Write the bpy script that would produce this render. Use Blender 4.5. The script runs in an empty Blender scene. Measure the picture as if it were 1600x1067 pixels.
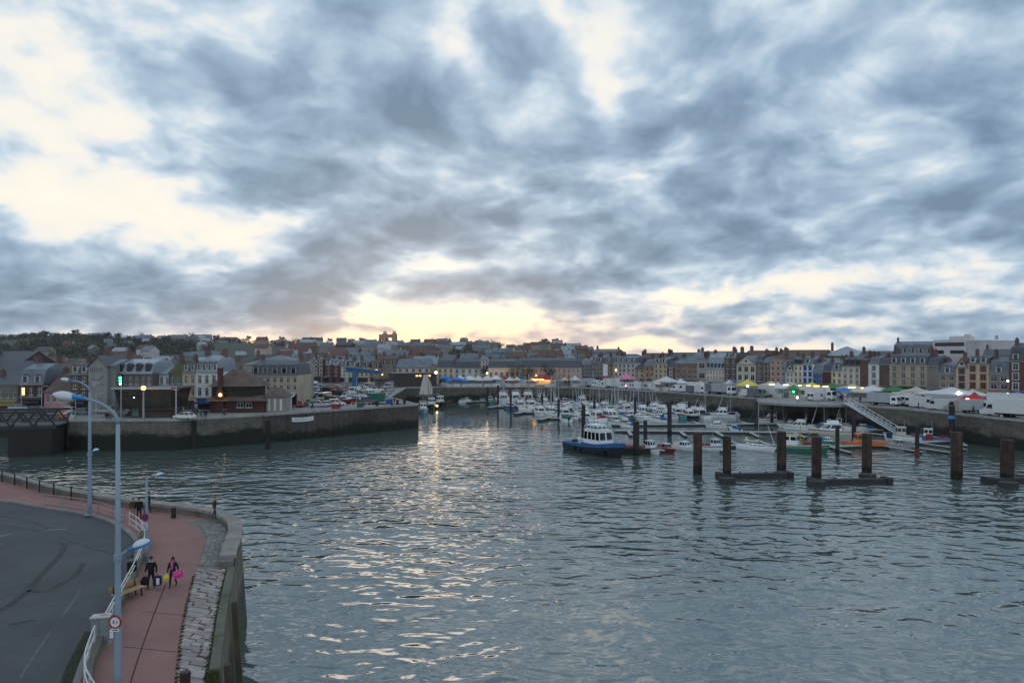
import bpy, bmesh, math, random
from mathutils import Vector, Matrix, Euler, noise
random.seed(7)
R = math.radians
S = bpy.context.scene
COL = S.collection

# ------------------------------------------------------------------ camera
# numbers below were measured on a 1600 px wide picture: focal length F px, horizon at row HY,
# eye CZ metres above the water, quays QZ metres above the water
F, HY, CZ, QZ = 1067.0, 553.0, 19.0, 6.0
cam_d = bpy.data.cameras.new('camera'); cam = bpy.data.objects.new('camera', cam_d); COL.objects.link(cam)
cam.location = (0, 0, CZ); cam.rotation_euler = (R(90), 0, 0)
cam_d.sensor_width = 36; cam_d.lens = 24.0; cam_d.shift_y = 19.5/1600
cam_d.clip_start = 0.5; cam_d.clip_end = 8000
S.camera = cam

# ------------------------------------------------------------------ light
SUN_AZ, SUN_EL = -7.6, 4.2            # degrees from +Y (towards the view), above the horizon
S.view_settings.view_transform = 'Standard'; S.view_settings.look = 'None'
S.view_settings.gamma = 1; S.view_settings.use_curve_mapping = False
S.view_settings.exposure = 1.20
sd = bpy.data.lights.new('sun', 'SUN'); sun = bpy.data.objects.new('sun', sd); COL.objects.link(sun)
sd.energy = 0.035; sd.angle = R(16); sd.color = (1.0, 0.78, 0.56)
sdir = Vector((math.sin(R(SUN_AZ))*math.cos(R(SUN_EL)), math.cos(R(SUN_AZ))*math.cos(R(SUN_EL)), math.sin(R(SUN_EL))))
sun.rotation_euler = sdir.to_track_quat('Z', 'Y').to_euler()

class NT:
    """small helper to write node trees"""
    def __init__(s, tree): s.t = tree; s.n = tree.nodes; s.l = tree.links
    def link(s, v, sock):
        if isinstance(v, bpy.types.NodeSocket): s.l.new(v, sock)
        elif v is not None:
            try: sock.default_value = v
            except Exception:
                sock.default_value = tuple(v)+(1,)
    def math(s, op, a, b=None, c=None, clamp=False):
        n = s.n.new('ShaderNodeMath'); n.operation = op; n.use_clamp = clamp
        for i, v in enumerate((a, b, c)):
            if v is not None: s.link(v, n.inputs[i])
        return n.outputs[0]
    def vmath(s, op, a, b=None, out=0):
        n = s.n.new('ShaderNodeVectorMath'); n.operation = op
        for i, v in enumerate((a, b)):
            if v is not None: s.link(v, n.inputs[i])
        return n.outputs[out]
    def noise(s, vec, scale, detail=4, rough=.55, dist=0, lac=2.0):
        n = s.n.new('ShaderNodeTexNoise')
        if vec is not None: s.l.new(vec, n.inputs['Vector'])
        n.inputs['Scale'].default_value = scale; n.inputs['Detail'].default_value = detail
        n.inputs['Roughness'].default_value = rough; n.inputs['Distortion'].default_value = dist
        n.inputs['Lacunarity'].default_value = lac
        return n.outputs[0]
    def ramp(s, fac, stops, interp='LINEAR'):
        n = s.n.new('ShaderNodeValToRGB'); n.color_ramp.interpolation = interp
        e = n.color_ramp.elements
        while len(e) < len(stops): e.new(.5)
        for el, (p, c) in zip(e, stops):
            el.position = p; el.color = tuple(c)+(1,) if len(c) == 3 else c
        s.l.new(fac, n.inputs[0]); return n.outputs[0]
    def mix(s, fac, a, b, mode='MIX'):
        n = s.n.new('ShaderNodeMix'); n.data_type = 'RGBA'; n.blend_type = mode
        s.link(fac, n.inputs[0])
        for v, sk in ((a, n.inputs[6]), (b, n.inputs[7])):
            if isinstance(v, bpy.types.NodeSocket): s.l.new(v, sk)
            else: sk.default_value = tuple(v)+(1,) if len(v) == 3 else v
        return n.outputs[2]
    def mapping(s, vec, loc=(0,0,0), rot=(0,0,0), sc=(1,1,1), typ='POINT'):
        n = s.n.new('ShaderNodeMapping'); n.vector_type = typ
        s.l.new(vec, n.inputs[0]); n.inputs[1].default_value = loc; n.inputs[2].default_value = rot; n.inputs[3].default_value = sc
        return n.outputs[0]

# ------------------------------------------------------------------ sky
def make_world():
    w = bpy.data.worlds.new('World'); S.world = w; w.use_nodes = True
    t = NT(w.node_tree); t.n.clear()
    out = t.n.new('ShaderNodeOutputWorld'); bg = t.n.new('ShaderNodeBackground')
    bg.inputs[1].default_value = 0.1
    t.l.new(bg.outputs[0], out.inputs[0])
    sky = t.n.new('ShaderNodeTexSky'); sky.sky_type = 'NISHITA'; sky.sun_disc = False
    sky.sun_elevation = R(SUN_EL); sky.sun_rotation = R(SUN_AZ); sky.air_density = 1.0; sky.dust_density = 1.5
    tc = t.n.new('ShaderNodeTexCoord'); d = tc.outputs['Generated']
    sep = t.n.new('ShaderNodeSeparateXYZ'); t.l.new(d, sep.inputs[0]); x, y, z = sep.outputs
    zc = t.math('MAXIMUM', z, 0.0)
    # cloud sheet coordinates: the sheet lies overhead and thins out to the horizon
    k = t.math('DIVIDE', 1.0, t.math('ADD', zc, 0.34))
    cmb = t.n.new('ShaderNodeCombineXYZ')
    t.l.new(t.math('MULTIPLY', x, k), cmb.inputs[0]); t.l.new(t.math('MULTIPLY', y, k), cmb.inputs[1])
    p = cmb.outputs[0]
    az = t.math('ARCTAN2', x, y); el = t.math('ARCSINE', z)
    ae = t.n.new('ShaderNodeCombineXYZ'); t.l.new(az, ae.inputs[0]); t.l.new(el, ae.inputs[1]); ae = ae.outputs[0]
    # wisps stretch along the horizon low down
    warp = t.n.new('ShaderNodeTexNoise'); t.l.new(p, warp.inputs['Vector']); warp.inputs['Scale'].default_value = 2.6; warp.inputs['Detail'].default_value = 3
    pw = t.vmath('ADD', p, t.vmath('MULTIPLY', t.vmath('SUBTRACT', warp.outputs['Color'], (.5, .5, .5)), (.22, .22, .22)))
    big = t.noise(t.mapping(p, (3.1, 1.7, 0.3)), 2.0, 2.0, .5)
    mid = t.noise(t.mapping(pw, (8.3, 4.1, 2.2)), 5.2, 3.0, .5)
    fine = t.noise(t.mapping(pw, (1.3, 7.7, 5.2)), 13.0, 7, .58)
    vo = t.n.new('ShaderNodeTexVoronoi'); vo.feature = 'SMOOTH_F1'; vo.voronoi_dimensions = '2D'; t.l.new(pw, vo.inputs['Vector']); vo.inputs['Scale'].default_value = 5.5; vo.inputs['Smoothness'].default_value = .55; vo.inputs['Detail'].default_value = 1.5; vo.inputs['Roughness'].default_value = .45
    # where the heavy banks and the breaks in the cloud stand: (column,row of the break, radii, tilt, amount)
    B = SKY_BANKS
    acc = None
    # edges of the banks are ragged: shift the lookup by noise
    jit = t.n.new('ShaderNodeTexNoise'); t.l.new(ae, jit.inputs['Vector']); jit.inputs['Scale'].default_value = 9; jit.inputs['Detail'].default_value = 4
    aej = t.vmath('ADD', ae, t.vmath('MULTIPLY', t.vmath('SUBTRACT', jit.outputs['Color'], (.5, .5, .5)), (.14, .07, 0)))
    for (px, py, rx, ry, rot, amt) in B:
        u, v = (px-800)/F, (HY-py)/F
        a0 = math.atan(u); e0 = math.atan(v/math.sqrt(1+u*u)); c = math.cos(a0)
        m = t.mapping(aej, (a0, e0, 0), (0, 0, R(rot)), (rx/F*c*c+.004, ry/F*c+.002, 1), 'TEXTURE')
        q = t.vmath('DOT_PRODUCT', m, m, out=1)
        g = t.math('POWER', 0.5, q)
        acc = t.math('MULTIPLY_ADD', g, amt, 0.0 if acc is None else acc)
    n = t.math('MULTIPLY_ADD', t.math('SUBTRACT', big, .5), 0.8, t.math('MULTIPLY_ADD', t.math('MULTIPLY_ADD', y, .8, .5, True), .20, .575))  # unseen cloud behind the camera is thinned to throw more light on the land
    n = t.math('MULTIPLY_ADD', t.math('SUBTRACT', mid, .5), 1.6, n)
    n = t.math('MULTIPLY_ADD', t.math('SUBTRACT', .66, vo.outputs['Distance']), .46, n)
    n = t.math('MULTIPLY_ADD', t.math('SUBTRACT', fine, .5), 0.78, n)
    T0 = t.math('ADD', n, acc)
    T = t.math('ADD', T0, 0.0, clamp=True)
    cloud = t.ramp(t.math('MULTIPLY_ADD', T0, 1/1.6, .3/1.6), SKY_RAMP, 'LINEAR')
    # sun glow behind the cloud: distance from the sun direction, flattened
    dx = t.math('SUBTRACT', az, R(SUN_AZ)+.03); dy = t.math('SUBTRACT', el, R(2.6))
    def glow(sx, sy):
        return t.math('POWER', 2.718, t.math('MULTIPLY', -1.0, t.math('ADD', t.math('POWER', t.math('DIVIDE', dx, sx), 2), t.math('POWER', t.math('DIVIDE', dy, sy), 2))))
    thin = t.math('SUBTRACT', 1.0, t.math('MULTIPLY', T, 1.15), clamp=True)
    g1 = t.math('MULTIPLY', glow(.15, .022), thin)
    g2 = t.math('MULTIPLY', glow(.45, .040), t.math('MULTIPLY_ADD', thin, .85, .02))
    c = t.mix(t.math('MULTIPLY', t.math('MULTIPLY', g2, thin), .75), cloud, (1.0, .76, .50))
    c = t.mix(g1, c, (1.40, .93, .44))
    # warm rim right above the land
    rim = t.math('MULTIPLY', t.math('POWER', 2.718, t.math('MULTIPLY', t.math('MULTIPLY', el, el), -480.0)), glow(.33, 1))
    c = t.mix(t.math('MULTIPLY', rim, t.math('MULTIPLY_ADD', thin, .7, .25)), c, (.95, .56, .27))
    # below the horizon: dim far ground / sea haze
    dn = t.math('MULTIPLY', t.math('MULTIPLY', z, -1.0), 12.0, clamp=True)
    c = t.mix(dn, c, (.20, .23, .25))
    tot = t.vmath('SCALE', c); tot.node.inputs['Scale'].default_value = 8.3
    add = t.mix(1.0, tot, t.mix(1.0, sky.outputs[0], (.022, .024, .03), 'MULTIPLY'), 'ADD')
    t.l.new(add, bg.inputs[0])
    w.cycles.sampling_method = 'MANUAL'; w.cycles.sample_map_resolution = 512
SKY_RAMP = [((p+.3)/1.6, c) for p, c in [(-.3, (.535, .50, .43)), (0.05, (.505, .48, .43)), (.22, (.475, .465, .44)), (.36, (.40, .425, .44)), (.48, (.315, .37, .42)), (.64, (.235, .30, .365)), (.85, (.165, .228, .30)), (1.05, (.125, .18, .245)), (1.3, (.09, .135, .19))]]
SKY_BANKS = [
    # breaks
    (60, 40, 240, 120, 0, -.22), (90, 230, 190, 130, 0, -.46), (250, 345, 150, 50, -8, -.30), (340, 372, 110, 24, -8, -.40), (40, 330, 120, 50, 0, -.3), (300, 20, 200, 40, 0, -.18),
    (520, 315, 60, 20, 10, -.22), (480, 345, 90, 16, 0, -.16), (560, 240, 80, 22, 0, -.24), (410, 95, 26, 18, 0, -.28), (745, 95, 26, 60, 25, -.34), (690, 20, 34, 50, 20, -.26),
    (935, 70, 38, 60, -20, -.28), (965, 150, 34, 40, 20, -.34), (820, 180, 40, 26, 0, -.36), (1010, 262, 40, 24, 30, -.40), (830, 302, 80, 12, 0, -.34), (640, 235, 60, 16, 0, -.2), (790, 270, 50, 30, 0, -.16),
    (1335, 125, 56, 22, 25, -.32), (1190, 60, 100, 50, 0, -.08), (1500, 245, 90, 18, 12, -.34), (1250, 205, 120, 14, 0, -.12),
    (700, 420, 110, 13, 3, -.55), (585, 474, 36, 20, -20, -.55), (720, 498, 130, 15, 0, -.62), (640, 496, 60, 20, 0, -.4), (880, 505, 80, 8, 0, -.2),
    (1340, 437, 270, 11, 2, -.44), (1080, 420, 120, 9, -3, -.30), (960, 462, 150, 9, 0, -.36), (1180, 488, 180, 7, 0, -.26), (1090, 545, 140, 8, 0, -.40), (1500, 475, 120, 7, 0, -.26),
    (500, 527, 160, 7, 0, -.40),
    (1300, 490, 420, 50, 0, -.16), (1050, 545, 500, 10, 0, -.2), (1350, 455, 260, 9, -1, -.3), (1450, 545, 300, 8, 0, -.25), (180, 470, 330, 60, 0, -.10), (250, 532, 300, 9, 0, -.2), (1250, 510, 220, 6, 0, -.3),
    # banks
    (185, 112, 90, 40, 5, .42), (430, 165, 150, 60, -10, .22), (620, 110, 120, 100, 0, .15), (380, 250, 130, 30, -10, .14), (430, 310, 100, 26, 0, .2),
    (200, 440, 330, 26, 3, .34), (120, 495, 280, 24, 0, .30), (420, 475, 160, 24, 0, .26), (540, 385, 130, 30, 14, .22), (700, 345, 140, 34, 10, .16), (900, 235, 80, 40, 0, .14),
    (1010, 358, 240, 34, -2, .32), (1230, 300, 160, 36, -6, .20), (1440, 180, 170, 50, -20, .26), (1570, 90, 90, 120, 0, .34), (1100, 90, 150, 70, 0, .14), (850, 40, 60, 50, 0, .1),
    (930, 440, 90, 18, 0, .34), (780, 456, 90, 11, 0, .34), (1480, 335, 170, 28, 6, .26), (1480, 290, 130, 18, 5, .20), (15, 376, 60, 11, -6, .5), (1250, 485, 60, 9, 0, .26), (1430, 465, 110, 9, 0, .26), (1500, 515, 250, 14, 0, .2), (900, 522, 110, 10, 0, .2), (545, 508, 70, 7, -4, .36), (960, 500, 130, 9, 0, .24),
    (300, 515, 250, 8, 0, .12),
]
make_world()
# ------------------------------------------------------------------ helpers
def G(px, py, z=QZ):
    d = F*(CZ-z)/(py-HY); return Vector(((px-800)/F*d, d, z))
def P(px, py, d): return Vector(((px-800)/F*d, d, CZ-(py-HY)/F*d))
def XD(px, d): return (px-800)/F*d
def ZD(py, d): return CZ-(py-HY)/F*d

KIDS = {}
def link(o, parent=None):
    COL.objects.link(o)
    if parent is not None:
        o.parent = parent; KIDS.setdefault(parent.name, []).append(o)
    return o
def tag(o, label=None, cat=None, group=None, kind=None):
    if label: o['label'] = label
    if cat: o['category'] = cat
    if group: o['group'] = group
    if kind: o['kind'] = kind
    return o
def thing(name, label, cat, loc=(0, 0, 0), rz=0, group=None):
    o = bpy.data.objects.new(name, None); o.empty_display_size = .2; link(o)
    o.location = loc; o.rotation_euler = (0, 0, rz)
    return tag(o, label, cat, group)
def copy_tree(o, parent=None):
    c = o.copy(); link(c, parent)
    for ch in KIDS.get(o.name, []): copy_tree(ch, c)
    return c
def dup(o, loc, rz=0, label=None, group=None, sc=None):
    c = copy_tree(o); c.location = loc; c.rotation_euler = (0, 0, rz)
    if sc: c.scale = (sc, sc, sc) if not isinstance(sc, (tuple, list)) else sc
    if label: c['label'] = label
    if group: c['group'] = group
    return c
def recolour(o, mats):
    """give the parts of a copied thing their own materials: {part name: material}"""
    for ch in KIDS.get(o.name, []):
        base = ch.name.split('.')[0]
        if base in mats and ch.type == 'MESH' and len(ch.material_slots):
            ch.material_slots[0].link = 'OBJECT'; ch.material_slots[0].material = mats[base]
ORD = ['', 'first', 'second', 'third', 'fourth', 'fifth', 'sixth', 'seventh', 'eighth', 'ninth', 'tenth', 'eleventh', 'twelfth', 'thirteenth', 'fourteenth', 'fifteenth', 'sixteenth', 'seventeenth', 'eighteenth', 'nineteenth', 'twentieth',
       'twenty-first', 'twenty-second', 'twenty-third', 'twenty-fourth', 'twenty-fifth', 'twenty-sixth', 'twenty-seventh', 'twenty-eighth', 'twenty-ninth', 'thirtieth'] + ['thirty-%s' % s for s in ('first', 'second', 'third', 'fourth', 'fifth', 'sixth', 'seventh', 'eighth', 'ninth')]

class MB:
    def __init__(s): s.v = []; s.f = []; s.m = []
    def add(s, vs, fs, m=0):
        k = len(s.v); s.v += [tuple(v) for v in vs]
        for f in fs: s.f.append(tuple(i+k for i in f)); s.m.append(m)
        return s
    def box(s, c, sz, rz=0, m=0, M=None):
        hx, hy, hz = sz[0]/2, sz[1]/2, sz[2]/2
        vs = [Vector((x, y, z)) for z in (-hz, hz) for x, y in ((-hx, -hy), (hx, -hy), (hx, hy), (-hx, hy))]
        if M is not None: vs = [M @ v for v in vs]
        elif rz: q = Matrix.Rotation(rz, 3, 'Z'); vs = [q @ v for v in vs]
        c = Vector(c); return s.add([v+c for v in vs], [(3, 2, 1, 0), (4, 5, 6, 7), (0, 1, 5, 4), (1, 2, 6, 5), (2, 3, 7, 6), (3, 0, 4, 7)], m)
    def beam(s, a, b, w, h, m=0, up=(0, 0, 1)):
        a, b = Vector(a), Vector(b); t = (b-a); L = t.length
        if L < 1e-5: return s
        t.normalize(); sd_ = t.cross(Vector(up))
        if sd_.length < 1e-4: sd_ = t.cross(Vector((0, 1, 0)))
        sd_.normalize(); u = sd_.cross(t)
        vs = [p+sd_*(x*w/2)+u*(z*h/2) for p in (a, b) for x, z in ((-1, -1), (1, -1), (1, 1), (-1, 1))]
        return s.add(vs, [(3, 2, 1, 0), (4, 5, 6, 7), (0, 1, 5, 4), (1, 2, 6, 5), (2, 3, 7, 6), (3, 0, 4, 7)], m)
    def tube(s, pts, r, n=8, m=0, cap=True):
        pts = [Vector(p) for p in pts]; k = len(s.v); N = len(pts); prev = None
        for i, p in enumerate(pts):
            t = (pts[min(i+1, N-1)]-pts[max(i-1, 0)]).normalized()
            if prev is None:
                u = t.cross(Vector((0, 0, 1)))
                if u.length < 1e-3: u = t.cross(Vector((0, 1, 0)))
                u.normalize()
            else: u = (prev-t*prev.dot(t)).normalized()
            prev = u; w = t.cross(u); rr = r[i] if isinstance(r, (list, tuple)) else r
            for j in range(n):
                a = 2*math.pi*j/n; s.v.append(tuple(p+u*(rr*math.cos(a))+w*(rr*math.sin(a))))
        for i in range(N-1):
            for j in range(n):
                s.f.append((k+i*n+j, k+i*n+(j+1) % n, k+(i+1)*n+(j+1) % n, k+(i+1)*n+j)); s.m.append(m)
        if cap:
            s.f.append(tuple(k+j for j in range(n))[::-1]); s.m.append(m)
            s.f.append(tuple(k+(N-1)*n+j for j in range(n))); s.m.append(m)
        return s
    def prism(s, poly, z0, z1, m=0, bottom=True):
        n = len(poly); vs = [(x, y, z0) for x, y in poly]+[(x, y, z1) for x, y in poly]
        fs = [(i, (i+1) % n, n+(i+1) % n, n+i) for i in range(n)]+[tuple(range(n, 2*n))]
        if bottom: fs.append(tuple(range(n))[::-1])
        return s.add(vs, fs, m)
    def prism_y(s, poly_xz, y0, y1, m=0):
        n = len(poly_xz); vs = [(x, y0, z) for x, z in poly_xz]+[(x, y1, z) for x, z in poly_xz]
        fs = [(i, n+i, n+(i+1) % n, (i+1) % n) for i in range(n)]+[tuple(range(n)), tuple(range(n, 2*n))[::-1]]
        return s.add(vs, fs, m)
    def loft(s, secs, m=0, closed=True, caps=True):
        n = len(secs[0]); k = len(s.v)
        for q in secs: s.v += [tuple(p) for p in q]
        for i in range(len(secs)-1):
            for j in range(n if closed else n-1):
                s.f.append((k+i*n+j, k+i*n+(j+1) % n, k+(i+1)*n+(j+1) % n, k+(i+1)*n+j)); s.m.append(m)
        if caps:
            s.f.append(tuple(k+j for j in range(n))[::-1]); s.m.append(m)
            s.f.append(tuple(k+(len(secs)-1)*n+j for j in range(n))); s.m.append(m)
        return s
    def sphere(s, c, r, nu=10, nv=7, m=0, zmin=-1.0):
        r = (r, r, r) if not isinstance(r, (tuple, list)) else r; secs = []
        for i in range(nv+1):
            t = math.pi*i/nv; z = -math.cos(t); z = max(z, zmin); q = math.sin(t) if z > zmin else math.sqrt(max(0, 1-z*z))
            q = max(q, .02); secs.append([(c[0]+r[0]*q*math.cos(2*math.pi*j/nu), c[1]+r[1]*q*math.sin(2*math.pi*j/nu), c[2]+r[2]*z) for j in range(nu)])
        return s.loft(secs, m)
    def mesh(s, name, mats, smooth=False):
        me = bpy.data.meshes.new(name); me.from_pydata(s.v, [], s.f); me.update()
        for q in (mats if isinstance(mats, (list, tuple)) else [mats]): me.materials.append(q)
        if any(s.m): me.polygons.foreach_set('material_index', s.m)
        if smooth: me.polygons.foreach_set('use_smooth', [True]*len(me.polygons))
        return me
    def build(s, name, mats, parent=None, loc=(0, 0, 0), rz=0, smooth=False, fix=False):
        me = s.mesh(name, mats, smooth)
        if fix:
            bm = bmesh.new(); bm.from_mesh(me); bmesh.ops.recalc_face_normals(bm, faces=bm.faces); bm.to_mesh(me); bm.free()
        o = bpy.data.objects.new(name, me); link(o, parent); o.location = loc; o.rotation_euler = (0, 0, rz); return o
def inst(name, me, parent, loc=(0, 0, 0), rz=0, sc=None):
    o = bpy.data.objects.new(name, me); link(o, parent); o.location = loc; o.rotation_euler = (0, 0, rz)
    if sc: o.scale = sc
    return o

# ------------------------------------------------------------------ materials
def tidal(name, col, weed, zc, course=.45):
    """old harbour masonry: dry stone above, ragged weed line round zc metres, wet dark foot"""
    m = bpy.data.materials.new(name); m.use_nodes = True; t = NT(m.node_tree); b = t.n['Principled BSDF']
    g = t.n.new('ShaderNodeNewGeometry').outputs['Position']; sp = t.n.new('ShaderNodeSeparateXYZ'); t.l.new(g, sp.inputs[0])
    n1 = t.noise(t.mapping(g, sc=(.10, .10, .25)), 1.0, 6, .65); n2 = t.noise(t.mapping(g, (4, 8, 1), sc=(.55, .55, .9)), 1.0, 5, .6); n3 = t.noise(t.mapping(g, (9, 1, 3), sc=(1.3, 1.3, .10)), 1.0, 4, .6)
    f = t.math('MULTIPLY_ADD', t.math('SUBTRACT', n2, .5), .9, t.math('MULTIPLY_ADD', t.math('SUBTRACT', n1, .5), 1.3, t.math('MULTIPLY_ADD', t.math('SUBTRACT', n3, .5), -.9, 1.0)))
    c = t.vmath('SCALE', t.mix(0.0, col, col)); t.l.new(f, c.node.inputs['Scale'])
    # coursed joints
    cx = t.n.new('ShaderNodeCombineXYZ'); t.l.new(t.math('ADD', sp.outputs[0], t.math('MULTIPLY', sp.outputs[1], .8)), cx.inputs[0]); t.l.new(sp.outputs[2], cx.inputs[1])
    br = t.n.new('ShaderNodeTexBrick'); t.l.new(cx.outputs[0], br.inputs['Vector']); br.inputs['Scale'].default_value = 1.0; br.inputs['Brick Width'].default_value = course*2.4; br.inputs['Row Height'].default_value = course; br.inputs['Mortar Size'].default_value = .035
    br.inputs['Color1'].default_value = (1.15, 1.12, 1.08, 1); br.inputs['Color2'].default_value = (.78, .78, .80, 1); br.inputs['Mortar'].default_value = (.45, .45, .45, 1)
    c = t.mix(.75 if course < 3 else 0.0, c, t.mix(1.0, c, br.outputs[0], 'MULTIPLY'))
    h = t.math('ADD', sp.outputs[2], t.math('MULTIPLY_ADD', t.math('SUBTRACT', n1, .5), 3.4, t.math('MULTIPLY', t.math('SUBTRACT', n2, .5), 1.6)))
    k = t.math('MULTIPLY', t.math('SUBTRACT', zc+.5, h), 1.0, clamp=True)
    c = t.mix(k, c, weed); t.l.new(c, b.inputs['Base Color']); t.l.new(t.math('MULTIPLY_ADD', k, -.35, .9), b.inputs['Roughness']); b.inputs['Specular IOR Level'].default_value = .3
    bp = t.n.new('ShaderNodeBump'); bp.inputs['Strength'].default_value = .6; bp.inputs['Distance'].default_value = .08; t.l.new(t.math('ADD', t.math('MULTIPLY', br.outputs['Fac'], -.5), n2), bp.inputs['Height']); t.l.new(bp.outputs[0], b.inputs['Normal'])
    return m
MATS = {}
def mat(name, col, rough=.7, var=.25, scale=1.0, bump=.0, metal=0, dirt=None, spec=.3, rnd=.10, coat=0, bscale=None, streak=0, emit=None):
    if name in MATS: return MATS[name]
    m = bpy.data.materials.new(name); MATS[name] = m; m.use_nodes = True; t = NT(m.node_tree)
    b = t.n['Principled BSDF']; b.inputs['Roughness'].default_value = rough; b.inputs['Metallic'].default_value = metal
    b.inputs['Specular IOR Level'].default_value = spec
    if coat: b.inputs['Coat Weight'].default_value = coat; b.inputs['Coat Roughness'].default_value = .08
    tc = t.n.new('ShaderNodeTexCoord').outputs['Object']
    oi = t.n.new('ShaderNodeObjectInfo')
    off = t.vmath('ADD', tc, t.vmath('SCALE', oi.outputs['Location'])); off_n = off.node
    v = t.vmath('ADD', tc, oi.outputs['Location'])
    n1 = t.noise(v, scale, 5, .6)
    n2 = t.noise(v, scale*9, 3, .6)
    fac = t.math('MULTIPLY_ADD', t.math('SUBTRACT', n1, .5), var*2.4, t.math('MULTIPLY_ADD', t.math('SUBTRACT', n2, .5), var*.9, 1.0))
    fac = t.math('MULTIPLY', fac, t.math('MULTIPLY_ADD', oi.outputs['Random'], rnd*2, 1-rnd))
    if streak:
        sv = t.mapping(v, sc=(1.6, 1.6, .12)); ns = t.noise(sv, 1.2, 4, .6)
        fac = t.math('MULTIPLY', fac, t.math('MULTIPLY_ADD', t.math('SUBTRACT', ns, .5), -streak*2, 1.0))
    c = t.vmath('SCALE', t.mix(0.0, col, col)); t.l.new(fac, c.node.inputs['Scale'])
    if dirt:
        nd = t.noise(t.mapping(v, (5, 3, 1)), scale*.6, 6, .65)
        k = t.ramp(nd, [(.45, (0, 0, 0)), (.7, (1, 1, 1))])
        c = t.mix(t.math('MULTIPLY', k, dirt[1]), c, dirt[0])
    t.l.new(c, b.inputs['Base Color'])
    rr = t.math('MULTIPLY_ADD', t.math('SUBTRACT', n1, .5), .35, rough, clamp=True); t.l.new(rr, b.inputs['Roughness'])
    if bump:
        bp = t.n.new('ShaderNodeBump'); bp.inputs['Strength'].default_value = bump; bp.inputs['Distance'].default_value = .03
        t.l.new(t.noise(v, bscale or scale*12, 4, .65), bp.inputs['Height']); t.l.new(bp.outputs[0], b.inputs['Normal'])
    if emit:
        b.inputs['Emission Color'].default_value = tuple(emit[0])+(1,); b.inputs['Emission Strength'].default_value = emit[1]
    return m
def glass(name, col=(.02, .025, .03), rough=.08):
    return mat(name, col, rough, .1, 1, spec=.6, rnd=.5)
def hexc(r, g, b):
    f = lambda c: (c/255/12.92 if c <= 10 else ((c/255+.055)/1.055)**2.4)
    return (f(r), f(g), f(b))
WHITE = mat('white_gelcoat', (.86, .87, .87), .28, .07, .7, spec=.5)
OFFW = mat('off_white_paint', (.62, .61, .57), .4, .1, 1)
BLACKP = mat('black_rubber', (.015, .015, .016), .6, .2, 2)
GLASS = glass('window_glass'); DGLASS = glass('dark_boat_glass', (.012, .015, .02), .05)
ALU = mat('galvanised_metal', (.42, .45, .48), .45, .15, 2, metal=.6)
PALEBLUE = mat('pale_blue_lamp_paint', (.25, .33, .40), .4, .12, 1.2, spec=.4)
BLUEP = mat('bright_blue_paint', (.03, .22, .52), .35, .1, 1)
CONC = mat('pale_concrete', (.36, .35, .33), .85, .22, .5, .4, dirt=((.16, .15, .13), .6))
CHROME = mat('steel_rail', (.55, .57, .6), .3, .08, 1, metal=.8)
WOOD = mat('varnished_slat_wood', (.40, .25, .13), .5, .25, 2, .2)
RUST = mat('rusty_steel_pile', (.078, .046, .036), .85, .65, 1.1, .6, dirt=((.030, .025, .024), .85), streak=.9)
DARKPILE = mat('dark_tarred_pile', (.035, .032, .033), .7, .35, 1.0, .3, dirt=((.06, .045, .04), .5), streak=.3)
WOODDECK = mat('weathered_pontoon_deck', (.40, .395, .385), .8, .25, 1.5, .3)
PONTSIDE = mat('dark_pontoon_float', (.05, .05, .052), .7, .3, 1)
SLATE = mat('blue_grey_slate', (.15, .175, .205), .45, .3, .7, .35, spec=.45, dirt=((.055, .06, .068), .6), bscale=6)
SLATE2 = mat('dark_slate', (.075, .083, .098), .5, .3, .7, .35, spec=.4, bscale=6)
ZINC = mat('pale_zinc_roof', (.27, .31, .35), .4, .2, .6, .1, spec=.5)
TILE = mat('brown_clay_tiles', (.15, .105, .09), .8, .3, .8, .4, dirt=((.06, .05, .035), .6), bscale=5)
REDTILE = mat('red_clay_tiles', (.16, .085, .07), .8, .3, .8, .4, bscale=5)
MOSSROOF = mat('mossy_tiles', (.085, .085, .035), .9, .4, .8, .4, dirt=((.12, .085, .06), .7))
BRICKCH = mat('chimney_brick', (.17, .105, .09), .85, .3, 1.5, .3)
FRAMEW = mat('white_window_frame', (.60, .60, .58), .5, .08, 1)
FRAMED = mat('dark_window_frame', (.07, .065, .06), .5, .1, 1)
TENT = mat('white_tent_canvas', (.66, .67, .70), .7, .08, .8)
TYRE = mat('tyre_rubber', (.018, .018, .019), .8, .2, 4)
LITW = mat('warm_lit_bulb', (.9, .7, .4), .5, .05, 1, emit=((1.0, .62, .25), 3.5))
LITY = mat('amber_beacon_lens', (.9, .5, .1), .4, .05, 1, emit=((1.0, .45, .05), 4.0))
LITG = mat('green_signal_lens', (.05, .7, .2), .4, .05, 1, emit=((.03, 1.0, .25), 3.5))
LITWH = mat('cold_white_lit_bulb', (.9, .9, .9), .4, .05, 1, emit=((1.0, .92, .8), 5.0))
LITR = mat('red_lit_lens', (.8, .1, .1), .4, .05, 1, emit=((1.0, .15, .1), 2.0))
LITWIN = mat('warm_lit_pane', (.6, .42, .2), .3, .2, 1, emit=((1.0, .6, .25), .9))
def wallm(r, g, b, k=1.24, kind='plaster'):
    m_ = (r+g+b)/3; r, g, b = (round(m_+(v-m_)*.58) for v in (r, g, b))
    """wall material from the colour a wall of that kind has in a picture; k takes it to albedo"""
    c = tuple(min(.8, x*k) for x in hexc(r, g, b)); nm = '%s_wall_%d_%d_%d' % (kind, r, g, b)
    return mat(nm, c, .85, .2, .35, .35, dirt=(tuple(x*.55 for x in c), .55), streak=.22, bscale=4)
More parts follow.
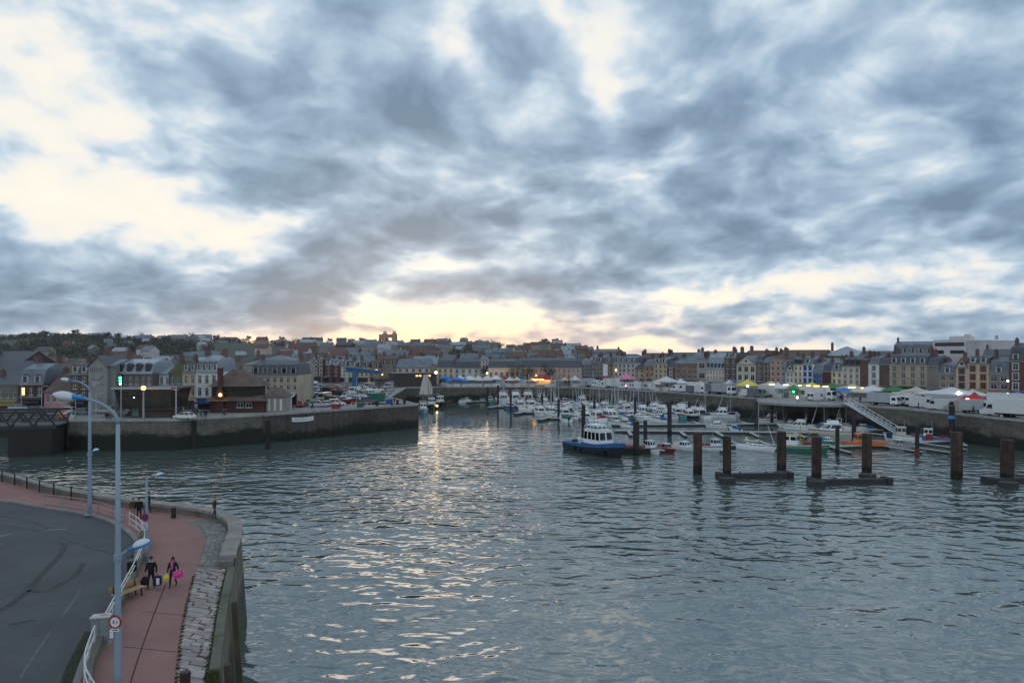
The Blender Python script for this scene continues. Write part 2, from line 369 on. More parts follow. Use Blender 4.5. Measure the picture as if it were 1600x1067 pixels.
def paint(r, g, b, k=1.0, nm='paint'):
    m_ = (r+g+b)/3; r, g, b = (round(m_+(v-m_)*.86) for v in (r, g, b))
    return mat('%s_%d_%d_%d' % (nm, r, g, b), tuple(x*k for x in hexc(r, g, b)), .3, .08, .8, spec=.5, coat=.3)
# ------------------------------------------------------------------ water
def crom(pts, step):
    """smooth curve through the points, resampled every step metres"""
    pts = [Vector((p[0], p[1], 0)) for p in pts]; q = [pts[0]*2-pts[1]]+pts+[pts[-1]*2-pts[-2]]; out = []
    for i in range(1, len(q)-2):
        for k in range(24):
            t = k/24; a, b, c, d = q[i-1], q[i], q[i+1], q[i+2]
            out.append(.5*((2*b)+(c-a)*t+(2*a-5*b+4*c-d)*t*t+(3*b-a-3*c+d)*t**3))
    out.append(pts[-1]); res = [out[0]]; acc = 0
    for i in range(1, len(out)):
        seg = out[i]-out[i-1]; L = seg.length
        while acc+L >= step and L > 1e-6:
            f = (step-acc)/L; p = out[i-1]+seg*f; res.append(p); seg = out[i]-p; out[i-1] = p; L = seg.length; acc = 0
        acc += L
    res.append(out[-1]); return res
def offset(pl, d):
    """shift a polyline sideways; +d is to the left of its direction"""
    res = []
    for i, p in enumerate(pl):
        t = (pl[min(i+1, len(pl)-1)]-pl[max(i-1, 0)]).normalized(); res.append(p+Vector((-t.y, t.x, 0))*d)
    return res
def ngon(name, pts, z, m, kind='structure', parent=None):
    bm = bmesh.new(); vs = [bm.verts.new((p[0], p[1], z)) for p in pts]; f = bm.faces.new(vs)
    if f.normal.z < 0: f.normal_flip()
    f.normal_update()
    if f.normal.z < 0: f.normal_flip()
    bmesh.ops.triangulate(bm, faces=[f]); me = bpy.data.meshes.new(name); bm.to_mesh(me); bm.free(); me.materials.append(m)
    o = bpy.data.objects.new(name, me); link(o, parent)
    if kind: o['kind'] = kind
    return o
def strip(mb, a, b, m=0):
    """quad strip between two lists of 3-d points"""
    n = len(a); mb.add(list(a)+list(b), [(i, i+1, n+i+1, n+i) for i in range(n-1)], m)
def z3(pl, z): return [(p[0], p[1], z) for p in pl]

def water_material():
    m = bpy.data.materials.new('harbour_water'); m.use_nodes = True; t = NT(m.node_tree); b = t.n['Principled BSDF']
    b.inputs['Base Color'].default_value = (.080, .112, .104, 1); b.inputs['Roughness'].default_value = .045
    b.inputs['IOR'].default_value = 1.95; b.inputs['Specular IOR Level'].default_value = .95
    g = t.n.new('ShaderNodeNewGeometry').outputs['Position']
    calm = t.noise(t.mapping(g, sc=(.020, .045, 1)), 1.0, 3, .5)          # gusts and slicks
    spy = t.n.new('ShaderNodeSeparateXYZ'); t.l.new(g, spy.inputs[0])
    shel = t.math('MULTIPLY_ADD', t.math('SUBTRACT', calm, .5), 60.0, spy.outputs[1])     # the inner basin is sheltered and nearly flat
    amp = t.math('MULTIPLY', t.ramp(calm, [(.34, (.45, .45, .45)), (.58, (1, 1, 1))]), t.ramp(t.math('DIVIDE', shel, 300.0), [(.10, (.40, .40, .40)), (.17, (.62, .62, .62)), (.25, (1, 1, 1)), (.36, (.85, .85, .85)), (.50, (.16, .16, .16)), (.75, (.06, .06, .06))]))
    warp = t.n.new('ShaderNodeTexNoise'); t.l.new(t.mapping(g, sc=(.11, .11, 1)), warp.inputs['Vector']); warp.inputs['Scale'].default_value = 1.0; warp.inputs['Detail'].default_value = 3
    gw = t.vmath('ADD', g, t.vmath('MULTIPLY', t.vmath('SUBTRACT', warp.outputs['Color'], (.5, .5, .5)), (6.0, 4.0, 0)))
    w1 = t.noise(t.mapping(gw, rot=(0, 0, R(-16)), sc=(.11, .24, 1)), 1.0, 2, .45)      # long swell off the entrance
    w2 = t.noise(t.mapping(gw, (3, 9, 0), (0, 0, R(14)), (.38, .62, 1)), 1.0, 1.5, .45)   # wind ripples
    w3 = t.noise(t.mapping(gw, (7, 2, 0), (0, 0, R(-34)), (.95, 1.5, 1)), 1.0, 3, .5)
    h = t.math('MULTIPLY_ADD', w2, .78, t.math('MULTIPLY', w1, .60))
    h = t.math('MULTIPLY_ADD', w3, .05, h)
    h = t.math('MULTIPLY', h, amp)
    bp = t.n.new('ShaderNodeBump'); bp.inputs['Strength'].default_value = 1.0; bp.inputs['Distance'].default_value = .95
    t.l.new(h, bp.inputs['Height']); t.l.new(bp.outputs[0], b.inputs['Normal'])
    return m
def make_water():
    mb = MB(); mb.add([(-420, -60, 0), (420, -60, 0), (420, 330, 0), (-420, 330, 0)], [(0, 1, 2, 3)])
    o = mb.build('water', water_material()); o['kind'] = 'structure'
make_water()

# ------------------------------------------------------------------ far quays
ASPH_Q = mat('quay_asphalt', (.135, .134, .137), .85, .25, .12, .2, dirt=((.11, .108, .106), .6), bscale=10)
PAVE_Q = mat('quay_pale_paving', (.26, .25, .238), .85, .25, .15, .2)
STONE_D = tidal('old_quay_stone', (.155, .138, .118), (.014, .017, .012), 3.2)
STONE_R = tidal('right_quay_stone', (.13, .118, .10), (.014, .016, .012), 2.7)
SHEET = tidal('sheet_pile_steel', (.105, .088, .080), (.018, .021, .016), 2.0, 9.0)
WEED = mat('weedy_tide_band', (.016, .019, .012), .8, .5, .8, .6, bscale=5)
A = [Vector(p+(0,)) for p in ((-420, 166), (-135, 160), (-98, 152), (-86.9, 134))]
A += [G(275, 655.5), G(410, 648), G(652, 632), Vector((-37, 205, 0)), Vector((-41, 262, 0)), Vector((-27, 270, 0))]
A += [Vector((6, 272, 0)), G(900, 605), G(1040, 612), G(1180, 622), G(1300, 629.5), G(1420, 639), G(1520, 649), G(1600, 657), Vector((118, 104, 0)), Vector((160, 40, 0))]
A = [Vector((p.x, p.y, 0)) for p in A]
ngon('quay_ground', [(p.x, p.y) for p in A]+[(420, 40), (420, 420), (-420, 420)], QZ, ASPH_Q)
def quay_wall(name, label, pts, mats, corr=0, batter=.5, coping=True, parts=True):
    t = thing(name, label, 'quay wall')
    pl = crom(pts, 1.2) if corr == 0 and False else pts
    dense = []
    for a, b in zip(pl[:-1], pl[1:]):
        n = max(1, int((b-a).length/(.35 if corr else 3)))
        dense += [a+(b-a)*(k/n) for k in range(n)]
    dense.append(pl[-1])
    out = offset(dense, 0)
    if corr:
        of = offset(dense, -corr); out = [of[i] if (i//2) % 2 else dense[i] for i in range(len(dense))]
    bot = offset(out, -batter) if not corr else out
    mid = [a*.5+b*.5 for a, b in zip(bot, out)]
    mb = MB(); strip(mb, z3(out, QZ-.02), z3(mid, 2.9)); strip(mb, z3(mid, 2.9), z3(bot, -1.2)); mb.build('wall_face', mats[0], t)
    if coping:
        mb = MB(); i1 = offset(dense, .75); o2 = offset(dense, -(corr+.12)); 
        strip(mb, z3(o2, QZ+.16), z3(i1, QZ+.16)); strip(mb, z3(o2, QZ-.3), z3(o2, QZ+.16)); strip(mb, z3(i1, QZ+.16), z3(i1, QZ-.02)); strip(mb, z3(dense, QZ-.3), z3(o2, QZ-.3))
        mb.build('coping', CONC, t)
    return t
WL = quay_wall('quay_wall', 'old stone quay wall along the left bank below the glass control cabin', A[0:6], (STONE_D, WEED))
WS = quay_wall('quay_wall', 'ribbed steel sheet pile wall of the left pier under the car park', A[5:9], (SHEET, WEED), corr=.28)
WC = quay_wall('quay_wall', 'long dark stone quay wall behind the marina and under the market tents', A[8:14], (STONE_R, WEED))
WR = quay_wall('quay_wall', 'stone quay wall on the right below the parked white trucks', A[13:], (STONE_R, WEED))
# buttress ribs, steps and ladders on the left stone wall
for px in (243, 305, 420):
    g = G(px, 654)
    mb = MB(); mb.box((0, 0, 2.6), (.9, .5, 6.2)); mb.build('buttress', mat('wet_timber', (.03, .026, .022), .8, .4, 1, .3), WL, (g.x, g.y-.55, 0))
for px in (520, 585):
    g = G(px, 640.5); mb = MB()
    for s in (-.22, .22): mb.box((s, 0, 2.7), (.06, .06, 6.0))
    for k in range(18): mb.box((0, 0, .1+k*.33), (.44, .04, .04))
    mb.build('ladder', DARKPILE, WS, (g.x, g.y-.55, 0), R(-20))
# a pale strip of walkway behind the left wall, and the pier's light apron
def band(name, pts, w0, w1, z, m):
    dense = []
    for a, b in zip(pts[:-1], pts[1:]):
        n = max(1, int((b-a).length/4)); dense += [a+(b-a)*(k/n) for k in range(n)]
    dense.append(pts[-1]); mb = MB(); strip(mb, z3(offset(dense, w0), z), z3(offset(dense, w1), z)); o = mb.build(name, m); o['kind'] = 'structure'; return o
band('pier_apron', A[4:9], .8, 13, QZ+.008, PAVE_Q)
band('quay_promenade', A[2:5], .8, 6, QZ+.008, PAVE_Q)
band('market_promenade', A[9:18], .8, 9, QZ+.008, PAVE_Q)

# ------------------------------------------------------------------ hill behind the town
RIDGE = [(-900, 540), (-300, 531), (0, 527), (60, 523), (130, 525), (200, 529), (280, 528), (350, 531), (450, 534), (560, 536), (640, 537), (700, 537), (760, 538), (805, 542), (845, 541), (880, 538), (905, 543), (925, 550), (960, 557), (1100, 562), (1600, 563), (3500, 563)]
def ridge(px):
    for (a, ya), (b, yb) in zip(RIDGE[:-1], RIDGE[1:]):
        if a <= px <= b: return ya+(yb-ya)*(px-a)/(b-a)
    return RIDGE[0][1] if px < RIDGE[0][0] else RIDGE[-1][1]
def sstep(a, b, x): t = max(0, min(1, (x-a)/(b-a))); return t*t*(3-2*t)
def hz(x, y):
    px = 800+F*x/max(y, 1); zr = CZ-(ridge(px)-HY)/F*1080-5
    s = sstep(400, 1080, y)
    z = 5.9+(zr-5.9)*s
    if y > 1080: z = zr+(4-zr)*sstep(1150, 1850, y)
    if y > 430: z += 1.6*(noise.noise(Vector((x*.012, y*.012, 3)))+.5*noise.noise(Vector((x*.03, y*.03, 9))))*sstep(430, 600, y)
    return z
def make_hills():
    mb = MB(); ys = [395+22*i for i in range(42)]+[1320+60*i for i in range(9)]; xs = [-2100+180*i for i in range(3)]+[-1560+24*i for i in range(110)]+[1080+200*i for i in range(6)]
    for y in ys:
        for x in xs: mb.v.append((x, y, hz(x, y)))
    n = len(xs)
    for j in range(len(ys)-1):
        for i in range(n-1): mb.f.append((j*n+i, j*n+i+1, (j+1)*n+i+1, (j+1)*n+i)); mb.m.append(0)
    o = mb.build('hills', mat('winter_grass_hill', (.085, .09, .065), .95, .5, .02, .0, dirt=((.07, .06, .052), .8)), smooth=True); o['kind'] = 'structure'
make_hills()
LEAF = [mat('winter_foliage_dark', (.055, .064, .048), .9, .5, .4, rnd=.3), mat('winter_foliage_brown', (.085, .07, .058), .9, .5, .4, rnd=.3), mat('winter_foliage_olive', (.075, .08, .052), .9, .5, .4, rnd=.3)]
BARK = mat('grey_brown_bark', (.05, .04, .035), .9, .3, 2)
def leaf_clump(mb, c, rx, rz, n, s, m=0):
    for _ in range(n):
        while True:
            p = Vector((random.uniform(-1, 1), random.uniform(-1, 1), random.uniform(-1, 1)))
            if p.length < 1: break
        p = p.normalized()*(p.length**.5)
        q = Vector((c[0]+p.x*rx, c[1]+p.y*rx, c[2]+p.z*rz))
        a = Vector((random.gauss(0, 1), random.gauss(0, 1), random.gauss(0, 1))).normalized(); b = a.cross(Vector((random.gauss(0, 1), random.gauss(0, 1), random.gauss(0, 1)))).normalized()
        k = s*random.uniform(.6, 1.3)
        mb.add([q-a*k-b*k*.6, q+a*k-b*k*.5, q+b*k], [(0, 1, 2)], m)
def make_woodland():
    mb = MB(); rnd = random.Random(5)
    for i in range(3400):
        y = rnd.uniform(520, 1130); px = rnd.uniform(-120, 960); x = XD(px, y)
        d = noise.noise(Vector((x*.006, y*.006, 1.5)))+.35*noise.noise(Vector((x*.02, y*.02, 4)))
        dens = .1 if px < 330 else -.22 if px > 470 else -.05
        if y > 1040: dens += .25
        if d+dens < 0: continue
        h = rnd.uniform(4, 9.5); z = hz(x, y); m = rnd.choice((0, 0, 0, 1, 1, 2))
        leaf_clump(mb, (x, y, z+h*.45), h*rnd.uniform(.42, .62), h*.55, 46, h*.135, m)
    o = mb.build('woodland', LEAF); o['kind'] = 'stuff'
make_woodland()
# ------------------------------------------------------------------ near promenade
NE = [(-84, 85), (-70, 79), (-54, 72), (-40.6, 63), (-33, 59), (-28.2, 56.8), (-24.2, 55), (-21.3, 52.3), (-19.3, 48.7), (-17.2, 42.4), (-14.6, 34.9), (-12, 27.9), (-9.2, 20), (-7, 13), (-3.2, 0), (1.5, -18)]
RW = [(-84, 72), (-70, 67.5), (-55, 63.5), (-45, 60.6), (-40.6, 58.5), (-34.3, 55.5), (-29.5, 51.6), (-25.6, 46.7), (-22.5, 40), (-20.7, 35.4), (-19.3, 31.7), (-18.0, 28.6), (-16.6, 26), (-13.5, 22), (-10.2, 14), (-7, 2), (-3, -18)]
ne = crom(NE, .6); rw = crom(RW, .6)
REDTAR = mat('red_tarmac', (.315, .168, .148), .9, .26, .4, .35, dirt=((.20, .13, .12), .6), rnd=0, bscale=30)
ROADM = mat('worn_road_asphalt', (.092, .094, .099), .85, .38, .33, .35, dirt=((.056, .058, .063), .6), rnd=0, bscale=26)
STRIPW = mat('worn_white_road_paint', (.15, .15, .155), .8, .6, 2.5, dirt=((.1, .1, .105), .85))
KERB = mat('grey_kerb_stone', (.24, .235, .225), .85, .25, .8, .4)
MOSSC = mat('mossy_concrete', (.15, .145, .115), .9, .35, .6, .5, dirt=((.055, .07, .03), .7))
WALLNEAR = tidal('mossy_quay_masonry', (.19, .175, .13), (.03, .034, .018), 3.6, .55)
iEnd = min(range(len(ne)), key=lambda i: abs(ne[i].y-41.8) + (0 if ne[i].x > -24 else 99))   # where the raised parapet stops
# ground sheets
ngon('promenade_pavement', [(p.x, p.y) for p in offset(ne, -.55)]+[(p.x, p.y) for p in reversed(rw)], QZ, REDTAR)
ngon('road', [(p.x, p.y) for p in rw]+[(-130, -18), (-130, 75)], QZ-.14, ROADM)
kb = thing('kerb', 'grey kerb edging the red promenade along the curved road', 'kerb')
acc = 0
for i in range(0, len(rw)-2, 2):
    a, b = rw[i], rw[i+2]
    if a.y > 66: continue
    mb = MB(); mb.beam((a.x, a.y, QZ-.08), (b.x-(b.x-a.x)*.012, b.y-(b.y-a.y)*.012, QZ-.08), .26, .2+.012*random.random()); mb.build('kerb_stone', KERB, kb)
# ribbons: tar seams, painted lines
def ribbon(name, pts, w, z, m, step=.5):
    pl = crom(pts, step); mb = MB(); strip(mb, z3(offset(pl, w/2), z), z3(offset(pl, -w/2), z)); o = mb.build(name, m); o['kind'] = 'structure'; return o
TAR = mat('black_tar_seal', (.022, .022, .025), .6, .4, 1.5, rnd=0)
g2 = lambda x, y, z=QZ-.14: tuple(G(x, y, z))[:2]
for j, (pts, w) in enumerate([
    ([(88, 848), (100, 850), (99, 857), (93, 868), (80, 882), (60, 903), (40, 925), (10, 948), (-30, 965)], .38), ([(0, 806), (35, 812), (62, 820), (80, 828)], .22),
    ([(105, 846), (125, 850), (150, 858), (180, 866)], .13), ([(45, 922), (70, 925), (95, 912), (118, 898), (130, 880)], .34), ([(14, 976), (35, 972), (55, 969)], .26),
    ([(-20, 818), (10, 822), (50, 828), (60, 830)], .20)]):
    ribbon('tar_seam', [g2(*p) for p in pts], w, QZ-.134, TAR)
for a, b in (((72, 828), (104, 826)), ((-6, 839), (16, 834)), ((-8, 852), (4, 850))):
    mb = MB(); p, q = G(*a, QZ-.14), G(*b, QZ-.14); mb.beam((p.x, p.y, QZ-.1325), (q.x, q.y, QZ-.1325), .42, .003); o = mb.build('road_marking', STRIPW); o['kind'] = 'structure'
ln = offset(rw, -2.15)
sel = [p for p in ln if 24 < p.y < 47 and p.x > -32]
for i0, i1 in ((17, 25), (27, 36)):
    if i1 < len(sel):
        mb = MB(); strip(mb, z3(offset(sel[i0:i1], .045), QZ-.1325), z3(offset(sel[i0:i1], -.045), QZ-.1325)); o = mb.build('road_marking', STRIPW); o['kind'] = 'structure'
ribbon('pavement_seam', [g2(*p, QZ) for p in ((259, 912), (244, 950), (228, 993), (212, 1040), (198, 1085))], .06, QZ+.004, mat('dark_joint', (.06, .035, .033), .9, .3, 2))
for a, b in (((205, 918), (252, 922)), ((222, 955), (300, 962)), ((193, 1010), (283, 1019))):
    ribbon('pavement_seam', [g2(*a, QZ), g2((a[0]+b[0])/2, (a[1]+b[1])/2, QZ), g2(*b, QZ)], .045, QZ+.0045, MATS['dark_joint'])
# verge of weeds between road and low wall at the bottom of the bend
vg = [p for p in rw if p.y < 33 and p.y > 2]
mb = MB(); strip(mb, z3(offset(vg, -.2), QZ-.132), z3(offset(vg, -.62), QZ-.132)); o = mb.build('verge_soil', mat('dark_verge_soil', (.045, .05, .028), .95, .5, 2, .4)); o['kind'] = 'structure'
GRASS = [mat('short_weeds', (.055, .085, .025), .9, .4, 3, rnd=.2), mat('dry_weeds', (.11, .10, .045), .9, .4, 3)]
def tufts(name, spots, n, h):
    mb = MB()
    for (x, y, z, r) in spots:
        for _ in range(n):
            a = random.uniform(0, 6.28); q = r*random.random()**.5; bx, by = x+q*math.cos(a), y+q*math.sin(a); hh = h*random.uniform(.4, 1.2); dx, dy = random.gauss(0, .35)*hh, random.gauss(0, .35)*hh; w = .018
            c, s_ = math.cos(a*3)*w, math.sin(a*3)*w
            mb.add([(bx-c, by-s_, z), (bx+c, by+s_, z), (bx+dx, by+dy, z+hh)], [(0, 1, 2)], random.choice((0, 0, 1)))
    o = mb.build(name, GRASS); o['kind'] = 'stuff'; return o
v2 = offset(vg, -.42)
tufts('verge_grass', [(p.x, p.y, QZ-.13, .2) for p in v2], 12, .08)

# quay wall of the promenade: masonry face, parapet, coping stones, flush edge with timber fenders
qw = thing('quay_wall', 'mossy masonry quay wall in the foreground curving round the red promenade', 'quay wall')
mb = MB(); bot = offset(ne, .45); mid = [a*.55+b*.45 for a, b in zip(ne, bot)]
strip(mb, z3(ne, QZ), z3(mid, 2.6)); strip(mb, z3(mid, 2.6), z3(bot, -1.2)); mb.build('wall_face', WALLNEAR, qw)
par = ne[:iEnd+1]
mb = MB(); o_, i_ = offset(par, -.06), offset(par, -.80)
strip(mb, z3(o_, QZ-.02), z3(o_, QZ+.42)); strip(mb, z3(i_, QZ+.42), z3(i_, QZ)); strip(mb, z3(o_, QZ+.42), z3(i_, QZ+.42))
a, b = o_[-1], i_[-1]; mb.add([(a.x, a.y, QZ), (b.x, b.y, QZ), (b.x, b.y, QZ+.42), (a.x, a.y, QZ+.42)], [(0, 1, 2, 3)])
mb.build('parapet', mat('parapet_masonry', (.20, .18, .16), .9, .3, .7, .5, dirt=((.09, .09, .06), .6)), qw)
COP = mat('weathered_coping_stone', (.30, .275, .25), .85, .25, .9, .45, dirt=((.17, .155, .13), .6), rnd=.16)
k = 0
while k < len(par)-2:
    L = 1 if par[k].x > -27 else 2
    q = par[k:k+L+1]
    if len(q) < 2: break
    sh = .012*random.random(); gap = .985
    p0, p1 = q[0], q[0]+(q[-1]-q[0])*gap; t = (q[-1]-q[0]).normalized(); nr = Vector((-t.y, t.x, 0)); of_ = .08+random.uniform(-.015, .02); ip = .88+random.uniform(-.04, .04)
    vs = []
    for z in (QZ+.42, QZ+.64+sh):
        for p, s in ((p0, of_), (p1, of_), (p1, -ip), (p0, -ip)): vs.append((p.x+nr.x*s, p.y+nr.y*s, z))
    mb = MB(); mb.add(vs, [(0, 3, 2, 1), (4, 5, 6, 7), (0, 1, 5, 4), (1, 2, 6, 5), (2, 3, 7, 6), (3, 0, 4, 7)]); mb.build('coping_stone', COP, qw)
    k += L
# flush edge beam after the parapet, in lengths
k = iEnd
while k < len(ne)-4:
    L = 3; q0, q1 = ne[k], ne[k+L]; t = (q1-q0).normalized(); nr = Vector((-t.y, t.x, 0)); q1 = q1-t*.02
    mb = MB(); vs = []
    for z in (QZ-.35, QZ+.10+.015*random.random()):
        for p, s in ((q0, .05), (q1, .05), (q1, -.36), (q0, -.36)): vs.append((p.x+nr.x*s, p.y+nr.y*s, z))
    mb.add(vs, [(0, 3, 2, 1), (4, 5, 6, 7), (0, 1, 5, 4), (1, 2, 6, 5), (2, 3, 7, 6), (3, 0, 4, 7)]); mb.build('edge_block', MOSSC, qw); k += L
for k in range(iEnd+9, len(ne)-6, 13):
    p = ne[k]; t = (ne[k+1]-ne[k-1]).normalized(); nr = Vector((-t.y, t.x, 0))
    mb = MB(); mb.beam((p.x+nr.x*.28, p.y+nr.y*.28, QZ-.25), (p.x+nr.x*.72, p.y+nr.y*.72, -1), .30, .26, up=(t.x, t.y, 0)); mb.build('fender_timber', mat('mossy_fender_timber', (.12, .10, .06), .9, .4, 1.2, .5, dirt=((.06, .075, .03), .8), streak=.3), qw)
# grey setts between the parapet and the red tarmac on the corner, then large worn paving stones
inner = [Vector((x, y, 0)) for x, y in (g2(322, 842, QZ), g2(316, 862, QZ), g2(306, 893, QZ), g2(298, 925, QZ), g2(290, 960, QZ), g2(283, 1010, QZ), g2(277, 1067, QZ), g2(268, 1140, QZ), g2(258, 1250, QZ))]
inn = crom(inner, .33)
edge_in = offset(ne, -.37)
SETT = mat('grey_granite_setts', (.26, .25, .235), .9, .3, 1.2, .4, dirt=((.17, .17, .14), .6), rnd=.22)
ngon('sett_bed', [(p.x, p.y) for p in [q for q in offset(ne, -.5) if q.y > 41.5 and q.x > -23.8 and q.y < 54.6]]+[g2(306, 893, QZ), g2(316, 862, QZ), g2(322, 842, QZ), g2(310, 826, QZ), g2(285, 815, QZ)], QZ+.004, mat('sett_joint_sand', (.19, .18, .16), .95, .3, 2))
sb = thing('setts', None, None); del_ = sb; sb['kind'] = 'structure'; sb.name = 'sett_paving'
cnt = 0; y = 41.9
def xin(yv, pl):
    for a, b in zip(pl[:-1], pl[1:]):
        if (a.y-yv)*(b.y-yv) <= 0 and abs(a.y-b.y) > 1e-6: return a.x+(b.x-a.x)*(yv-a.y)/(b.y-a.y)
    return None
near_e = [q for q in offset(ne, -.92) if q.x > -24]
inn_l = [Vector(g2(306, 893, QZ)+(0,)), Vector(g2(316, 862, QZ)+(0,)), Vector(g2(322, 842, QZ)+(0,)), Vector(g2(318, 830, QZ)+(0,)), Vector(g2(306, 820, QZ)+(0,))]
while y < 52.0 and cnt < 290:
    xr, xl = xin(y, near_e), xin(y, inn_l)
    if xr and xl and xr > xl:
        x = xl
        while x < xr-.1 and cnt < 290:
            w = random.uniform(.26, .46); w = min(w, xr-x); mb = MB(); mb.box((x+w/2, y+.14, QZ+.02), (w-.035, .27, .06+random.uniform(0, .025)), random.gauss(0, .03)); mb.build('sett', SETT, sb); x += w; cnt += 1
    y += .31
PST = mat('worn_pink_grey_paving_stone', (.37, .32, .30), .85, .28, 1.3, .5, dirt=((.20, .17, .155), .6), rnd=.24)
pv = thing('stone_paving', None, None); pv['kind'] = 'structure'
ngon('paving_bed', [(p.x, p.y) for p in inner[2:]]+[(p.x, p.y) for p in reversed([q for q in edge_in if 14 < q.y < 41.6])], QZ+.004, mat('earth_joint', (.085, .08, .055), .95, .4, 2, .3))
ed = [q for q in edge_in if q.y < 46]; y = 41.2; cnt = 0
dirv = Vector((-7.0, 20.8, 0)).normalized()
while y > 20.5 and cnt < 298:
    hgt = random.uniform(.24, .44); xr, xl = xin(y, ed), xin(y, inn)
    if xr and xl and xr > xl:
        x = xl+.02
        while x < xr-.08 and cnt < 298:
            w = min(random.choice((.35, .5, .65, .95, 1.2))*random.uniform(.85, 1.15), xr-x)
            if xr-x-w < .2: w = xr-x
            ww, hh, zz = w-.05, hgt-.045, .05+random.uniform(-.012, .02); j = lambda: random.uniform(-.018, .018)
            vs = []
            for z, ins in ((QZ-.02, 0), (QZ+zz-.012, 0), (QZ+zz, .02)):
                for sx, sy in ((-1, -1), (1, -1), (1, 1), (-1, 1)):
                    vs.append((x+w/2+sx*(ww/2-ins)+j(), y-hgt/2+sy*(hh/2-ins)+j()-sx*ww*.17, z))
            fs = [(8, 9, 10, 11)]
            for r_ in (0, 4): fs += [(r_+i, r_+(i+1) % 4, r_+4+(i+1) % 4, r_+4+i) for i in range(4)]
            mb = MB(); mb.add(vs, fs); mb.build('stone', PST, pv); x += w; cnt += 1
    y -= hgt
tufts('paving_weeds', [(xin(yy, ed)+random.uniform(-.15, .1), yy, QZ+.02, .18) for yy in [21+i*.45 for i in range(44)] if xin(yy, ed)] + [(xin(yy, inn)-.03, yy, QZ+.01, .09) for yy in [21+i*.4 for i in range(48)] if xin(yy, inn)], 34, .11)
p = G(331, 1056); tufts('weed_clump', [(p.x+.1*i, p.y-.2*i, QZ+.05, .28) for i in range(5)], 140, .22)

# low wall and railings round the bend
lw = [p for p in rw if p.x > -27 and p.y < 48.5 and p.y > 8]
wl = thing('low_wall', 'low mossy concrete wall beneath the white railing on the bend', 'low wall')
lwo = offset(lw, .42)
mb = MB(); a_, b_ = offset(lwo, .12), offset(lwo, -.12)
strip(mb, z3(a_, QZ-.01), z3(a_, QZ+.45)); strip(mb, z3(a_, QZ+.45), z3(b_, QZ+.45)); strip(mb, z3(b_, QZ+.45), z3(b_, QZ-.15)); mb.build('wall_body', MOSSC, wl)
WRAIL = mat('chipped_white_rail_paint', (.60, .61, .61), .4, .15, 2, dirt=((.3, .27, .25), .4))
GREYRAIL = mat('weathered_pink_grey_rail', (.33, .27, .26), .5, .2, 2)
DKRAIL = mat('dark_green_black_rail', (.025, .03, .03), .5, .2, 2)
def railing(label, pl, z0, h, n_rails, m, every=4, pr=.038, rr=.033, breaks=()):
    t = thing('metal_railing', label, 'railing', tuple(pl[0])[:2]+(z0,)); o = Vector(pl[0])
    q = [p-o for p in pl]
    me = None
    for i in range(0, len(q), every):
        if me is None:
            b = MB(); b.tube([(0, 0, 0), (0, 0, h)], pr, 6); me = b.mesh('post', m)
        inst('post', me, t, (q[i].x, q[i].y, 0))
    for r_ in range(n_rails):
        z = h-.04-r_*(h*.42); b = MB(); i = 0
        while i < len(q)-1:
            j = min(i+every*2, len(q)-1); b.tube([(p.x, p.y, z) for p in q[i:j+1]], rr, 6); i = j
        b.build('rail', m, t)
    return t
seg = [p for p in rw if -41 < p.x < -30.2 and p.y > 50]
railing('pale two-bar railing between the road and the red promenade, upper left', offset(seg, .5), QZ, .95, 3, GREYRAIL)
seg = [p for p in rw if -29.6 < p.x < -26.6]
railing('short pink-grey railing on the kerb beside the no parking sign', offset(seg, .5), QZ, 1.0, 3, WRAIL, every=3)
seg = [p for p in lwo if p.y > 30.2]
railing('white double railing on the low wall behind the bench', seg, QZ+.45, .62, 2, WRAIL)
seg = [p for p in lwo if p.y <= 30.2]
railing('white railing at the tightest part of the bend beside the grass verge', offset(seg, -.14), QZ+.2, .95, 3, WRAIL, every=3)
seg = [p for p in offset(ne, -1.15) if -60 < p.x < -36.5]
t = railing('dark post and rail fence along the water, far left', seg, QZ, 1.15, 2, DKRAIL, every=5, pr=.07)

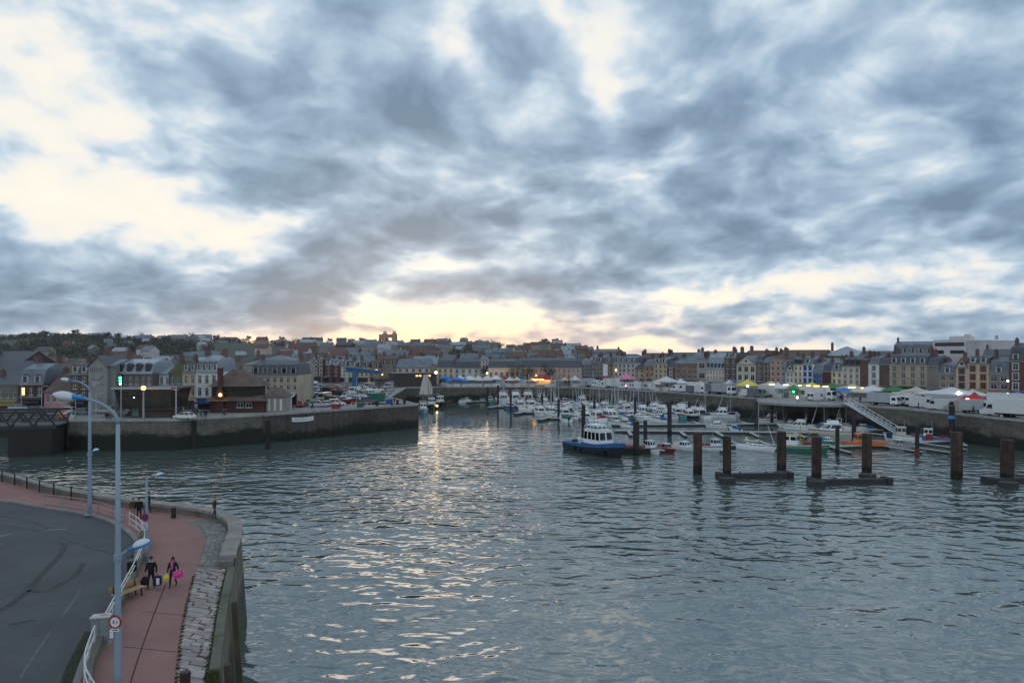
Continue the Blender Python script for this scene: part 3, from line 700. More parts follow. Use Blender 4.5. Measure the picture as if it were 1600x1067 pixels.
# lamp posts
def luminaire(parent, end, dirx, size=1.0, up=False):
    """cobra head: blue cowl + white bowl, hung on the end of an arm"""
    x, y, z = end; d = Vector(dirx).normalized(); a = math.atan2(d.y, d.x); pitch = math.asin(d.z)
    M = Matrix.Translation((x, y, z)) @ Matrix.Rotation(a, 4, 'Z') @ Matrix.Rotation(-pitch, 4, 'Y')
    def tr(pts): return [tuple(M @ Vector(p)) for p in pts]
    secs = []
    for t_, r_ in ((0, .05), (.08, .11), (.45, .14), (.62, .17)):
        secs.append(tr([(t_*size, r_*size*math.cos(q*math.pi/5)*.9, r_*size*math.sin(q*math.pi/5)*.7) for q in range(10)]))
    mb = MB(); mb.loft(secs); mb.build('cowl', BLUEP, parent, smooth=True)
    if up:   # domed head of the low lamps: pale dome over a blue rim
        secs = []
        for z_, k_ in ((-.03, .90), (.04, 1.0), (.13, .88), (.20, .62), (.245, .30), (.25, .03)):
            secs.append(tr([((.62+.40*k_*math.cos(q*math.pi/7))*size, .30*k_*math.sin(q*math.pi/7)*size, z_*size) for q in range(14)]))
        mb = MB(); mb.loft(secs); mb.build('dome', mat('milky_lamp_bowl', (.66, .70, .74), .25, .05, 1, spec=.5), parent, smooth=True)
        secs = [tr([((.62+.42*math.cos(q*math.pi/7))*size, .32*math.sin(q*math.pi/7)*size, z_*size) for q in range(14)]) for z_ in (-.08, -.02, .03)]
        mb = MB(); mb.loft(secs); mb.build('rim', BLUEP, parent, smooth=False); return
    secs = []
    for i in range(9):
        t_ = i/8; r_ = .26*math.sin(math.pi*min(1, .16+.84*t_))**.7 if i < 8 else .02
        cz = -.04
        secs.append(tr([((.5+t_*.95)*size, max(r_, .02)*size*math.cos(q*math.pi/6), (cz+max(r_, .02)*.78*math.sin(q*math.pi/6))*size) for q in range(12)]))
    mb = MB(); mb.loft(secs); mb.build('bowl', mat('milky_lamp_bowl', (.66, .70, .74), .25, .05, 1, spec=.5), parent, smooth=True)
def lamp_post(label, x, y, h, reach, dirv, low=None, zb=QZ, r=.12, arc=True, size=1.0):
    t = thing('street_lamp', label, 'street lamp', (x, y, zb)); d = Vector(dirv+(0,)).normalized()
    mb = MB(); mb.tube([(0, 0, 0), (0, 0, .9), (0, 0, h*.6), (0, 0, h*.93 if arc else h)], [r*1.25, r*1.1, r*.85, r*.6], 10); mb.build('pole', PALEBLUE, t, smooth=True)
    mb = MB(); mb.box((0, 0, .03), (r*4, r*4, .06)); mb.build('base_plate', ALU, t)
    if arc:
        pts = []
        for i in range(9):
            q = i/8*math.pi*.42; pts.append((d.x*reach*(1-math.cos(q))/(1-math.cos(math.pi*.42)), d.y*reach*(1-math.cos(q))/(1-math.cos(math.pi*.42)), h*.93+h*.085*math.sin(q)/math.sin(math.pi*.42)))
        mb = MB(); mb.tube(pts, [r*.6]*5+[r*.5]*4, 8); mb.build('arm', PALEBLUE, t, smooth=True)
        luminaire(t, pts[-1], (d.x, d.y, .16), size)
    else:
        mb = MB(); mb.tube([(0, 0, h-.1), (0, 0, h), (d.x*reach, d.y*reach, h+.12)], r*.45, 8); mb.build('arm', PALEBLUE, t)
        luminaire(t, (d.x*reach, d.y*reach, h+.12), (d.x, d.y, .25), size*.8, True)
    if low:
        lz, lr, ld = low; ld = Vector(ld+(0,)).normalized()
        mb = MB(); mb.tube([(0, 0, lz), (ld.x*lr, ld.y*lr, lz+.22)], .045, 8); mb.build('low_arm', PALEBLUE, t)
        luminaire(t, (ld.x*lr, ld.y*lr, lz+.22), (ld.x, ld.y, .3), size*.85, True)
        mb = MB(); mb.tube([(0, 0, lz-.12), (0, 0, lz+.12)], r*1.25, 10); mb.build('clamp', PALEBLUE, t)
    return t
X1, Y1 = XD(184, 25.8), 25.8
lamp_post('tallest pale blue lamp post with a blue and white head, nearest in front', X1, Y1, ZD(645, 25.8)-QZ+.35, 1.30, (-1, .1), (ZD(866, 25.8)-QZ-.1, .3, (.9, .5)), r=.112, size=.95)
X2, Y2 = XD(140, 55.2), 55.2
lamp_post('second tall lamp post rising from the railing at the far side of the road', X2, Y2, ZD(598, 55.2)-QZ, 1.4, (-1, .1), (ZD(706, 55.2)-QZ-.2, .25, (.9, -.3)), r=.14, size=.8)
X3, Y3 = XD(229, 42.6), 42.6
lamp_post('short lamp post on the promenade carrying the no parking sign', X3, Y3, ZD(748, 42.6)-QZ, .35, (.9, .35), r=.10, arc=False, size=.75)
SIGNRED = mat('sign_red', (.45, .02, .03), .4, .1, 1); SIGNW = mat('sign_white', (.7, .71, .72), .4, .06, 1); SIGNB = mat('sign_blue', (.03, .05, .28), .4, .1, 1); INK = mat('sign_black', (.012, .012, .013), .5, .1, 1)
def disc(mb, c, r, y, m=0, n=28, thick=.012):
    ring = [(c[0]+r*math.cos(2*math.pi*i/n), c[1]+r*math.sin(2*math.pi*i/n)) for i in range(n)]
    mb.prism_y(ring, y-thick, y, m)
# weight limit sign strapped to the front post
sx, sz = X1+.0, ZD(972, Y1-.2)
t = thing('round_sign', 'round white road sign with a red rim on the front lamp post', 'road sign', (sx, Y1-.17, sz), R(-4))
mb = MB(); disc(mb, (0, 0), .25, 0); mb.build('rim', SIGNRED, t)
mb = MB(); disc(mb, (0, 0), .185, -.013, thick=.004); mb.build('face', SIGNW, t)
def glyphs(t, s, size, loc, m, name='lettering', rx=90):
    c = bpy.data.curves.new(name, 'FONT'); c.body = s; c.size = size; c.extrude = .003; c.align_x = 'CENTER'; c.align_y = 'CENTER'
    o = bpy.data.objects.new(name, c); dg = bpy.context.evaluated_depsgraph_get(); COL.objects.link(o); dg.update()
    me = bpy.data.meshes.new_from_object(o.evaluated_get(dg)); bpy.data.objects.remove(o); me.materials.clear(); me.materials.append(m)
    q = bpy.data.objects.new(name, me); link(q, t); q.location = loc; q.rotation_euler = (R(rx), 0, 0); return q
glyphs(t, '6 t', .17, (0, -.021, .01), INK)
t = thing('sign_plate', 'small white plate with a black bar under the round red sign', 'road sign', (sx, Y1-.17, sz-.30), R(-4))
mb = MB(); mb.box((0, 0, 0), (.30, .012, .12)); mb.build('plate', SIGNW, t)
mb = MB(); mb.box((0, -.009, .005), (.20, .005, .035)); mb.build('bar', INK, t)
t = thing('control_box', 'little pale box clamped to the front lamp post under its signs', 'box', (sx-.17, Y1-.06, sz-.5))
mb = MB(); mb.box((0, 0, 0), (.13, .14, .24)); mb.box((0, 0, .135), (.16, .17, .03)); mb.build('casing', SIGNW, t)
# no parking sign on the short post
s3 = ZD(807, Y3)
t = thing('round_sign', 'round blue no parking sign with a red rim on the short lamp post', 'road sign', (X3-.02, Y3-.14, s3), R(-6))
mb = MB(); disc(mb, (0, 0), .24, 0); mb.build('rim', SIGNRED, t)
mb = MB(); disc(mb, (0, 0), .175, -.013, thick=.004); mb.build('face', SIGNB, t)
mb = MB(); mb.box((0, -.020, 0), (.36, .004, .05), M=Matrix.Rotation(R(45), 3, 'Y')); mb.build('slash', SIGNRED, t)
t = thing('sign_plate', 'pale grey plate with dark print below the blue no parking sign', 'road sign', (X3-.02, Y3-.14, s3-.55), R(-6))
mb = MB(); mb.box((0, 0, 0), (.34, .012, .40)); mb.build('plate', SIGNW, t)
mb = MB(); mb.box((0, -.009, .10), (.26, .004, .04)); mb.box((-.02, -.009, 0), (.20, .004, .03)); mb.box((.02, -.009, -.1), (.24, .004, .05)); mb.build('print', INK, t)

# bench, cabinet, litter bin, bollards
bp_ = G(199, 937); t = thing('bench', 'wooden slatted bench beside the low wall on the red promenade', 'bench', (bp_.x, bp_.y+.1, QZ), R(70))
for k in range(4): mb = MB(); mb.box((0, -.18+.13*k, .45), (1.75, .115, .04)); mb.build('seat_slat', WOOD, t)
for k in range(2): mb = MB(); mb.box((0, .33, .62+.15*k), (1.75, .035, .115)); mb.build('back_slat', WOOD, t)
for s in (-1, 1):
    mb = MB(); mb.beam((s*.65, -.2, 0), (s*.65, -.16, .43), .05, .05); mb.beam((s*.65, .22, 0), (s*.65, .33, .84), .05, .05); mb.beam((s*.65, -.2, .40), (s*.65, .26, .40), .05, .05); mb.build('leg_frame', BLACKP, t)
cp = G(149, 1010); t = thing('electrical_cabinet', 'grey metal electrical cabinet with a stickered top beside the white railing', 'cabinet', (cp.x+.08, cp.y+.3, QZ), R(12))
CAB = mat('grey_cabinet_paint', (.26, .28, .29), .45, .15, 1, dirt=((.17, .17, .16), .5))
mb = MB(); mb.box((0, 0, .62), (.72, .42, 1.25)); mb.build('casing', CAB, t)
mb = MB(); mb.box((0, -.01, 1.25), (.80, .50, .06)); mb.build('lid', mat('pale_cabinet_lid', (.50, .50, .50), .5, .15, 1.5), t)
for s in (-1, 1): mb = MB(); mb.box((s*.18, -.222, .62), (.32, .02, 1.1)); mb.box((s*.06, -.24, .65), (.03, .03, .14)); mb.build('door', CAB, t)
mb = MB(); mb.box((.1, .02, 1.283), (.34, .2, .004)); mb.build('sticker', mat('red_white_sticker', (.5, .2, .2), .5, .6, 12), t)
mb = MB(); mb.box((0, 0, .02), (.76, .46, .05)); mb.build('plinth', CONC, t)
lp = G(206, 903); t = thing('litter_bin', 'dark litter bin standing against the low wall near the two shoppers', 'litter bin', (lp.x, lp.y, QZ), R(20))
mb = MB(); mb.tube([(0, 0, .08), (0, 0, .2), (0, 0, .95)], [.2, .24, .26], 14); mb.build('barrel', BLACKP, t, smooth=False)
mb = MB(); mb.tube([(0, 0, .95), (0, 0, 1.0), (0, 0, 1.06)], [.28, .28, .16], 14); mb.build('hood', mat('bin_lid', (.03, .03, .032), .4, .1, 1), t)
for a in range(3): mb = MB(); mb.tube([(.15*math.cos(a*2.1), .15*math.sin(a*2.1), 0), (.15*math.cos(a*2.1), .15*math.sin(a*2.1), .1)], .025, 6); mb.build('foot', BLACKP, t)
p = G(199, 905); t = thing('trash_bag_post', 'slim dark post with a bag ring leaning at the low wall behind the bin', 'post', (p.x-.5, p.y+1.4, QZ)); 
mb = MB(); mb.tube([(0, 0, 0), (0, 0, 1.0)], .03, 8); mb.build('post', BLACKP, t); mb = MB(); mb.tube([(.2*math.cos(a*.7), .2*math.sin(a*.7)-.2, .95) for a in range(10)], .015, 6); mb.build('ring', BLACKP, t)
def bollard(label, px, py, h, r=.17):
    g = G(px, py); t = thing('bollard', label, 'bollard', (g.x, g.y, QZ), group='rusty bollards on the promenade')
    mb = MB(); mb.tube([(0, 0, 0), (0, 0, h-.02)], r, 14); mb.build('post', mat('brown_bollard', (.05, .028, .024), .6, .3, 2, .2), t, smooth=False)
    mb = MB(); mb.tube([(0, 0, h-.02), (0, 0, h+.02), (0, 0, h+.05)], [r*1.03, r*1.03, r*.7], 14); mb.build('cap', mat('dark_bollard_cap', (.045, .04, .042), .5, .2, 2), t)
bollard('brown bollard on the red promenade by the parapet, near the lone walker', 271, 809, .80, .18)
bollard('brown bollard on the stone paving at the bottom edge', 289, 1086, .88, .19)

# ------------------------------------------------------------------ buildings
WINM = {}
def win_mesh(w, h, fr, style):
    key = (round(w, 2), round(h, 2), fr.name, style)
    if key not in WINM:
        mb = MB(); t = .09
        mb.box((-w/2+t/2, 0, h/2), (t, .08, h)); mb.box((w/2-t/2, 0, h/2), (t, .08, h)); mb.box((0, 0, h-t/2), (w-2*t, .08, t)); mb.box((0, 0, t/2), (w-2*t, .08, t))
        mb.box((0, -.005, h/2), (.07, .07, h-2*t)); mb.box((0, -.002, h*.68), (w-2*t, .05, .06))
        if style == 'sill': mb.box((0, -.16, -.05), (w+.24, .28, .1))
        if style == 'balcony':
            mb.box((0, -.3, -.03), (w+.3, .5, .06))
            for k in range(7): mb.box((-w/2-.1+(w+.2)*k/6, -.5, .42), (.03, .03, .85))
            mb.box((0, -.5, .86), (w+.3, .05, .05))
        if style == 'surround':
            mb.box((-w/2-.1, -.21, h/2), (.2, .06, h+.1)); mb.box((w/2+.1, -.21, h/2), (.2, .06, h+.1)); mb.box((0, -.21, h+.12), (w+.5, .08, .22)); mb.box((0, -.22, -.06), (w+.4, .14, .12))
        me = mb.mesh('window', fr)
        pm = MB(); pm.add([(-w/2+.05, .05, .05), (w/2-.05, .05, .05), (w/2-.05, .05, h-.05), (-w/2+.05, .05, h-.05)], [(0, 1, 2, 3)])
        WINM[key] = (me, pm.mesh('pane', GLASS), pm.mesh('pane', LITWIN))
    return WINM[key]
def add_window(t, w, h, x, y, z, fr=None, style='sill', lit=.02, rz=0):
    me, pn, pl = win_mesh(w, h, fr or FRAMEW, style)
    o = inst('window', me, t, (x, y, z), rz); inst('pane', pl if random.random() < lit else pn, o); return o
def front_wall(mb, W, z0, z1, holes, depth=.22, m=0):
    """front face in y=0 with rectangular holes (x0,x1,z0,z1) and their reveals"""
    xs = sorted(set([0, W]+[round(v, 3) for h in holes for v in h[:2]])); zs = sorted(set([z0, z1]+[round(v, 3) for h in holes for v in h[2:]]))
    for i in range(len(xs)-1):
        for j in range(len(zs)-1):
            cx, cz = (xs[i]+xs[i+1])/2, (zs[j]+zs[j+1])/2
            if any(h[0] < cx < h[1] and h[2] < cz < h[3] for h in holes): continue
            mb.add([(xs[i], 0, zs[j]), (xs[i+1], 0, zs[j]), (xs[i+1], 0, zs[j+1]), (xs[i], 0, zs[j+1])], [(0, 1, 2, 3)], m)
    for a, b, c, d in holes:
        mb.add([(a, 0, c), (b, 0, c), (b, 0, d), (a, 0, d), (a, depth, c), (b, depth, c), (b, depth, d), (a, depth, d)], [(0, 4, 5, 1), (1, 5, 6, 2), (2, 6, 7, 3), (3, 7, 4, 0)], m)
def building(label, px0, px1, d0, d1, ye, yr, wm, rm, rows=3, cols=3, roof='mansard', cat='building', name='town_house', gh=2.9, ww=None, style='sill', fr=None, depth=11, dormers=0, dm='white', chim=1, shop=None, group=None, base=QZ, gable_side=None, blind=False, lit=.012, sidewin=False, arches=False, cornice=True, chm=None):
    p0 = Vector((XD(px0, d0), d0, 0)); p1 = Vector((XD(px1, d1), d1, 0)); v = p1-p0; W = v.length-.03; rz = math.atan2(v.y, v.x)
    dm_ = (d0+d1)/2; H = ZD(ye, dm_)-base; RH = max(.6, ZD(yr, dm_)-base-H)
    t = thing(name, label, cat, (p0.x, p0.y, base), rz, group)
    holes = []; wins = []
    if arches: gh = min(gh, H*.36)
    if gh > H*.5: gh = H*.36
    if not blind and cols > 0:
        sh = (H-gh-.25)/rows; cw = W/cols; w_ = ww or min(1.25, cw*.5); h_ = min(2.0, sh*.68)
        for r_ in range(rows):
            for c_ in range(cols):
                x = cw*(c_+.5); z = gh+sh*r_+sh*.14
                holes.append((x-w_/2, x+w_/2, z, z+h_)); wins.append((x, z))
    sh_holes = []
    if gh > 1.5 and not arches and not blind:
        n = max(1, int(W/4.2)); q = W/n
        for i in range(n): sh_holes.append((q*i+.35, q*(i+1)-.35, .12, gh-.65))
    if arches:
        n = max(2, int(round(W/3.0))); q = W/n
        for i in range(n): sh_holes.append((q*i+q*.2, q*i+q*.8, .02, gh*.62))
    mb = MB(); front_wall(mb, W, 0, H, holes+sh_holes)
    mb.add([(0, 0, 0), (0, depth, 0), (0, depth, H), (0, 0, H), (W, 0, 0), (W, depth, 0), (W, depth, H), (W, 0, H)], [(0, 3, 2, 1), (4, 5, 6, 7), (1, 2, 6, 5)])
    gx = roof == 'gable'; 
    if gx: mb.add([(0, 0, H), (0, depth, H), (0, depth/2, H+RH-.06), (W, 0, H), (W, depth, H), (W, depth/2, H+RH-.06)], [(0, 2, 1), (3, 4, 5)])
    if roof == 'front': mb.add([(0, 0, H), (W, 0, H), (W/2, 0, H+RH-.08), (0, depth, H), (W, depth, H), (W/2, depth, H+RH-.08)], [(0, 1, 2), (4, 3, 5)])
    mb.build('wall', wm, t)
    for (x, z) in wins: add_window(t, w_, h_, x, .14, z, fr, style, lit)
    # ground floor: shop fronts / arcade depth
    if sh_holes:
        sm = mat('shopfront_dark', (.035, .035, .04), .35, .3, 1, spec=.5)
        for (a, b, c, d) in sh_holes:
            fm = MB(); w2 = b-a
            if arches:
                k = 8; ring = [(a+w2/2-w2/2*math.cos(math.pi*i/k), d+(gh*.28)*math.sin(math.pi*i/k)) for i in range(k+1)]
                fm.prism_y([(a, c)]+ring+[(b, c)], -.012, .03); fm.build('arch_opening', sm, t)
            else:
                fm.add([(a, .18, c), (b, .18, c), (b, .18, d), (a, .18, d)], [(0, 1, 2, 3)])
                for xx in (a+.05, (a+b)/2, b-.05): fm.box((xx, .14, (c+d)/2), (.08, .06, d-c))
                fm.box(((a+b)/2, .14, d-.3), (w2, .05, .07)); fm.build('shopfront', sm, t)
        if shop is not None:
            fm = MB(); fm.box((W/2, -.10, gh-.38), (W*.94, .14, .44)); fm.build('shop_sign', shop, t)
            fm = MB(); fm.add([(W*.05, -.05, gh-.7), (W*.95, -.05, gh-.7), (W*.95, -1.5, gh-1.15), (W*.05, -1.5, gh-1.15), (W*.95, -1.5, gh-1.35), (W*.05, -1.5, gh-1.35)], [(0, 1, 2, 3), (3, 2, 4, 5)]); fm.build('awning', shop, t)
    if cornice and roof != 'front':
        cm = MB(); cm.box((W/2, -.10, H-.13), (W-.02, .26, .24)); 
        TRIM = mat('stone_trim', (.36, .34, .31), .85, .2, 1, dirt=((.2, .19, .17), .5)); cm.build('cornice', TRIM, t)
        if gh > 1.5: cm = MB(); cm.box((W/2, -.07, gh-.02), (W-.04, .18, .16)); cm.build('string_course', TRIM, t)
    # roof
    rb = MB(); o_ = .22
    if roof in ('mansard', 'mansard_low'):
        s1 = RH*(.72 if roof == 'mansard' else .5); i1 = min(1.3, depth*.15); i2 = depth/2-.2
        a = [(-.02, -o_, H), (W+.02, -o_, H), (W+.02, depth+o_, H), (-.02, depth+o_, H)]
        b = [(.10, i1, H+s1), (W-.10, i1, H+s1), (W-.10, depth-i1, H+s1), (.10, depth-i1, H+s1)]
        c = [(.3, i2, H+RH), (W-.3, i2, H+RH), (W-.3, depth-i2, H+RH), (.3, depth-i2, H+RH)]
        rb.loft([a, b, c])
        rb.build('roof', rm, t)
    elif roof == 'hip':
        i2 = min(W/2-.3, depth/2)
        a = [(-o_, -o_, H), (W+o_, -o_, H), (W+o_, depth+o_, H), (-o_, depth+o_, H)]; c = [(i2, depth/2-.1, H+RH), (W-i2, depth/2-.1, H+RH), (W-i2, depth/2+.1, H+RH), (i2, depth/2+.1, H+RH)]
        rb.loft([a, c]); rb.build('roof', rm, t)
    elif roof == 'gable':
        th = .16
        for s in (0, 1):
            y0, y1 = (-.3, depth/2) if s == 0 else (depth+.3, depth/2)
            k = RH/(depth/2); z0 = H-.3*k
            rb.add([(-.15, y0, z0), (W+.15, y0, z0), (W+.15, y1, H+RH), (-.15, y1, H+RH), (-.15, y0, z0+th), (W+.15, y0, z0+th), (W+.15, y1, H+RH+th), (-.15, y1, H+RH+th)], [(0, 1, 2, 3), (4, 7, 6, 5), (0, 4, 5, 1), (1, 5, 6, 2), (3, 2, 6, 7), (0, 3, 7, 4)])
        rb.build('roof', rm, t)
    elif roof == 'front':
        th = .18
        for s in (-1, 1):
            xe = W/2+s*(W/2+.25); k = RH/(W/2); ze = H-.25*k
            rb.add([(xe, -.35, ze), (W/2, -.35, H+RH), (W/2, depth, H+RH), (xe, depth, ze), (xe, -.35, ze+th), (W/2, -.35, H+RH+th), (W/2, depth, H+RH+th), (xe, depth, ze+th)], [(0, 1, 2, 3), (4, 7, 6, 5), (0, 4, 5, 1), (2, 6, 7, 3), (0, 3, 7, 4)])
        rb.build('roof', rm, t)
        if RH > 2 and not blind:
            cb = MB(); cb.box((W/2, -.12, H-.1), (W+.3, .3, .25)); cb.build('pediment_base', MATS['stone_trim'] if 'stone_trim' in MATS else CONC, t)
            ob = MB(); ob.prism_y([(W/2+.45*math.cos(i*math.pi/5), H+RH*.38+.45*math.sin(i*math.pi/5)) for i in range(10)], -.02, .02); ob.build('round_window', DGLASS, t)
    else:
        rb.box((W/2, depth/2, H+.15), (W+.1, depth+.1, .3)); rb.build('roof', rm, t)
    # dormers standing on the steep slope
    if dormers:
        dmm = {'white': FRAMEW, 'dark': SLATE2, 'stone': MATS.get('stone_trim') or CONC, 'wood': FRAMED}[dm]
        dw, dh = min(1.35, W/dormers*.55), min(1.7, RH*.62)
        for i in range(dormers):
            x = W*(i+.5)/dormers; b = MB(); z = H+.25
            b.box((x, .75, z+dh/2), (dw, 1.5, dh)); 
            d_ = b.build('dormer', dmm, t)
            b = MB(); b.prism_y([(x-dw/2-.1, z+dh), (x+dw/2+.1, z+dh), (x, z+dh+.45)], -.08, 1.6); b.build('dormer_roof', SLATE2, d_)
            b = MB(); b.add([(x-dw*.34, -.015, z+.2), (x+dw*.34, -.015, z+.2), (x+dw*.34, -.015, z+dh-.15), (x-dw*.34, -.015, z+dh-.15)], [(0, 1, 2, 3)]); b.build('pane', GLASS, d_)
    for i in range(chim):
        x = W*(.06 if i == 0 else .94 if i == 1 else .5); cw_ = random.uniform(.8, 1.2); ch_ = random.uniform(1.0, 1.9)
        yy = depth*random.uniform(.4, .6); x = max(.5, min(W-.5, x)); zt = H+RH*.96
        b = MB(); b.box((x, yy, zt+ch_/2-.9), (.62, cw_*1.5, ch_+1.8)); b.box((x, yy, zt+ch_+.04), (.74, cw_*1.5+.12, .12))
        for q in (-.5, 0, .5): b.tube([(x, yy+q*cw_, zt+ch_+.1), (x, yy+q*cw_, zt+ch_+.5)], .12, 6)
        b.build('chimney', chm or BRICKCH, t)
    return t

# --- right hand quay: one row of old fronts, left to right
def dR(px): return 283.24/((px-800)/F+.78)
W_ = wallm
def right(label, px0, px1, ye, yr, wm, rm=SLATE, rows=3, cols=2, **k):
    return building(label, px0, px1, dR(px0), dR(px1), ye, yr, wm, rm, rows, cols, **k)
BR = lambda r, g, b: wallm(r, g, b, .95, 'brick')
right('narrow grey house beside the end of the long arcade building', 906, 924, 569, 560, W_(120, 112, 118), SLATE, 3, 3, chim=2)
right('dull mauve house left of the ochre house with the white banner', 924, 941, 566, 557, W_(128, 112, 112), SLATE2, 3, 3, dormers=2)
right('ochre brown house behind the tall white banner', 941, 959, 567, 556, W_(150, 118, 88), SLATE2, 3, 2, dormers=1, chim=2)
right('five-bay cream white house with pale shutters and white dormers, right of the white banner', 959, 992, 567, 556, W_(196, 184, 172), SLATE, 3, 5, dormers=4, shop=paint(170, 40, 60))
right('low yellow ochre house next to the orange one', 992, 1007, 576, 566, W_(190, 150, 88), SLATE2, 2, 2, roof='gable')
right('orange house between two yellow fronts', 1007, 1022, 571, 560, W_(186, 118, 78), SLATE, 2, 2, chim=2)
right('pale yellow three-bay house right of the orange house', 1022, 1042, 568, 558, W_(205, 176, 122), SLATE, 3, 3, dormers=2)
right('narrow red brick house with white window frames between tan houses', 1042, 1055, 574, 562, BR(142, 74, 62), SLATE2, 3, 1, style='surround')
right('wide tan brick house under a long grey roof', 1055, 1089, 568, 558, BR(158, 122, 94), SLATE, 3, 4, dormers=0, roof='gable', chim=2)
right('pale grey front with one tall arched opening', 1089, 1104, 561, 555, W_(168, 158, 150), SLATE, 2, 1, roof='flat', ww=2.6)
right('cream house with a very high blue-grey mansard roof', 1104, 1132, 577, 551, W_(204, 188, 160), ZINC, 2, 6, dormers=5, dm='dark')
right('tall dark brown brick house left of the temple-fronted one', 1132, 1151, 559, 550, BR(112, 90, 80), SLATE2, 4, 2, dormers=2, chim=2)
right('cream stone temple front with a triangular pediment', 1151, 1181, 569, 556, W_(196, 178, 150), SLATE, 2, 3, roof='front', arches=True, ww=1.6, chim=0)
right('grey-brown brick house with small windows right of the temple front', 1181, 1192, 563, 553, BR(126, 104, 92), SLATE2, 4, 1, chim=2)
right('dark mauve brick house left of the peach tower-like house', 1192, 1203, 566, 556, BR(112, 88, 86), SLATE, 4, 2)
right('peach orange narrow house, taller than its neighbours', 1203, 1220, 561, 552, W_(206, 146, 106), TILE, 4, 2, roof='hip', chim=2)
right('slim lilac grey house beside the peach house', 1220, 1228, 570, 562, W_(158, 148, 154), SLATE, 3, 1, chim=0)
right('small cream house with a pale gable, right of the lilac one', 1228, 1240, 580, 568, W_(198, 190, 178), SLATE, 2, 2, roof='front', chim=0)
right('cream yellow house with two dark dormers left of the blue-windowed house', 1240, 1254, 569, 560, W_(212, 196, 156), SLATE2, 3, 2, dormers=2, dm='dark')
right('white house with bright blue window bays', 1254, 1270, 569, 559, W_(205, 206, 206), SLATE, 3, 2, fr=paint(60, 130, 200), style='surround', dormers=1)
right('red brick house with one blue and white bay window', 1270, 1286, 582, 565, BR(150, 66, 54), SLATE, 2, 2, fr=paint(90, 150, 210), style='surround')
right('blank dark red brick house side', 1286, 1299, 580, 566, BR(112, 62, 56), SLATE2, 2, 1, blind=True)
right('pale yellow two-storey house with a grey roof, right of the blank brick side', 1299, 1316, 579, 562, W_(214, 190, 138), SLATE, 2, 2, dormers=1)
right('cream white three-bay house with tall balconied windows', 1316, 1344, 572, 556, W_(208, 196, 174), SLATE2, 3, 3, style='balcony', dormers=3, dm='wood', shop=paint(190, 150, 90))
right('windowless brown brick flank beside the balconied cream house', 1344, 1357, 561, 557, BR(122, 84, 72), SLATE, 3, 1, blind=True, roof='flat', chim=2)
right('narrow white house with three stacked windows', 1357, 1374, 568, 556, W_(206, 204, 204), SLATE, 3, 1, style='balcony', chim=1)
right('brown brick house flank between the narrow white house and the big stone one', 1374, 1390, 569, 558, BR(112, 88, 78), SLATE2, 3, 2, blind=True, chim=2)
right('big tan stone building with four round-topped dormers', 1390, 1449, 569, 551, W_(168, 146, 112), SLATE2, 3, 4, dormers=4, chim=2, style='balcony', shop=paint(60, 70, 50), gh=3.2)
right('rounded grey rendered corner house without windows', 1449, 1467, 571, 555, W_(128, 116, 106), SLATE2, 3, 2, blind=True)
right('tan house with one wide dormer, right of the rounded corner', 1467, 1494, 584, 565, W_(160, 136, 112), SLATE, 2, 2, dormers=1, dm='white', style='sill')
right('cream house with a red brick middle strip', 1494, 1512, 573, 560, W_(190, 170, 150), TILE, 3, 1, fr=paint(130, 60, 50), style='surround', roof='front')
right('cream house with terracotta window surrounds and two white dormers', 1512, 1545, 568, 556, W_(205, 178, 132), SLATE2, 3, 2, fr=paint(170, 90, 50), style='surround', dormers=2)
right('grey stone house under a deep dark slate roof', 1545, 1577, 584, 557, W_(150, 134, 116), SLATE, 2, 2, dormers=1, ww=1.6)
right('red brick mansard house at the right edge', 1577, 1640, 564, 535, BR(140, 74, 54), SLATE2, 3, 3, dormers=3, style='surround', chim=2)
right('brick house beyond the right edge of the row', 1640, 1720, 566, 540, BR(130, 80, 62), SLATE, 3, 4, dormers=3)

# second row behind the right hand fronts, seen as roofs
def rear(label, px0, px1, dd, ye, yr, wm, rm, roof, **k):
    d0, d1 = dR(px0)+dd, dR(px1)+dd
    k.setdefault('chim', 1); k.setdefault('name', 'rear_house'); k.setdefault('cornice', False)
    return building(label, px0, px1, d0, d1, ye, yr, wm, rm, k.pop('rows', 2), k.pop('cols', 3), roof=roof, **k)
rear('long brown barn-like roof rising behind the peach house', 1210, 1285, 42, 557, 547, BR(120, 96, 84), TILE, 'gable', depth=14, blind=True)
rear('big pale roof with a brown gable behind the balconied cream house', 1284, 1340, 46, 556, 541, BR(130, 92, 74), ZINC, 'hip', depth=18, blind=True)
rear('dark roof with a chimney between the pale roof and the modern block', 1340, 1394, 30, 558, 549, BR(112, 90, 80), SLATE2, 'gable', blind=True, chim=2)
rear('blue-grey mansard block beside the modern white building on the skyline', 1396, 1458, 62, 552, 533, W_(140, 144, 150), SLATE, 'mansard', dormers=5, dm='white', blind=True, chim=1)
rear('dark roof ridge right of the modern white building', 1536, 1580, 40, 556, 546, BR(112, 88, 78), SLATE2, 'gable', blind=True)
rear('grey slate roofs behind the blue-windowed house', 1232, 1276, 18, 566, 557, W_(150, 140, 130), SLATE, 'gable', blind=True)
rear('slate roof behind the low red brick house', 1270, 1316, 16, 569, 560, W_(140, 130, 120), SLATE, 'gable', blind=True, chim=2)
rear('reddish roof behind the temple front', 1160, 1204, 26, 556, 548, BR(120, 72, 62), REDTILE, 'gable', blind=True, chim=2)
rear('grey roof with dark ridge behind the pale arch front', 1082, 1138, 24, 557, 549, BR(126, 110, 100), SLATE, 'gable', blind=True, chim=2)
rear('dark gabled roof behind the tan brick house', 1036, 1082, 26, 560, 551, BR(112, 96, 88), SLATE2, 'gable', blind=True, chim=2)
rear('roof with two chimneys behind the orange house', 996, 1036, 24, 562, 552, BR(118, 92, 80), TILE, 'gable', blind=True, chim=2)
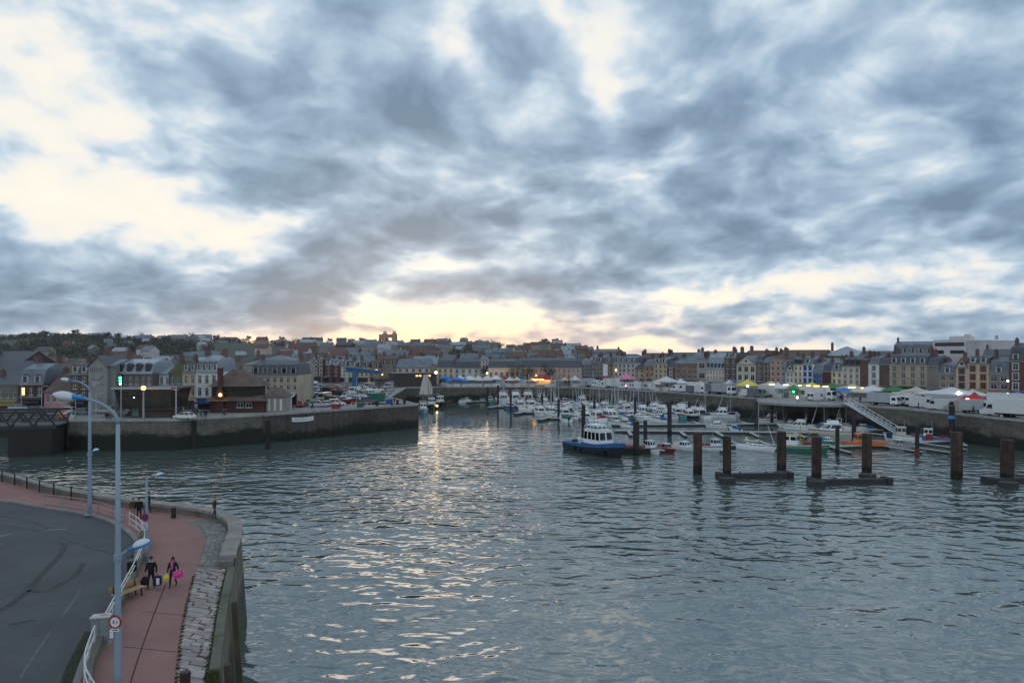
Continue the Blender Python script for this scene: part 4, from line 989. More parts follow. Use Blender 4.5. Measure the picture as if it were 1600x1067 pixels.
rear('slate roof behind the five-bay cream house', 956, 998, 26, 562, 553, W_(120, 112, 108), SLATE2, 'hip', blind=True, chim=2)
rear('grey roofs behind the mauve house', 912, 956, 30, 563, 555, W_(120, 112, 112), SLATE, 'gable', blind=True, chim=2)
rear('twin-towered blue slate building standing above the roofs at the end of the hill', 924, 961, 120, 557, 545, W_(150, 140, 132), SLATE, 'mansard', dormers=4, dm='white', blind=True, chim=2)
# modern white building with ribbon windows
p0 = Vector((XD(1458, 262), 262, 0)); p1 = Vector((XD(1510, 250), 250, 0)); v = p1-p0; W = v.length
t = thing('modern_building', 'modern white building with ribbon windows rising above the old roofs on the right', 'building', (p0.x, p0.y, QZ), math.atan2(v.y, v.x))
H = ZD(531, 256)-QZ; mb = MB(); rb_ = [(.6, W*.94, H-2.4, H-1.0), (.6, W*.34, H-5.2, H-3.9), (W*.52, W*.94, H-5.2, H-3.9)]
front_wall(mb, W, 0, H, rb_, .4); D_ = 14; mb.add([(0, 0, 0), (0, D_, 0), (0, D_, H), (0, 0, H), (W, 0, 0), (W, D_, 0), (W, D_, H), (W, 0, H)], [(0, 3, 2, 1), (4, 5, 6, 7), (1, 2, 6, 5), (3, 7, 6, 2)]); mb.build('wall', W_(200, 186, 184), t)
for (a, b, c, d) in rb_:
    m_ = MB(); m_.box(((a+b)/2, .28, (c+d)/2), (b-a, .05, d-c)); w1 = m_.build('window', GLASS, t)
    m_ = MB(); [m_.box((a+(b-a)*i/5, .2, (c+d)/2), (.1, .08, d-c)) for i in range(1, 5)]; m_.build('mullion', FRAMED, w1)
mb = MB(); mb.box((W*.55, 6, H+.6), (W*.5, 5, 1.6)); mb.box((W*.78, 5, H+1.6), (1.6, 1.6, 1.0)); mb.build('roof_plant', W_(190, 178, 176), t)
mb = MB(); mb.box((W+4.4, 7.2, H/2-.2), (8.6, 13.9, H-.4)); mb.box((W+8.2, 4, H+.6), (.8, .8, 1.4)); mb.build('stair_wing', W_(178, 172, 172), t)

# --- centre: arcades behind the tents
def centre(label, px0, px1, d, ye, yr, wm, rm=SLATE2, rows=1, cols=3, **k):
    return building(label, px0, px1, d, k.pop('d1', d), ye, yr, wm, rm, rows, cols, **k)
centre('long cream building half hidden by the black hall, under a slate roof', 620, 672, 292, 574, 561, W_(206, 176, 142), SLATE, 2, 5, roof='gable', chim=1)
centre('orange red gable wall at the end of the long cream roof', 627, 640, 305, 566, 557, BR(176, 82, 58), REDTILE, 1, 1, roof='front', blind=True, chim=1, name='gable_house')
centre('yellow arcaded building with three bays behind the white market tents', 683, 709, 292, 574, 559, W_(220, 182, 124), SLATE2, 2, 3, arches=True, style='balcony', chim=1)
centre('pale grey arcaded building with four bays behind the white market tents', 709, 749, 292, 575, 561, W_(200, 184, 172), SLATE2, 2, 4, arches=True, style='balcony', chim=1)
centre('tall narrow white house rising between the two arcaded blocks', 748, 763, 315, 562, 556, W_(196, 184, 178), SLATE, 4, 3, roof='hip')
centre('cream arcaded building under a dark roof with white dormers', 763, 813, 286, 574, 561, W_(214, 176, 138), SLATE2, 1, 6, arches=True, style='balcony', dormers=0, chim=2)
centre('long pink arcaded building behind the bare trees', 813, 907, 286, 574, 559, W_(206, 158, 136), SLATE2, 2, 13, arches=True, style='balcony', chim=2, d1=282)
# black glass hall
p0 = Vector((XD(615, 270), 270, 0)); p1 = Vector((XD(681, 276), 276, 0)); v = p1-p0; W = v.length; H = ZD(584, 273)-QZ
t = thing('exhibition_hall', 'low black modern hall with a lit strip of yellow windows beside the sail', 'building', (p0.x, p0.y, QZ), math.atan2(v.y, v.x))
BLK = mat('black_cladding', (.065, .052, .047), .5, .3, .6, .1); mb = MB(); mb.box((W/2, 6, H/2), (W, 12, H)); mb.build('wall', BLK, t)
for i in range(16): mb = MB(); mb.box((W*(i+.5)/16, -.04, H*.45), (.10, .1, H*.86)); mb.build('fin', mat('bronze_fin', (.12, .085, .07), .5, .2, 1), t)
for i in range(7): mb = MB(); mb.box((W*.47+i*W*.075, -.03, H*.84), (W*.055, .06, H*.12)); mb.build('window', LITWIN if i % 3 else GLASS, t)
mb = MB(); mb.box((W/2, 6, H+.12), (W+.6, 12.6, .25)); mb.build('roof', SLATE2, t)
mb = MB(); mb.box((-3.6, 3, H*.30), (7.1, 6.0, H*.6)); mb.build('annex', W_(98, 88, 80), t)
mb = MB(); mb.box((-3.6, 2.8, H*.62), (8.0, 7.0, .3)); mb.build('canopy', FRAMED, t)

# --- left bank
def left(label, px0, px1, d, ye, yr, wm, rm=SLATE, rows=2, cols=3, **k):
    return building(label, px0, px1, d, k.pop('d1', d), ye, yr, wm, rm, rows, cols, **k)
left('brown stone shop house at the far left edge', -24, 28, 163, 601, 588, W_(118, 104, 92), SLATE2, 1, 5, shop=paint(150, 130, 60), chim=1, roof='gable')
left('dark red brick house with a steep slate roof and two white dormers', 29, 68, 160, 600, 568, BR(106, 62, 60), SLATE, 1, 3, dormers=2, dm='white', chim=1, style='sill', ww=.9, shop=paint(40, 32, 40))
left('low pink house under a broad brown tiled roof', 69, 110, 158, 613, 583, W_(188, 122, 118), TILE, 1, 4, roof='gable', chim=1, depth=14, gh=2.2)
left('narrow red brick house with cream window surrounds and two dormers', 110, 138, 157, 584, 567, BR(112, 78, 72), SLATE2, 3, 2, dormers=2, style='sill', fr=OFFW, shop=paint(70, 50, 60))
t = left('grey concrete gable wall with a faded mural beside the red brick house', 138, 167, 154, 572, 557, W_(138, 136, 132), SLATE2, 1, 1, roof='front', blind=True, name='mural_house', chim=1)
MUR = mat('faded_mural_paint', (.10, .095, .095), .9, .5, .8); MUR2 = mat('mural_pale_paint', (.42, .42, .42), .9, .3, 1)
mb = MB(); ring = []
for i in range(17): a = i/16*2*math.pi; ring.append((1.6+.9*math.cos(a), 6.4+1.0*math.sin(a)))
mb.prism_y(ring, -.016, -.004); mb.build('mural', MUR2, t)
mb = MB(); mb.beam((.7, -.018, 7.3), (2.0, -.018, 7.0), .01, .16); mb.beam((2.0, -.018, 7.0), (3.4, -.018, 7.9), .01, .22); mb.beam((1.2, -.018, 5.6), (3.2, -.018, 6.4), .01, .12); mb.build('mural', MUR, t)
mb = MB(); [mb.box((.5+i*.42, -.012, 9.4), (.16, .012, 1.0)) for i in range(7)]; mb.build('mural', MUR, t)
left('grey rendered lean-to house right of the mural wall', 167, 180, 155, 572, 563, W_(132, 132, 130), SLATE, 2, 1, blind=True, roof='gable', chim=0)
left('grey-brown brick house with a wide pale roof and four dark dormers', 180, 238, 157, 583, 561, BR(122, 104, 98), ZINC, 2, 6, dormers=4, dm='dark', chim=1)
left('white rendered house behind the glass control cabin', 238, 266, 160, 584, 574, W_(196, 198, 202), ZINC, 2, 3, roof='gable')
left('olive green house with a mossy tiled roof', 264, 285, 160, 583, 566, W_(110, 110, 96), MOSSROOF, 2, 2, roof='gable', chim=1)
left('narrow tan house with small dark windows left of the white house', 285, 306, 158, 581, 566, W_(190, 156, 116), SLATE2, 2, 2, dormers=2, dm='white')
left('white house under a long blue-grey roof with white dormers', 306, 340, 158, 581, 555, W_(200, 200, 194), ZINC, 2, 3, dormers=4, dm='white', chim=2, shop=paint(40, 70, 120))
left('cream stone corner house with a dark mansard roof and tall chimneys', 392, 466, 172, 586, 563, W_(186, 160, 124), SLATE2, 2, 7, dormers=5, dm='stone', chim=2, shop=paint(200, 200, 200), gh=3.6)
building('large slate roof rising behind the cream corner house', 380, 462, 196, 196, 569, 555, W_(150, 140, 126), SLATE, 2, 5, roof='hip', blind=True, chim=2, name='rear_house', depth=18)
# brick lock-keeper's house with pyramid roof and tall chimney
p0 = Vector((XD(328, 151), 151, 0)); W = XD(410, 151)-p0.x
t = thing('lock_house', 'red brick house with a steep brown roof and a tall brick chimney', 'house', (p0.x, 151, QZ), R(4))
zt = ZD(604, 151)-QZ; zr = ZD(578, 151)-QZ; BRK = BR(108, 60, 50); TIMB = mat('dark_timber_boarding', (.05, .04, .035), .8, .3, 1, .3)
mb = MB(); hl = [(W*.50, W*.62, 1.1, 2.3), (W*.66, W*.78, 1.1, 2.3), (W*.16, W*.26, .1, 2.2)]; front_wall(mb, W, 0, 2.7, hl, .2); mb.add([(0, 0, 0), (0, 9, 0), (0, 9, 2.7), (0, 0, 2.7), (W, 0, 0), (W, 9, 0), (W, 9, 2.7), (W, 0, 2.7)], [(0, 3, 2, 1), (4, 5, 6, 7)]); mb.build('wall', BRK, t)
for (a, b, c, d) in hl: add_window(t, b-a, d-c, (a+b)/2, .12, c, FRAMEW, 'sill')
mb = MB(); mb.box((W*.42, 4.5, (2.7+zt)/2+.06), (W*.80, 8.4, zt-2.7)); mb.build('upper_storey', TIMB, t)
mb = MB(); mb.loft([[(-.9, -1.1, 2.62), (W+.9, -1.1, 2.62), (W+.9, 10, 2.62), (-.9, 10, 2.62)], [(W*.02, .6, 3.7), (W*.9, .6, 3.7), (W*.9, 8.5, 3.7), (W*.02, 8.5, 3.7)]]); mb.build('skirt_roof', TILE, t)
mb = MB(); mb.loft([[(-.3, -.5, zt), (W*.92, -.5, zt), (W*.92, 9.4, zt), (-.3, 9.4, zt)], [(W*.30, 3.8, zr), (W*.52, 3.8, zr), (W*.52, 5.2, zr), (W*.30, 5.2, zr)]]); mb.build('roof', TILE, t)
for k in range(5): add_window(t, 1.0, 1.0, W*(.12+.15*k), .25, zt-1.4, FRAMED, 'sill')
mb = MB(); mb.loft([[(W*.12, -.7, 0), (W*.27, -.7, 0), (W*.27, .5, 0), (W*.12, .5, 0)], [(W*.12, -.7, 3.6), (W*.27, -.7, 3.6), (W*.27, .5, 3.6), (W*.12, .5, 3.6)], [(W*.155, -.6, 5.2), (W*.235, -.6, 5.2), (W*.235, .4, 5.2), (W*.155, .4, 5.2)], [(W*.155, -.6, zr+.2), (W*.235, -.6, zr+.2), (W*.235, .4, zr+.2), (W*.155, .4, zr+.2)]]); mb.box((W*.195, -.1, zr+.3), (W*.10, 1.2, .22)); mb.build('chimney', BRK, t)
mb = MB(); mb.box((W+2.3, 4, 1.7), (4.2, 6, 3.4)); mb.build('side_wing', W_(146, 138, 130), t)
mb = MB(); mb.loft([[(W+.02, .6, 3.4), (W+4.7, .6, 3.4), (W+4.7, 7.4, 3.4), (W+.02, 7.4, 3.4)], [(W+.3, 3.6, 5.4), (W+2.6, 3.6, 5.4), (W+2.6, 4.4, 5.4), (W+.3, 4.4, 5.4)]]); mb.build('wing_roof', TILE, t)
for k in range(3): mb = MB(); mb.box((W+.9+k*1.3, .96, 1.6), (.5, .12, 2.6)); mb.build('pilaster', OFFW, t)
t = thing('wall_lamp', 'glowing amber lamp on the chimney of the red brick house', 'lamp', (XD(344, 150.1), 150.1, ZD(617, 150.1)))
mb = MB(); mb.sphere((0, 0, 0), .34, 10, 7); mb.build('globe', LITW, t); mb = MB(); mb.box((0, .2, -.42), (.3, .5, .12)); mb.build('bracket', BLACKP, t)
# bridge control cabin
p0 = Vector((XD(183, 139), 139, 0)); W = XD(270, 139)-p0.x
t = thing('control_cabin', 'bridge control cabin of sloping dark glass on a brick base', 'control cabin', (p0.x, 139, QZ))
zb, zt = ZD(638, 139)-QZ, ZD(608, 139)-QZ
mb = MB(); mb.box((W*.55, 3.5, zb/2), (W*.74, 5, zb)); mb.build('brick_base', BR(116, 84, 74), t)
mb = MB(); mb.loft([[(W*.05, 0, zb), (W*.95, 0, zb), (W*.95, 7, zb), (W*.05, 7, zb)], [(0, -1.0, zt), (W, -1.0, zt), (W, 8, zt), (0, 8, zt)]]); mb.build('glazing', mat('brown_tinted_glass', (.055, .042, .032), .12, .5, .5, spec=.6), t)
for i in range(6):
    u = i/5; mb = MB(); mb.beam((W*(.05+.9*u), -.04, zb), (W*u, -1.04, zt), .14, .10); mb.build('mullion', FRAMED, t)
mb = MB(); mb.beam((W*.03, -.55, (zb+zt)/2), (W*.97, -.55, (zb+zt)/2), .1, .12); mb.build('transom', FRAMED, t)
mb = MB(); mb.box((W/2, 3.4, zt+.18), (W+1.0, 9.6, .34)); mb.build('roof', SLATE2, t)
mb = MB(); mb.box((W/2, -1.46, zt+.24), (W+1.0, .1, .42)); mb.build('fascia', W_(160, 160, 160), t)
mb = MB(); mb.box((W/2, 3.4, zb-.1), (W*.98, 7.6, .2)); mb.build('floor_slab', FRAMED, t)
mb = MB(); mb.box((W*.28, .95, zb*.5), (W*.12, .1, zb*.72)); mb.build('base_window', mat('pale_green_glass', (.2, .27, .26), .15, .2, 1), t)
mb = MB(); mb.sphere((W*.33, -.45, (zb+zt)/2+.3), .16, 8, 6); mb.build('inside_lamp', LITWH, t)
# mid distance fronts across the car park
for (lab, a, b, ye, yr, wm, rm, rows, cols, kw) in [
    ('white house right of the cream corner house, across the car park', 467, 482, 578, 567, W_(190, 190, 180), SLATE, 2, 2, {}),
    ('tall dark red brick block across the car park', 482, 505, 562, 558, BR(112, 60, 56), SLATE2, 4, 3, dict(roof='flat', style='surround')),
    ('grey and red house with blue-grey roof across the car park', 505, 516, 570, 561, BR(118, 84, 90), ZINC, 3, 2, {}),
    ('bright brick red narrow house across the car park', 516, 528, 570, 562, BR(160, 70, 62), ZINC, 3, 2, {}),
    ('white narrow house with dark windows left of the blue crane', 528, 541, 572, 562, W_(196, 194, 190), SLATE, 3, 2, {}),
    ('pale yellow house behind the blue crane arm', 541, 555, 573, 564, W_(206, 188, 140), SLATE, 3, 2, {}),
    ('cream yellow house with maroon doors behind the crane column', 555, 576, 574, 563, W_(208, 178, 138), SLATE2, 2, 3, {}),
    ('dusky orange house right of the crane column', 576, 592, 575, 562, W_(176, 138, 112), TILE, 2, 2, {}),
    ('mottled brown stone house left of the black hall', 592, 620, 570, 556, W_(140, 116, 104), TILE, 3, 3, {})]:
    building(lab, a, b, 312, 310, ye, yr, wm, rm, rows, cols, **dict(dict(roof='mansard', dormers=2, chim=1), **kw))
left('grey slate roofed house at the far left above the brown stone shop', -40, 30, 190, 590, 565, BR(90, 74, 68), SLATE2, 1, 3, roof='gable', blind=True, chim=2, name='rear_house', depth=16)
left('large dark red-brown roof with a white gable edge at the far left', -40, 22, 215, 574, 549, BR(90, 70, 66), SLATE2, 1, 3, roof='gable', blind=True, chim=1, name='rear_house', depth=22)
left('brown tiled roof behind the low pink house', 60, 128, 188, 585, 565, BR(112, 84, 74), TILE, 1, 3, roof='gable', blind=True, chim=2, name='rear_house', depth=18)

# --- town climbing the hill: every house its own thing
def town():
    rnd = random.Random(11); walls = [W_(150, 138, 130), W_(176, 162, 152), BR(122, 84, 76), W_(130, 122, 122), BR(140, 98, 84), W_(190, 182, 176), W_(158, 128, 110)]
    wn = ['grey', 'cream', 'red brick', 'dull grey', 'brown brick', 'white', 'tan']; roofs = [SLATE, SLATE2, TILE, SLATE, ZINC, REDTILE]; rn = ['blue-grey', 'dark slate', 'brown tiled', 'blue-grey', 'pale', 'red tiled']
    protos = {}
    def proto(wi, ri, form):
        k = (wi, ri, form)
        w, d, h, rh = [(9, 8, 5.5, 3.2), (14, 9, 7.5, 4.0), (20, 10, 6.5, 3.6)][form]
        ms = []
        for cut in ('wall', 'roof', 'chimney', 'window', 'pane'):
            if (cut, form) in protos: ms.append(protos[(cut, form)]); continue
            mb = MB()
            if cut == 'wall': mb.box((0, 0, h/2-2), (w, d, h+4)); mb.add([(-w/2, -d/2, h), (-w/2, d/2, h), (-w/2, 0, h+rh), (w/2, -d/2, h), (w/2, d/2, h), (w/2, 0, h+rh)], [(0, 2, 1), (3, 4, 5)])
            elif cut == 'roof':
                for s in (-1, 1): mb.add([(-w/2-.2, s*(d/2+.4), h-.3), (w/2+.2, s*(d/2+.4), h-.3), (w/2+.2, 0, h+rh), (-w/2-.2, 0, h+rh), (-w/2-.2, s*(d/2+.4), h-.1), (w/2+.2, s*(d/2+.4), h-.1), (w/2+.2, 0, h+rh+.2), (-w/2-.2, 0, h+rh+.2)], [(0, 1, 2, 3), (4, 7, 6, 5), (0, 4, 5, 1), (1, 5, 6, 2), (0, 3, 7, 4)])
            elif cut == 'chimney': mb.box((w*.38, 0, h+rh+.3), (.8, 1.3, 2.2))
            elif cut == 'window': mb.box((0, 0, .7), (1.15, .10, 1.5))
            else: mb.box((0, -.02, .7), (.85, .12, 1.2))
            protos[(cut, form)] = mb.mesh(cut, {'wall': walls[0], 'roof': roofs[0], 'chimney': BRICKCH, 'window': FRAMEW, 'pane': GLASS}[cut]); ms.append(protos[(cut, form)])
        return ms, (w, d, h, rh)
    spots = []
    placed = []
    tries = 0
    while len(placed) < 215 and tries < 9000:
        tries += 1
        px = rnd.uniform(180, 930) if rnd.random() < .85 else rnd.uniform(60, 260); y = rnd.uniform(340, 1040)
        if px < 440 and (y < 400 or (y > 620 and rnd.random() < .75)): continue
        if px > 620 and y < 345: continue
        if px > 860 and y < 420: continue
        x = XD(px, y); form = rnd.choice((0, 0, 1, 1, 2)); rad = (9, 13, 17)[form]*(.72 if y > 600 else .62)
        if any((x-a)**2+(y-b)**2 < (rad+r_)**2*.5 for a, b, r_ in placed): continue
        placed.append((x, y, rad)); spots.append((px, x, y, form))
    spots.sort(); 
    cnt = {}
    for px, x, y, form in spots:
        wi, ri = rnd.randrange(7), rnd.randrange(6); z = hz(x, y) if y > 395 else 6
        ms, (w, d, h, rh) = proto(wi, ri, form)
        zone = 'on the left slope' if px < 440 else 'below the ruined tower' if px < 700 else 'behind the arcades' if px < 860 else 'at the hill end'
        dist = 'far' if y > 720 else 'nearer'
        key = (wn[wi], rn[ri], zone, dist); cnt[key] = cnt.get(key, 0)+1
        lab = '%s %s house, %s roof, %s such from left, %s' % (dist, wn[wi], rn[ri], ORD[cnt[key]], zone)
        t = thing('hillside_house', lab, 'house', (x, y, z), rnd.gauss(0, .25), 'houses on the hillside')
        o = inst('wall', ms[0], t); o.material_slots[0].link = 'OBJECT'; o.material_slots[0].material = walls[wi]
        o = inst('roof', ms[1], t); o.material_slots[0].link = 'OBJECT'; o.material_slots[0].material = roofs[ri]
        inst('chimney', ms[2], t)
        if y < 640:
            for r_ in range(2):
                for c_ in range(int(w/3)):
                    f = inst('window', ms[3], t, (-w/2+1.6+c_*3, -d/2, h-2.2-2.6*r_)); inst('pane', ms[4], f)
town()
# ruined tower and block on the ridge
d = 900.; x0 = XD(609, d); zb = hz(x0, d)-3; k = d/F
t = thing('church_tower', 'ruined square stone tower glowing warm on the ridge under the sun', 'tower', (x0, d, zb))
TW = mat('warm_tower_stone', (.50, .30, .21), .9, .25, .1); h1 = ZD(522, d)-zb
mb = MB()
wx = 20*k; hx = wx/2
for (sx, sy) in ((-1, -1), (1, -1), (1, 1), (-1, 1)): mb.box((sx*(hx-2.2), sy*(hx-2.2), h1/2), (4.4, 4.4, h1))
for (a, b, s) in ((0, -1, (wx-8.8, 2.2)), (0, 1, (wx-8.8, 2.2)), (-1, 0, (2.2, wx-8.8)), (1, 0, (2.2, wx-8.8))):
    mb.box((a*(hx-1.6), b*(hx-1.6), h1*.27), (s[0], s[1], h1*.54)); mb.box((a*(hx-1.6), b*(hx-1.6), h1*.88), (s[0], s[1], h1*.2))
mb.build('tower', TW, t)
for (sx, sy) in ((-1, -1), (1, -1), (1, 1), (-1, 1)): mb = MB(); mb.loft([[(sx*(hx-2.2)+a*1.5, sy*(hx-2.2)+b*1.5, h1) for a, b in ((-1, -1), (1, -1), (1, 1), (-1, 1))], [(sx*(hx-2.2)+a*.2, sy*(hx-2.2)+b*.2, h1+4.5) for a, b in ((-1, -1), (1, -1), (1, 1), (-1, 1))]]); mb.build('pinnacle', TW, t)
mb = MB(); mb.box((-hx-2.6, 0, h1*.84), (5.2, 8, h1*.28)); mb.box((-hx-4.5, 0, h1*.38), (1.4, 7, h1*.76)); mb.build('broken_arch', TW, t)
mb = MB(); mb.box((-14, 2, 2), (36, 14, 8)); mb.build('nave_wall', TW, t)
d = 950.; x0 = XD(725, d); zb = hz(x0, d)-2
t = thing('apartment_block', 'grey apartment block with stepped roof on the ridge right of the tower', 'building', (x0, d, zb))
h1 = ZD(529, d)-zb; mb = MB(); mb.box((0, 0, h1/2), (11, 12, h1)); mb.box((-8, 2, h1*.34), (5, 10, h1*.68)); mb.build('wall', W_(150, 140, 142), t); mb = MB(); mb.box((0, 0, h1+.6), (8, 8, 1.4)); mb.build('roof_plant', W_(130, 124, 126), t)
for r_ in range(4): mb = MB(); mb.box((0, -6.05, h1*.2+r_*h1*.2), (9.4, .2, 1.3)); mb.build('window', GLASS, t)
for (px, dd, w, hh, lab) in ((316, 1060, 26, 9, 'flat white block among the trees on the left ridge'), (352, 1050, 34, 6, 'long low pale building on the left ridge'), (258, 1050, 18, 6, 'small pale building on the far left ridge'), (130, 1050, 60, 5, 'row of pale buildings along the far left ridge')):
    x0 = XD(px, dd); zb = hz(x0, dd); t = thing('ridge_building', lab, 'building', (x0, dd, zb)); mb = MB(); mb.box((0, 0, hh/2+1), (w, 10, hh+2)); mb.build('wall', W_(160, 150, 148), t)
    mb = MB(); mb.box((0, 0, hh+2.2), (w+1, 11, .5)); mb.build('roof', SLATE, t); mb = MB(); mb.box((0, -5.05, hh*.6+1), (w*.85, .2, hh*.25)); mb.build('window', GLASS, t)
# trees one can pick out on the ridge and in the square
def tree_proto(name, seed, h, kind):
    rnd_state = random.getstate(); random.seed(seed); t = thing(name, None, None)
    b = MB(); b.tube([(0, 0, -1), (.1, 0, h*.25), (-.05, .1, h*.5), (.05, 0, h*.8)], [h*.035, h*.028, h*.018, h*.006], 7)
    limbs = []
    for i in range(7):
        a = i*2.4; z = h*random.uniform(.28, .6); e = (math.cos(a)*h*.28, math.sin(a)*h*.28, z+h*random.uniform(.14, .3)); b.tube([(0, 0, z), (e[0]*.5, e[1]*.5, z+(e[2]-z)*.6), e], [h*.014, h*.009, h*.004], 5); limbs.append(e)
        for q in range(4): f = (e[0]+random.gauss(0, h*.09), e[1]+random.gauss(0, h*.09), e[2]+random.uniform(.02, .2)*h); b.tube([(e[0]*.6, e[1]*.6, z+(e[2]-z)*.7), f], [h*.006, h*.002], 4); limbs.append(f)
    b.build('trunk', BARK, t)
    c = MB()
    for e in limbs: leaf_clump(c, e, h*.13, h*.10, 26 if kind != 'bare' else 18, h*.022 if kind == 'bare' else h*.034, random.choice((0, 1, 2)))
    leaf_clump(c, (0, 0, h*.72), h*.26, h*.2, 120 if kind != 'bare' else 50, h*.03)
    c.build('crown', {'green': LEAF, 'bare': [LEAF[1], LEAF[1], LEAF[0]], 'olive': [LEAF[2], LEAF[0], LEAF[2]]}[kind], t)
    random.setstate(rnd_state); return t
TP = [tree_proto('broadleaf_tree', 1, 9, 'green'), tree_proto('broadleaf_tree', 2, 9, 'olive'), tree_proto('bare_tree', 3, 9, 'bare')]
used = [0, 0, 0]
def put_tree(i, x, y, z, h, label, group):
    o = dup(TP[i], (x, y, z), random.uniform(0, 6), label, group)
    o['category'] = 'tree'; o.scale = (h/9, h/9, h/9)
rr = random.Random(4); n = 0
for px in [70, 98, 118, 152, 168, 184, 203, 222, 236, 270, 286, 300, 338, 372, 388, 405, 424, 440, 462, 480, 497, 515, 533, 548, 566, 584, 646, 658, 682, 703, 748, 770, 786, 802, 822, 838, 852, 868, 884, 898, 912]:
    n += 1; y = rr.uniform(985, 1090); x = XD(px, y); i = rr.randrange(3)
    put_tree(i, x, y, hz(x, y), rr.uniform(7, 14), '%s tree on the ridge line, %s from the left' % (('dark round-headed', 'olive bushy', 'bare brown')[i], ORD[n] if n < len(ORD) else 'last but %s' % ('four three two one none'.split()[min(4, n-len(ORD))])), 'trees along the ridge')
for (px, d, h, lab) in ((803, 281, 8.2, 'bare brown tree before the cream arcades, leftmost of the quay trees'), (824, 280, 8.0, 'bare brown tree before the pink arcade, second of the quay trees'), (857, 279, 8.2, 'bare brown tree before the pink arcade, nearest the lit stall'), (763, 290, 9, 'bare brown tree in the gap between the two arcaded blocks')):
    put_tree(2, XD(px, d), d, QZ, h, lab, 'bare trees on the market quay')
# ------------------------------------------------------------------ boats
def hull_secs(L, B, free, sheer, stern=.86, rake=.9, n=13, zb=-.35, k=0.0):
    secs = []
    for i in range(n):
        t = i/(n-1); x = -L/2+L*t
        sh = stern+(1-stern)*math.sin(math.pi*min(t, .5)) if t < .5 else (1-((t-.5)/.5)**2.3)
        b = max(B/2*sh, .03)+k; zd = free+sheer*t*t; bw = b*(.90-.45*max(0, t-.45)); xr = rake*max(0, t-.4)**2/.36
        secs.append([(x+xr, b, zd), (x+xr*.5, b*.985, zd*.5), (x, bw, .02), (x-.1*t, bw*.6, zb*.7), (x-.2*t, 0, zb), (x-.1*t, -bw*.6, zb*.7), (x, -bw, .02), (x+xr*.5, -b*.985, zd*.5), (x+xr, -b, zd)])
    return secs
def hull_part(t, L, B, free, sheer, m, stern=.86, rake=.9, name='hull'):
    mb = MB(); mb.loft(hull_secs(L, B, free, sheer, stern, rake), closed=True); return mb.build(name, m, t, smooth=False)
def band_part(t, name, L, B, free, sheer, z0, z1, m, stern=.86, rake=.9, k=.02):
    """a strake or rubbing band round the hull between heights z0..z1 (fractions of the freeboard)"""
    mb = MB(); s = hull_secs(L, B, free, sheer, stern, rake, k=k); pts = []
    for side in (0, 1):
        lo, hi = [], []
        for q in s:
            a, b, c = (q[0], q[1], q[2]) if side == 0 else (q[8], q[7], q[6])
            def at(f):
                if f >= .5: u = (f-.5)/.5; return tuple(b[i]+(a[i]-b[i])*u for i in range(3))
                u = f/.5; return tuple(c[i]+(b[i]-c[i])*u for i in range(3))
            lo.append(at(z0)); hi.append(at(z1))
        strip(mb, lo, hi)
    q0 = s[0]; return mb.build(name, m, t)
def deck_part(t, L, B, free, sheer, m, stern=.86, rake=.9, drop=.06):
    mb = MB(); s = hull_secs(L, B, free, sheer, stern, rake); a = [(q[0][0], q[0][1]*.93, q[0][2]+.015) for q in s]; b = [(q[8][0], q[8][1]*.93, q[8][2]+.015) for q in s]
    strip(mb, a, b); return mb.build('deck', m, t)
def cabin_part(t, name, x0, x1, w0, w1, z0, z1, m, fr=.5, br=.15, win=(.30, .85), roof=None, wm=None, mull=3):
    """tapered deckhouse with a raked front and a dark window band; returns the cabin"""
    fx = fr*(z1-z0); bx = br*(z1-z0)
    def ring(u, k=0): z = z0+(z1-z0)*u; wa = w0+(w1-w0)*u; return [(x0+bx*u-k, -wa/2-k, z), (x1-fx*u+k, -wa/2*.9-k, z), (x1-fx*u+k, wa/2*.9+k, z), (x0+bx*u-k, wa/2+k, z)]
    mb = MB(); mb.loft([ring(0), ring(1)]); c = mb.build(name, m, t)
    a, b = ring(win[0], .012), ring(win[1], .012)
    def lerp(p, q, u): return tuple(p[i]+(q[i]-p[i])*u for i in range(3))
    for e, n in ((0, mull), (1, 2), (2, mull), (3, 1)):
        mb = MB(); e2 = (e+1) % 4
        for k in range(n):
            u0, u1 = (k+.10)/n, (k+.90)/n; mb.add([lerp(a[e], a[e2], u0), lerp(a[e], a[e2], u1), lerp(b[e], b[e2], u1), lerp(b[e], b[e2], u0)], [(0, 1, 2, 3)])
        mb.build('cabin_window', wm or DGLASS, c)
    if roof:
        mb = MB(); r = ring(1, .14); mb.prism([(p[0], p[1]) for p in r], z1+.005, z1+.09); mb.build('cabin_roof', roof, t)
    return c
def rail_part(t, pts, h, m=None, r=.022):
    mb = MB(); mb.tube([(p[0], p[1], p[2]+h) for p in pts], r, 5)
    for p in pts[::2]: mb.tube([p, (p[0], p[1], p[2]+h)], r*.8, 5)
    mb.build('rail', m or CHROME, t)
def bow_rail(t, L, B, free, sheer, h=.55, rake=.9, t0=.55):
    s = hull_secs(L, B, free, sheer, rake=rake); q = [x for i, x in enumerate(s) if i/(len(s)-1) >= t0]
    pts = [(x[0][0], x[0][1]*.92, x[0][2]) for x in q]+[(x[8][0], x[8][1]*.92, x[8][2]) for x in reversed(q)]
    rail_part(t, pts, h)
CANV = {'navy': mat('navy_boat_canvas', (.025, .04, .10), .8, .2, 1), 'grey': mat('grey_boat_canvas', (.2, .21, .22), .8, .2, 1), 'blue': mat('blue_boat_canvas', (.03, .12, .38), .8, .2, 1), 'red': mat('red_boat_canvas', (.30, .04, .04), .8, .2, 1), 'green': mat('green_boat_canvas', (.04, .14, .11), .8, .2, 1), 'white': OFFW}
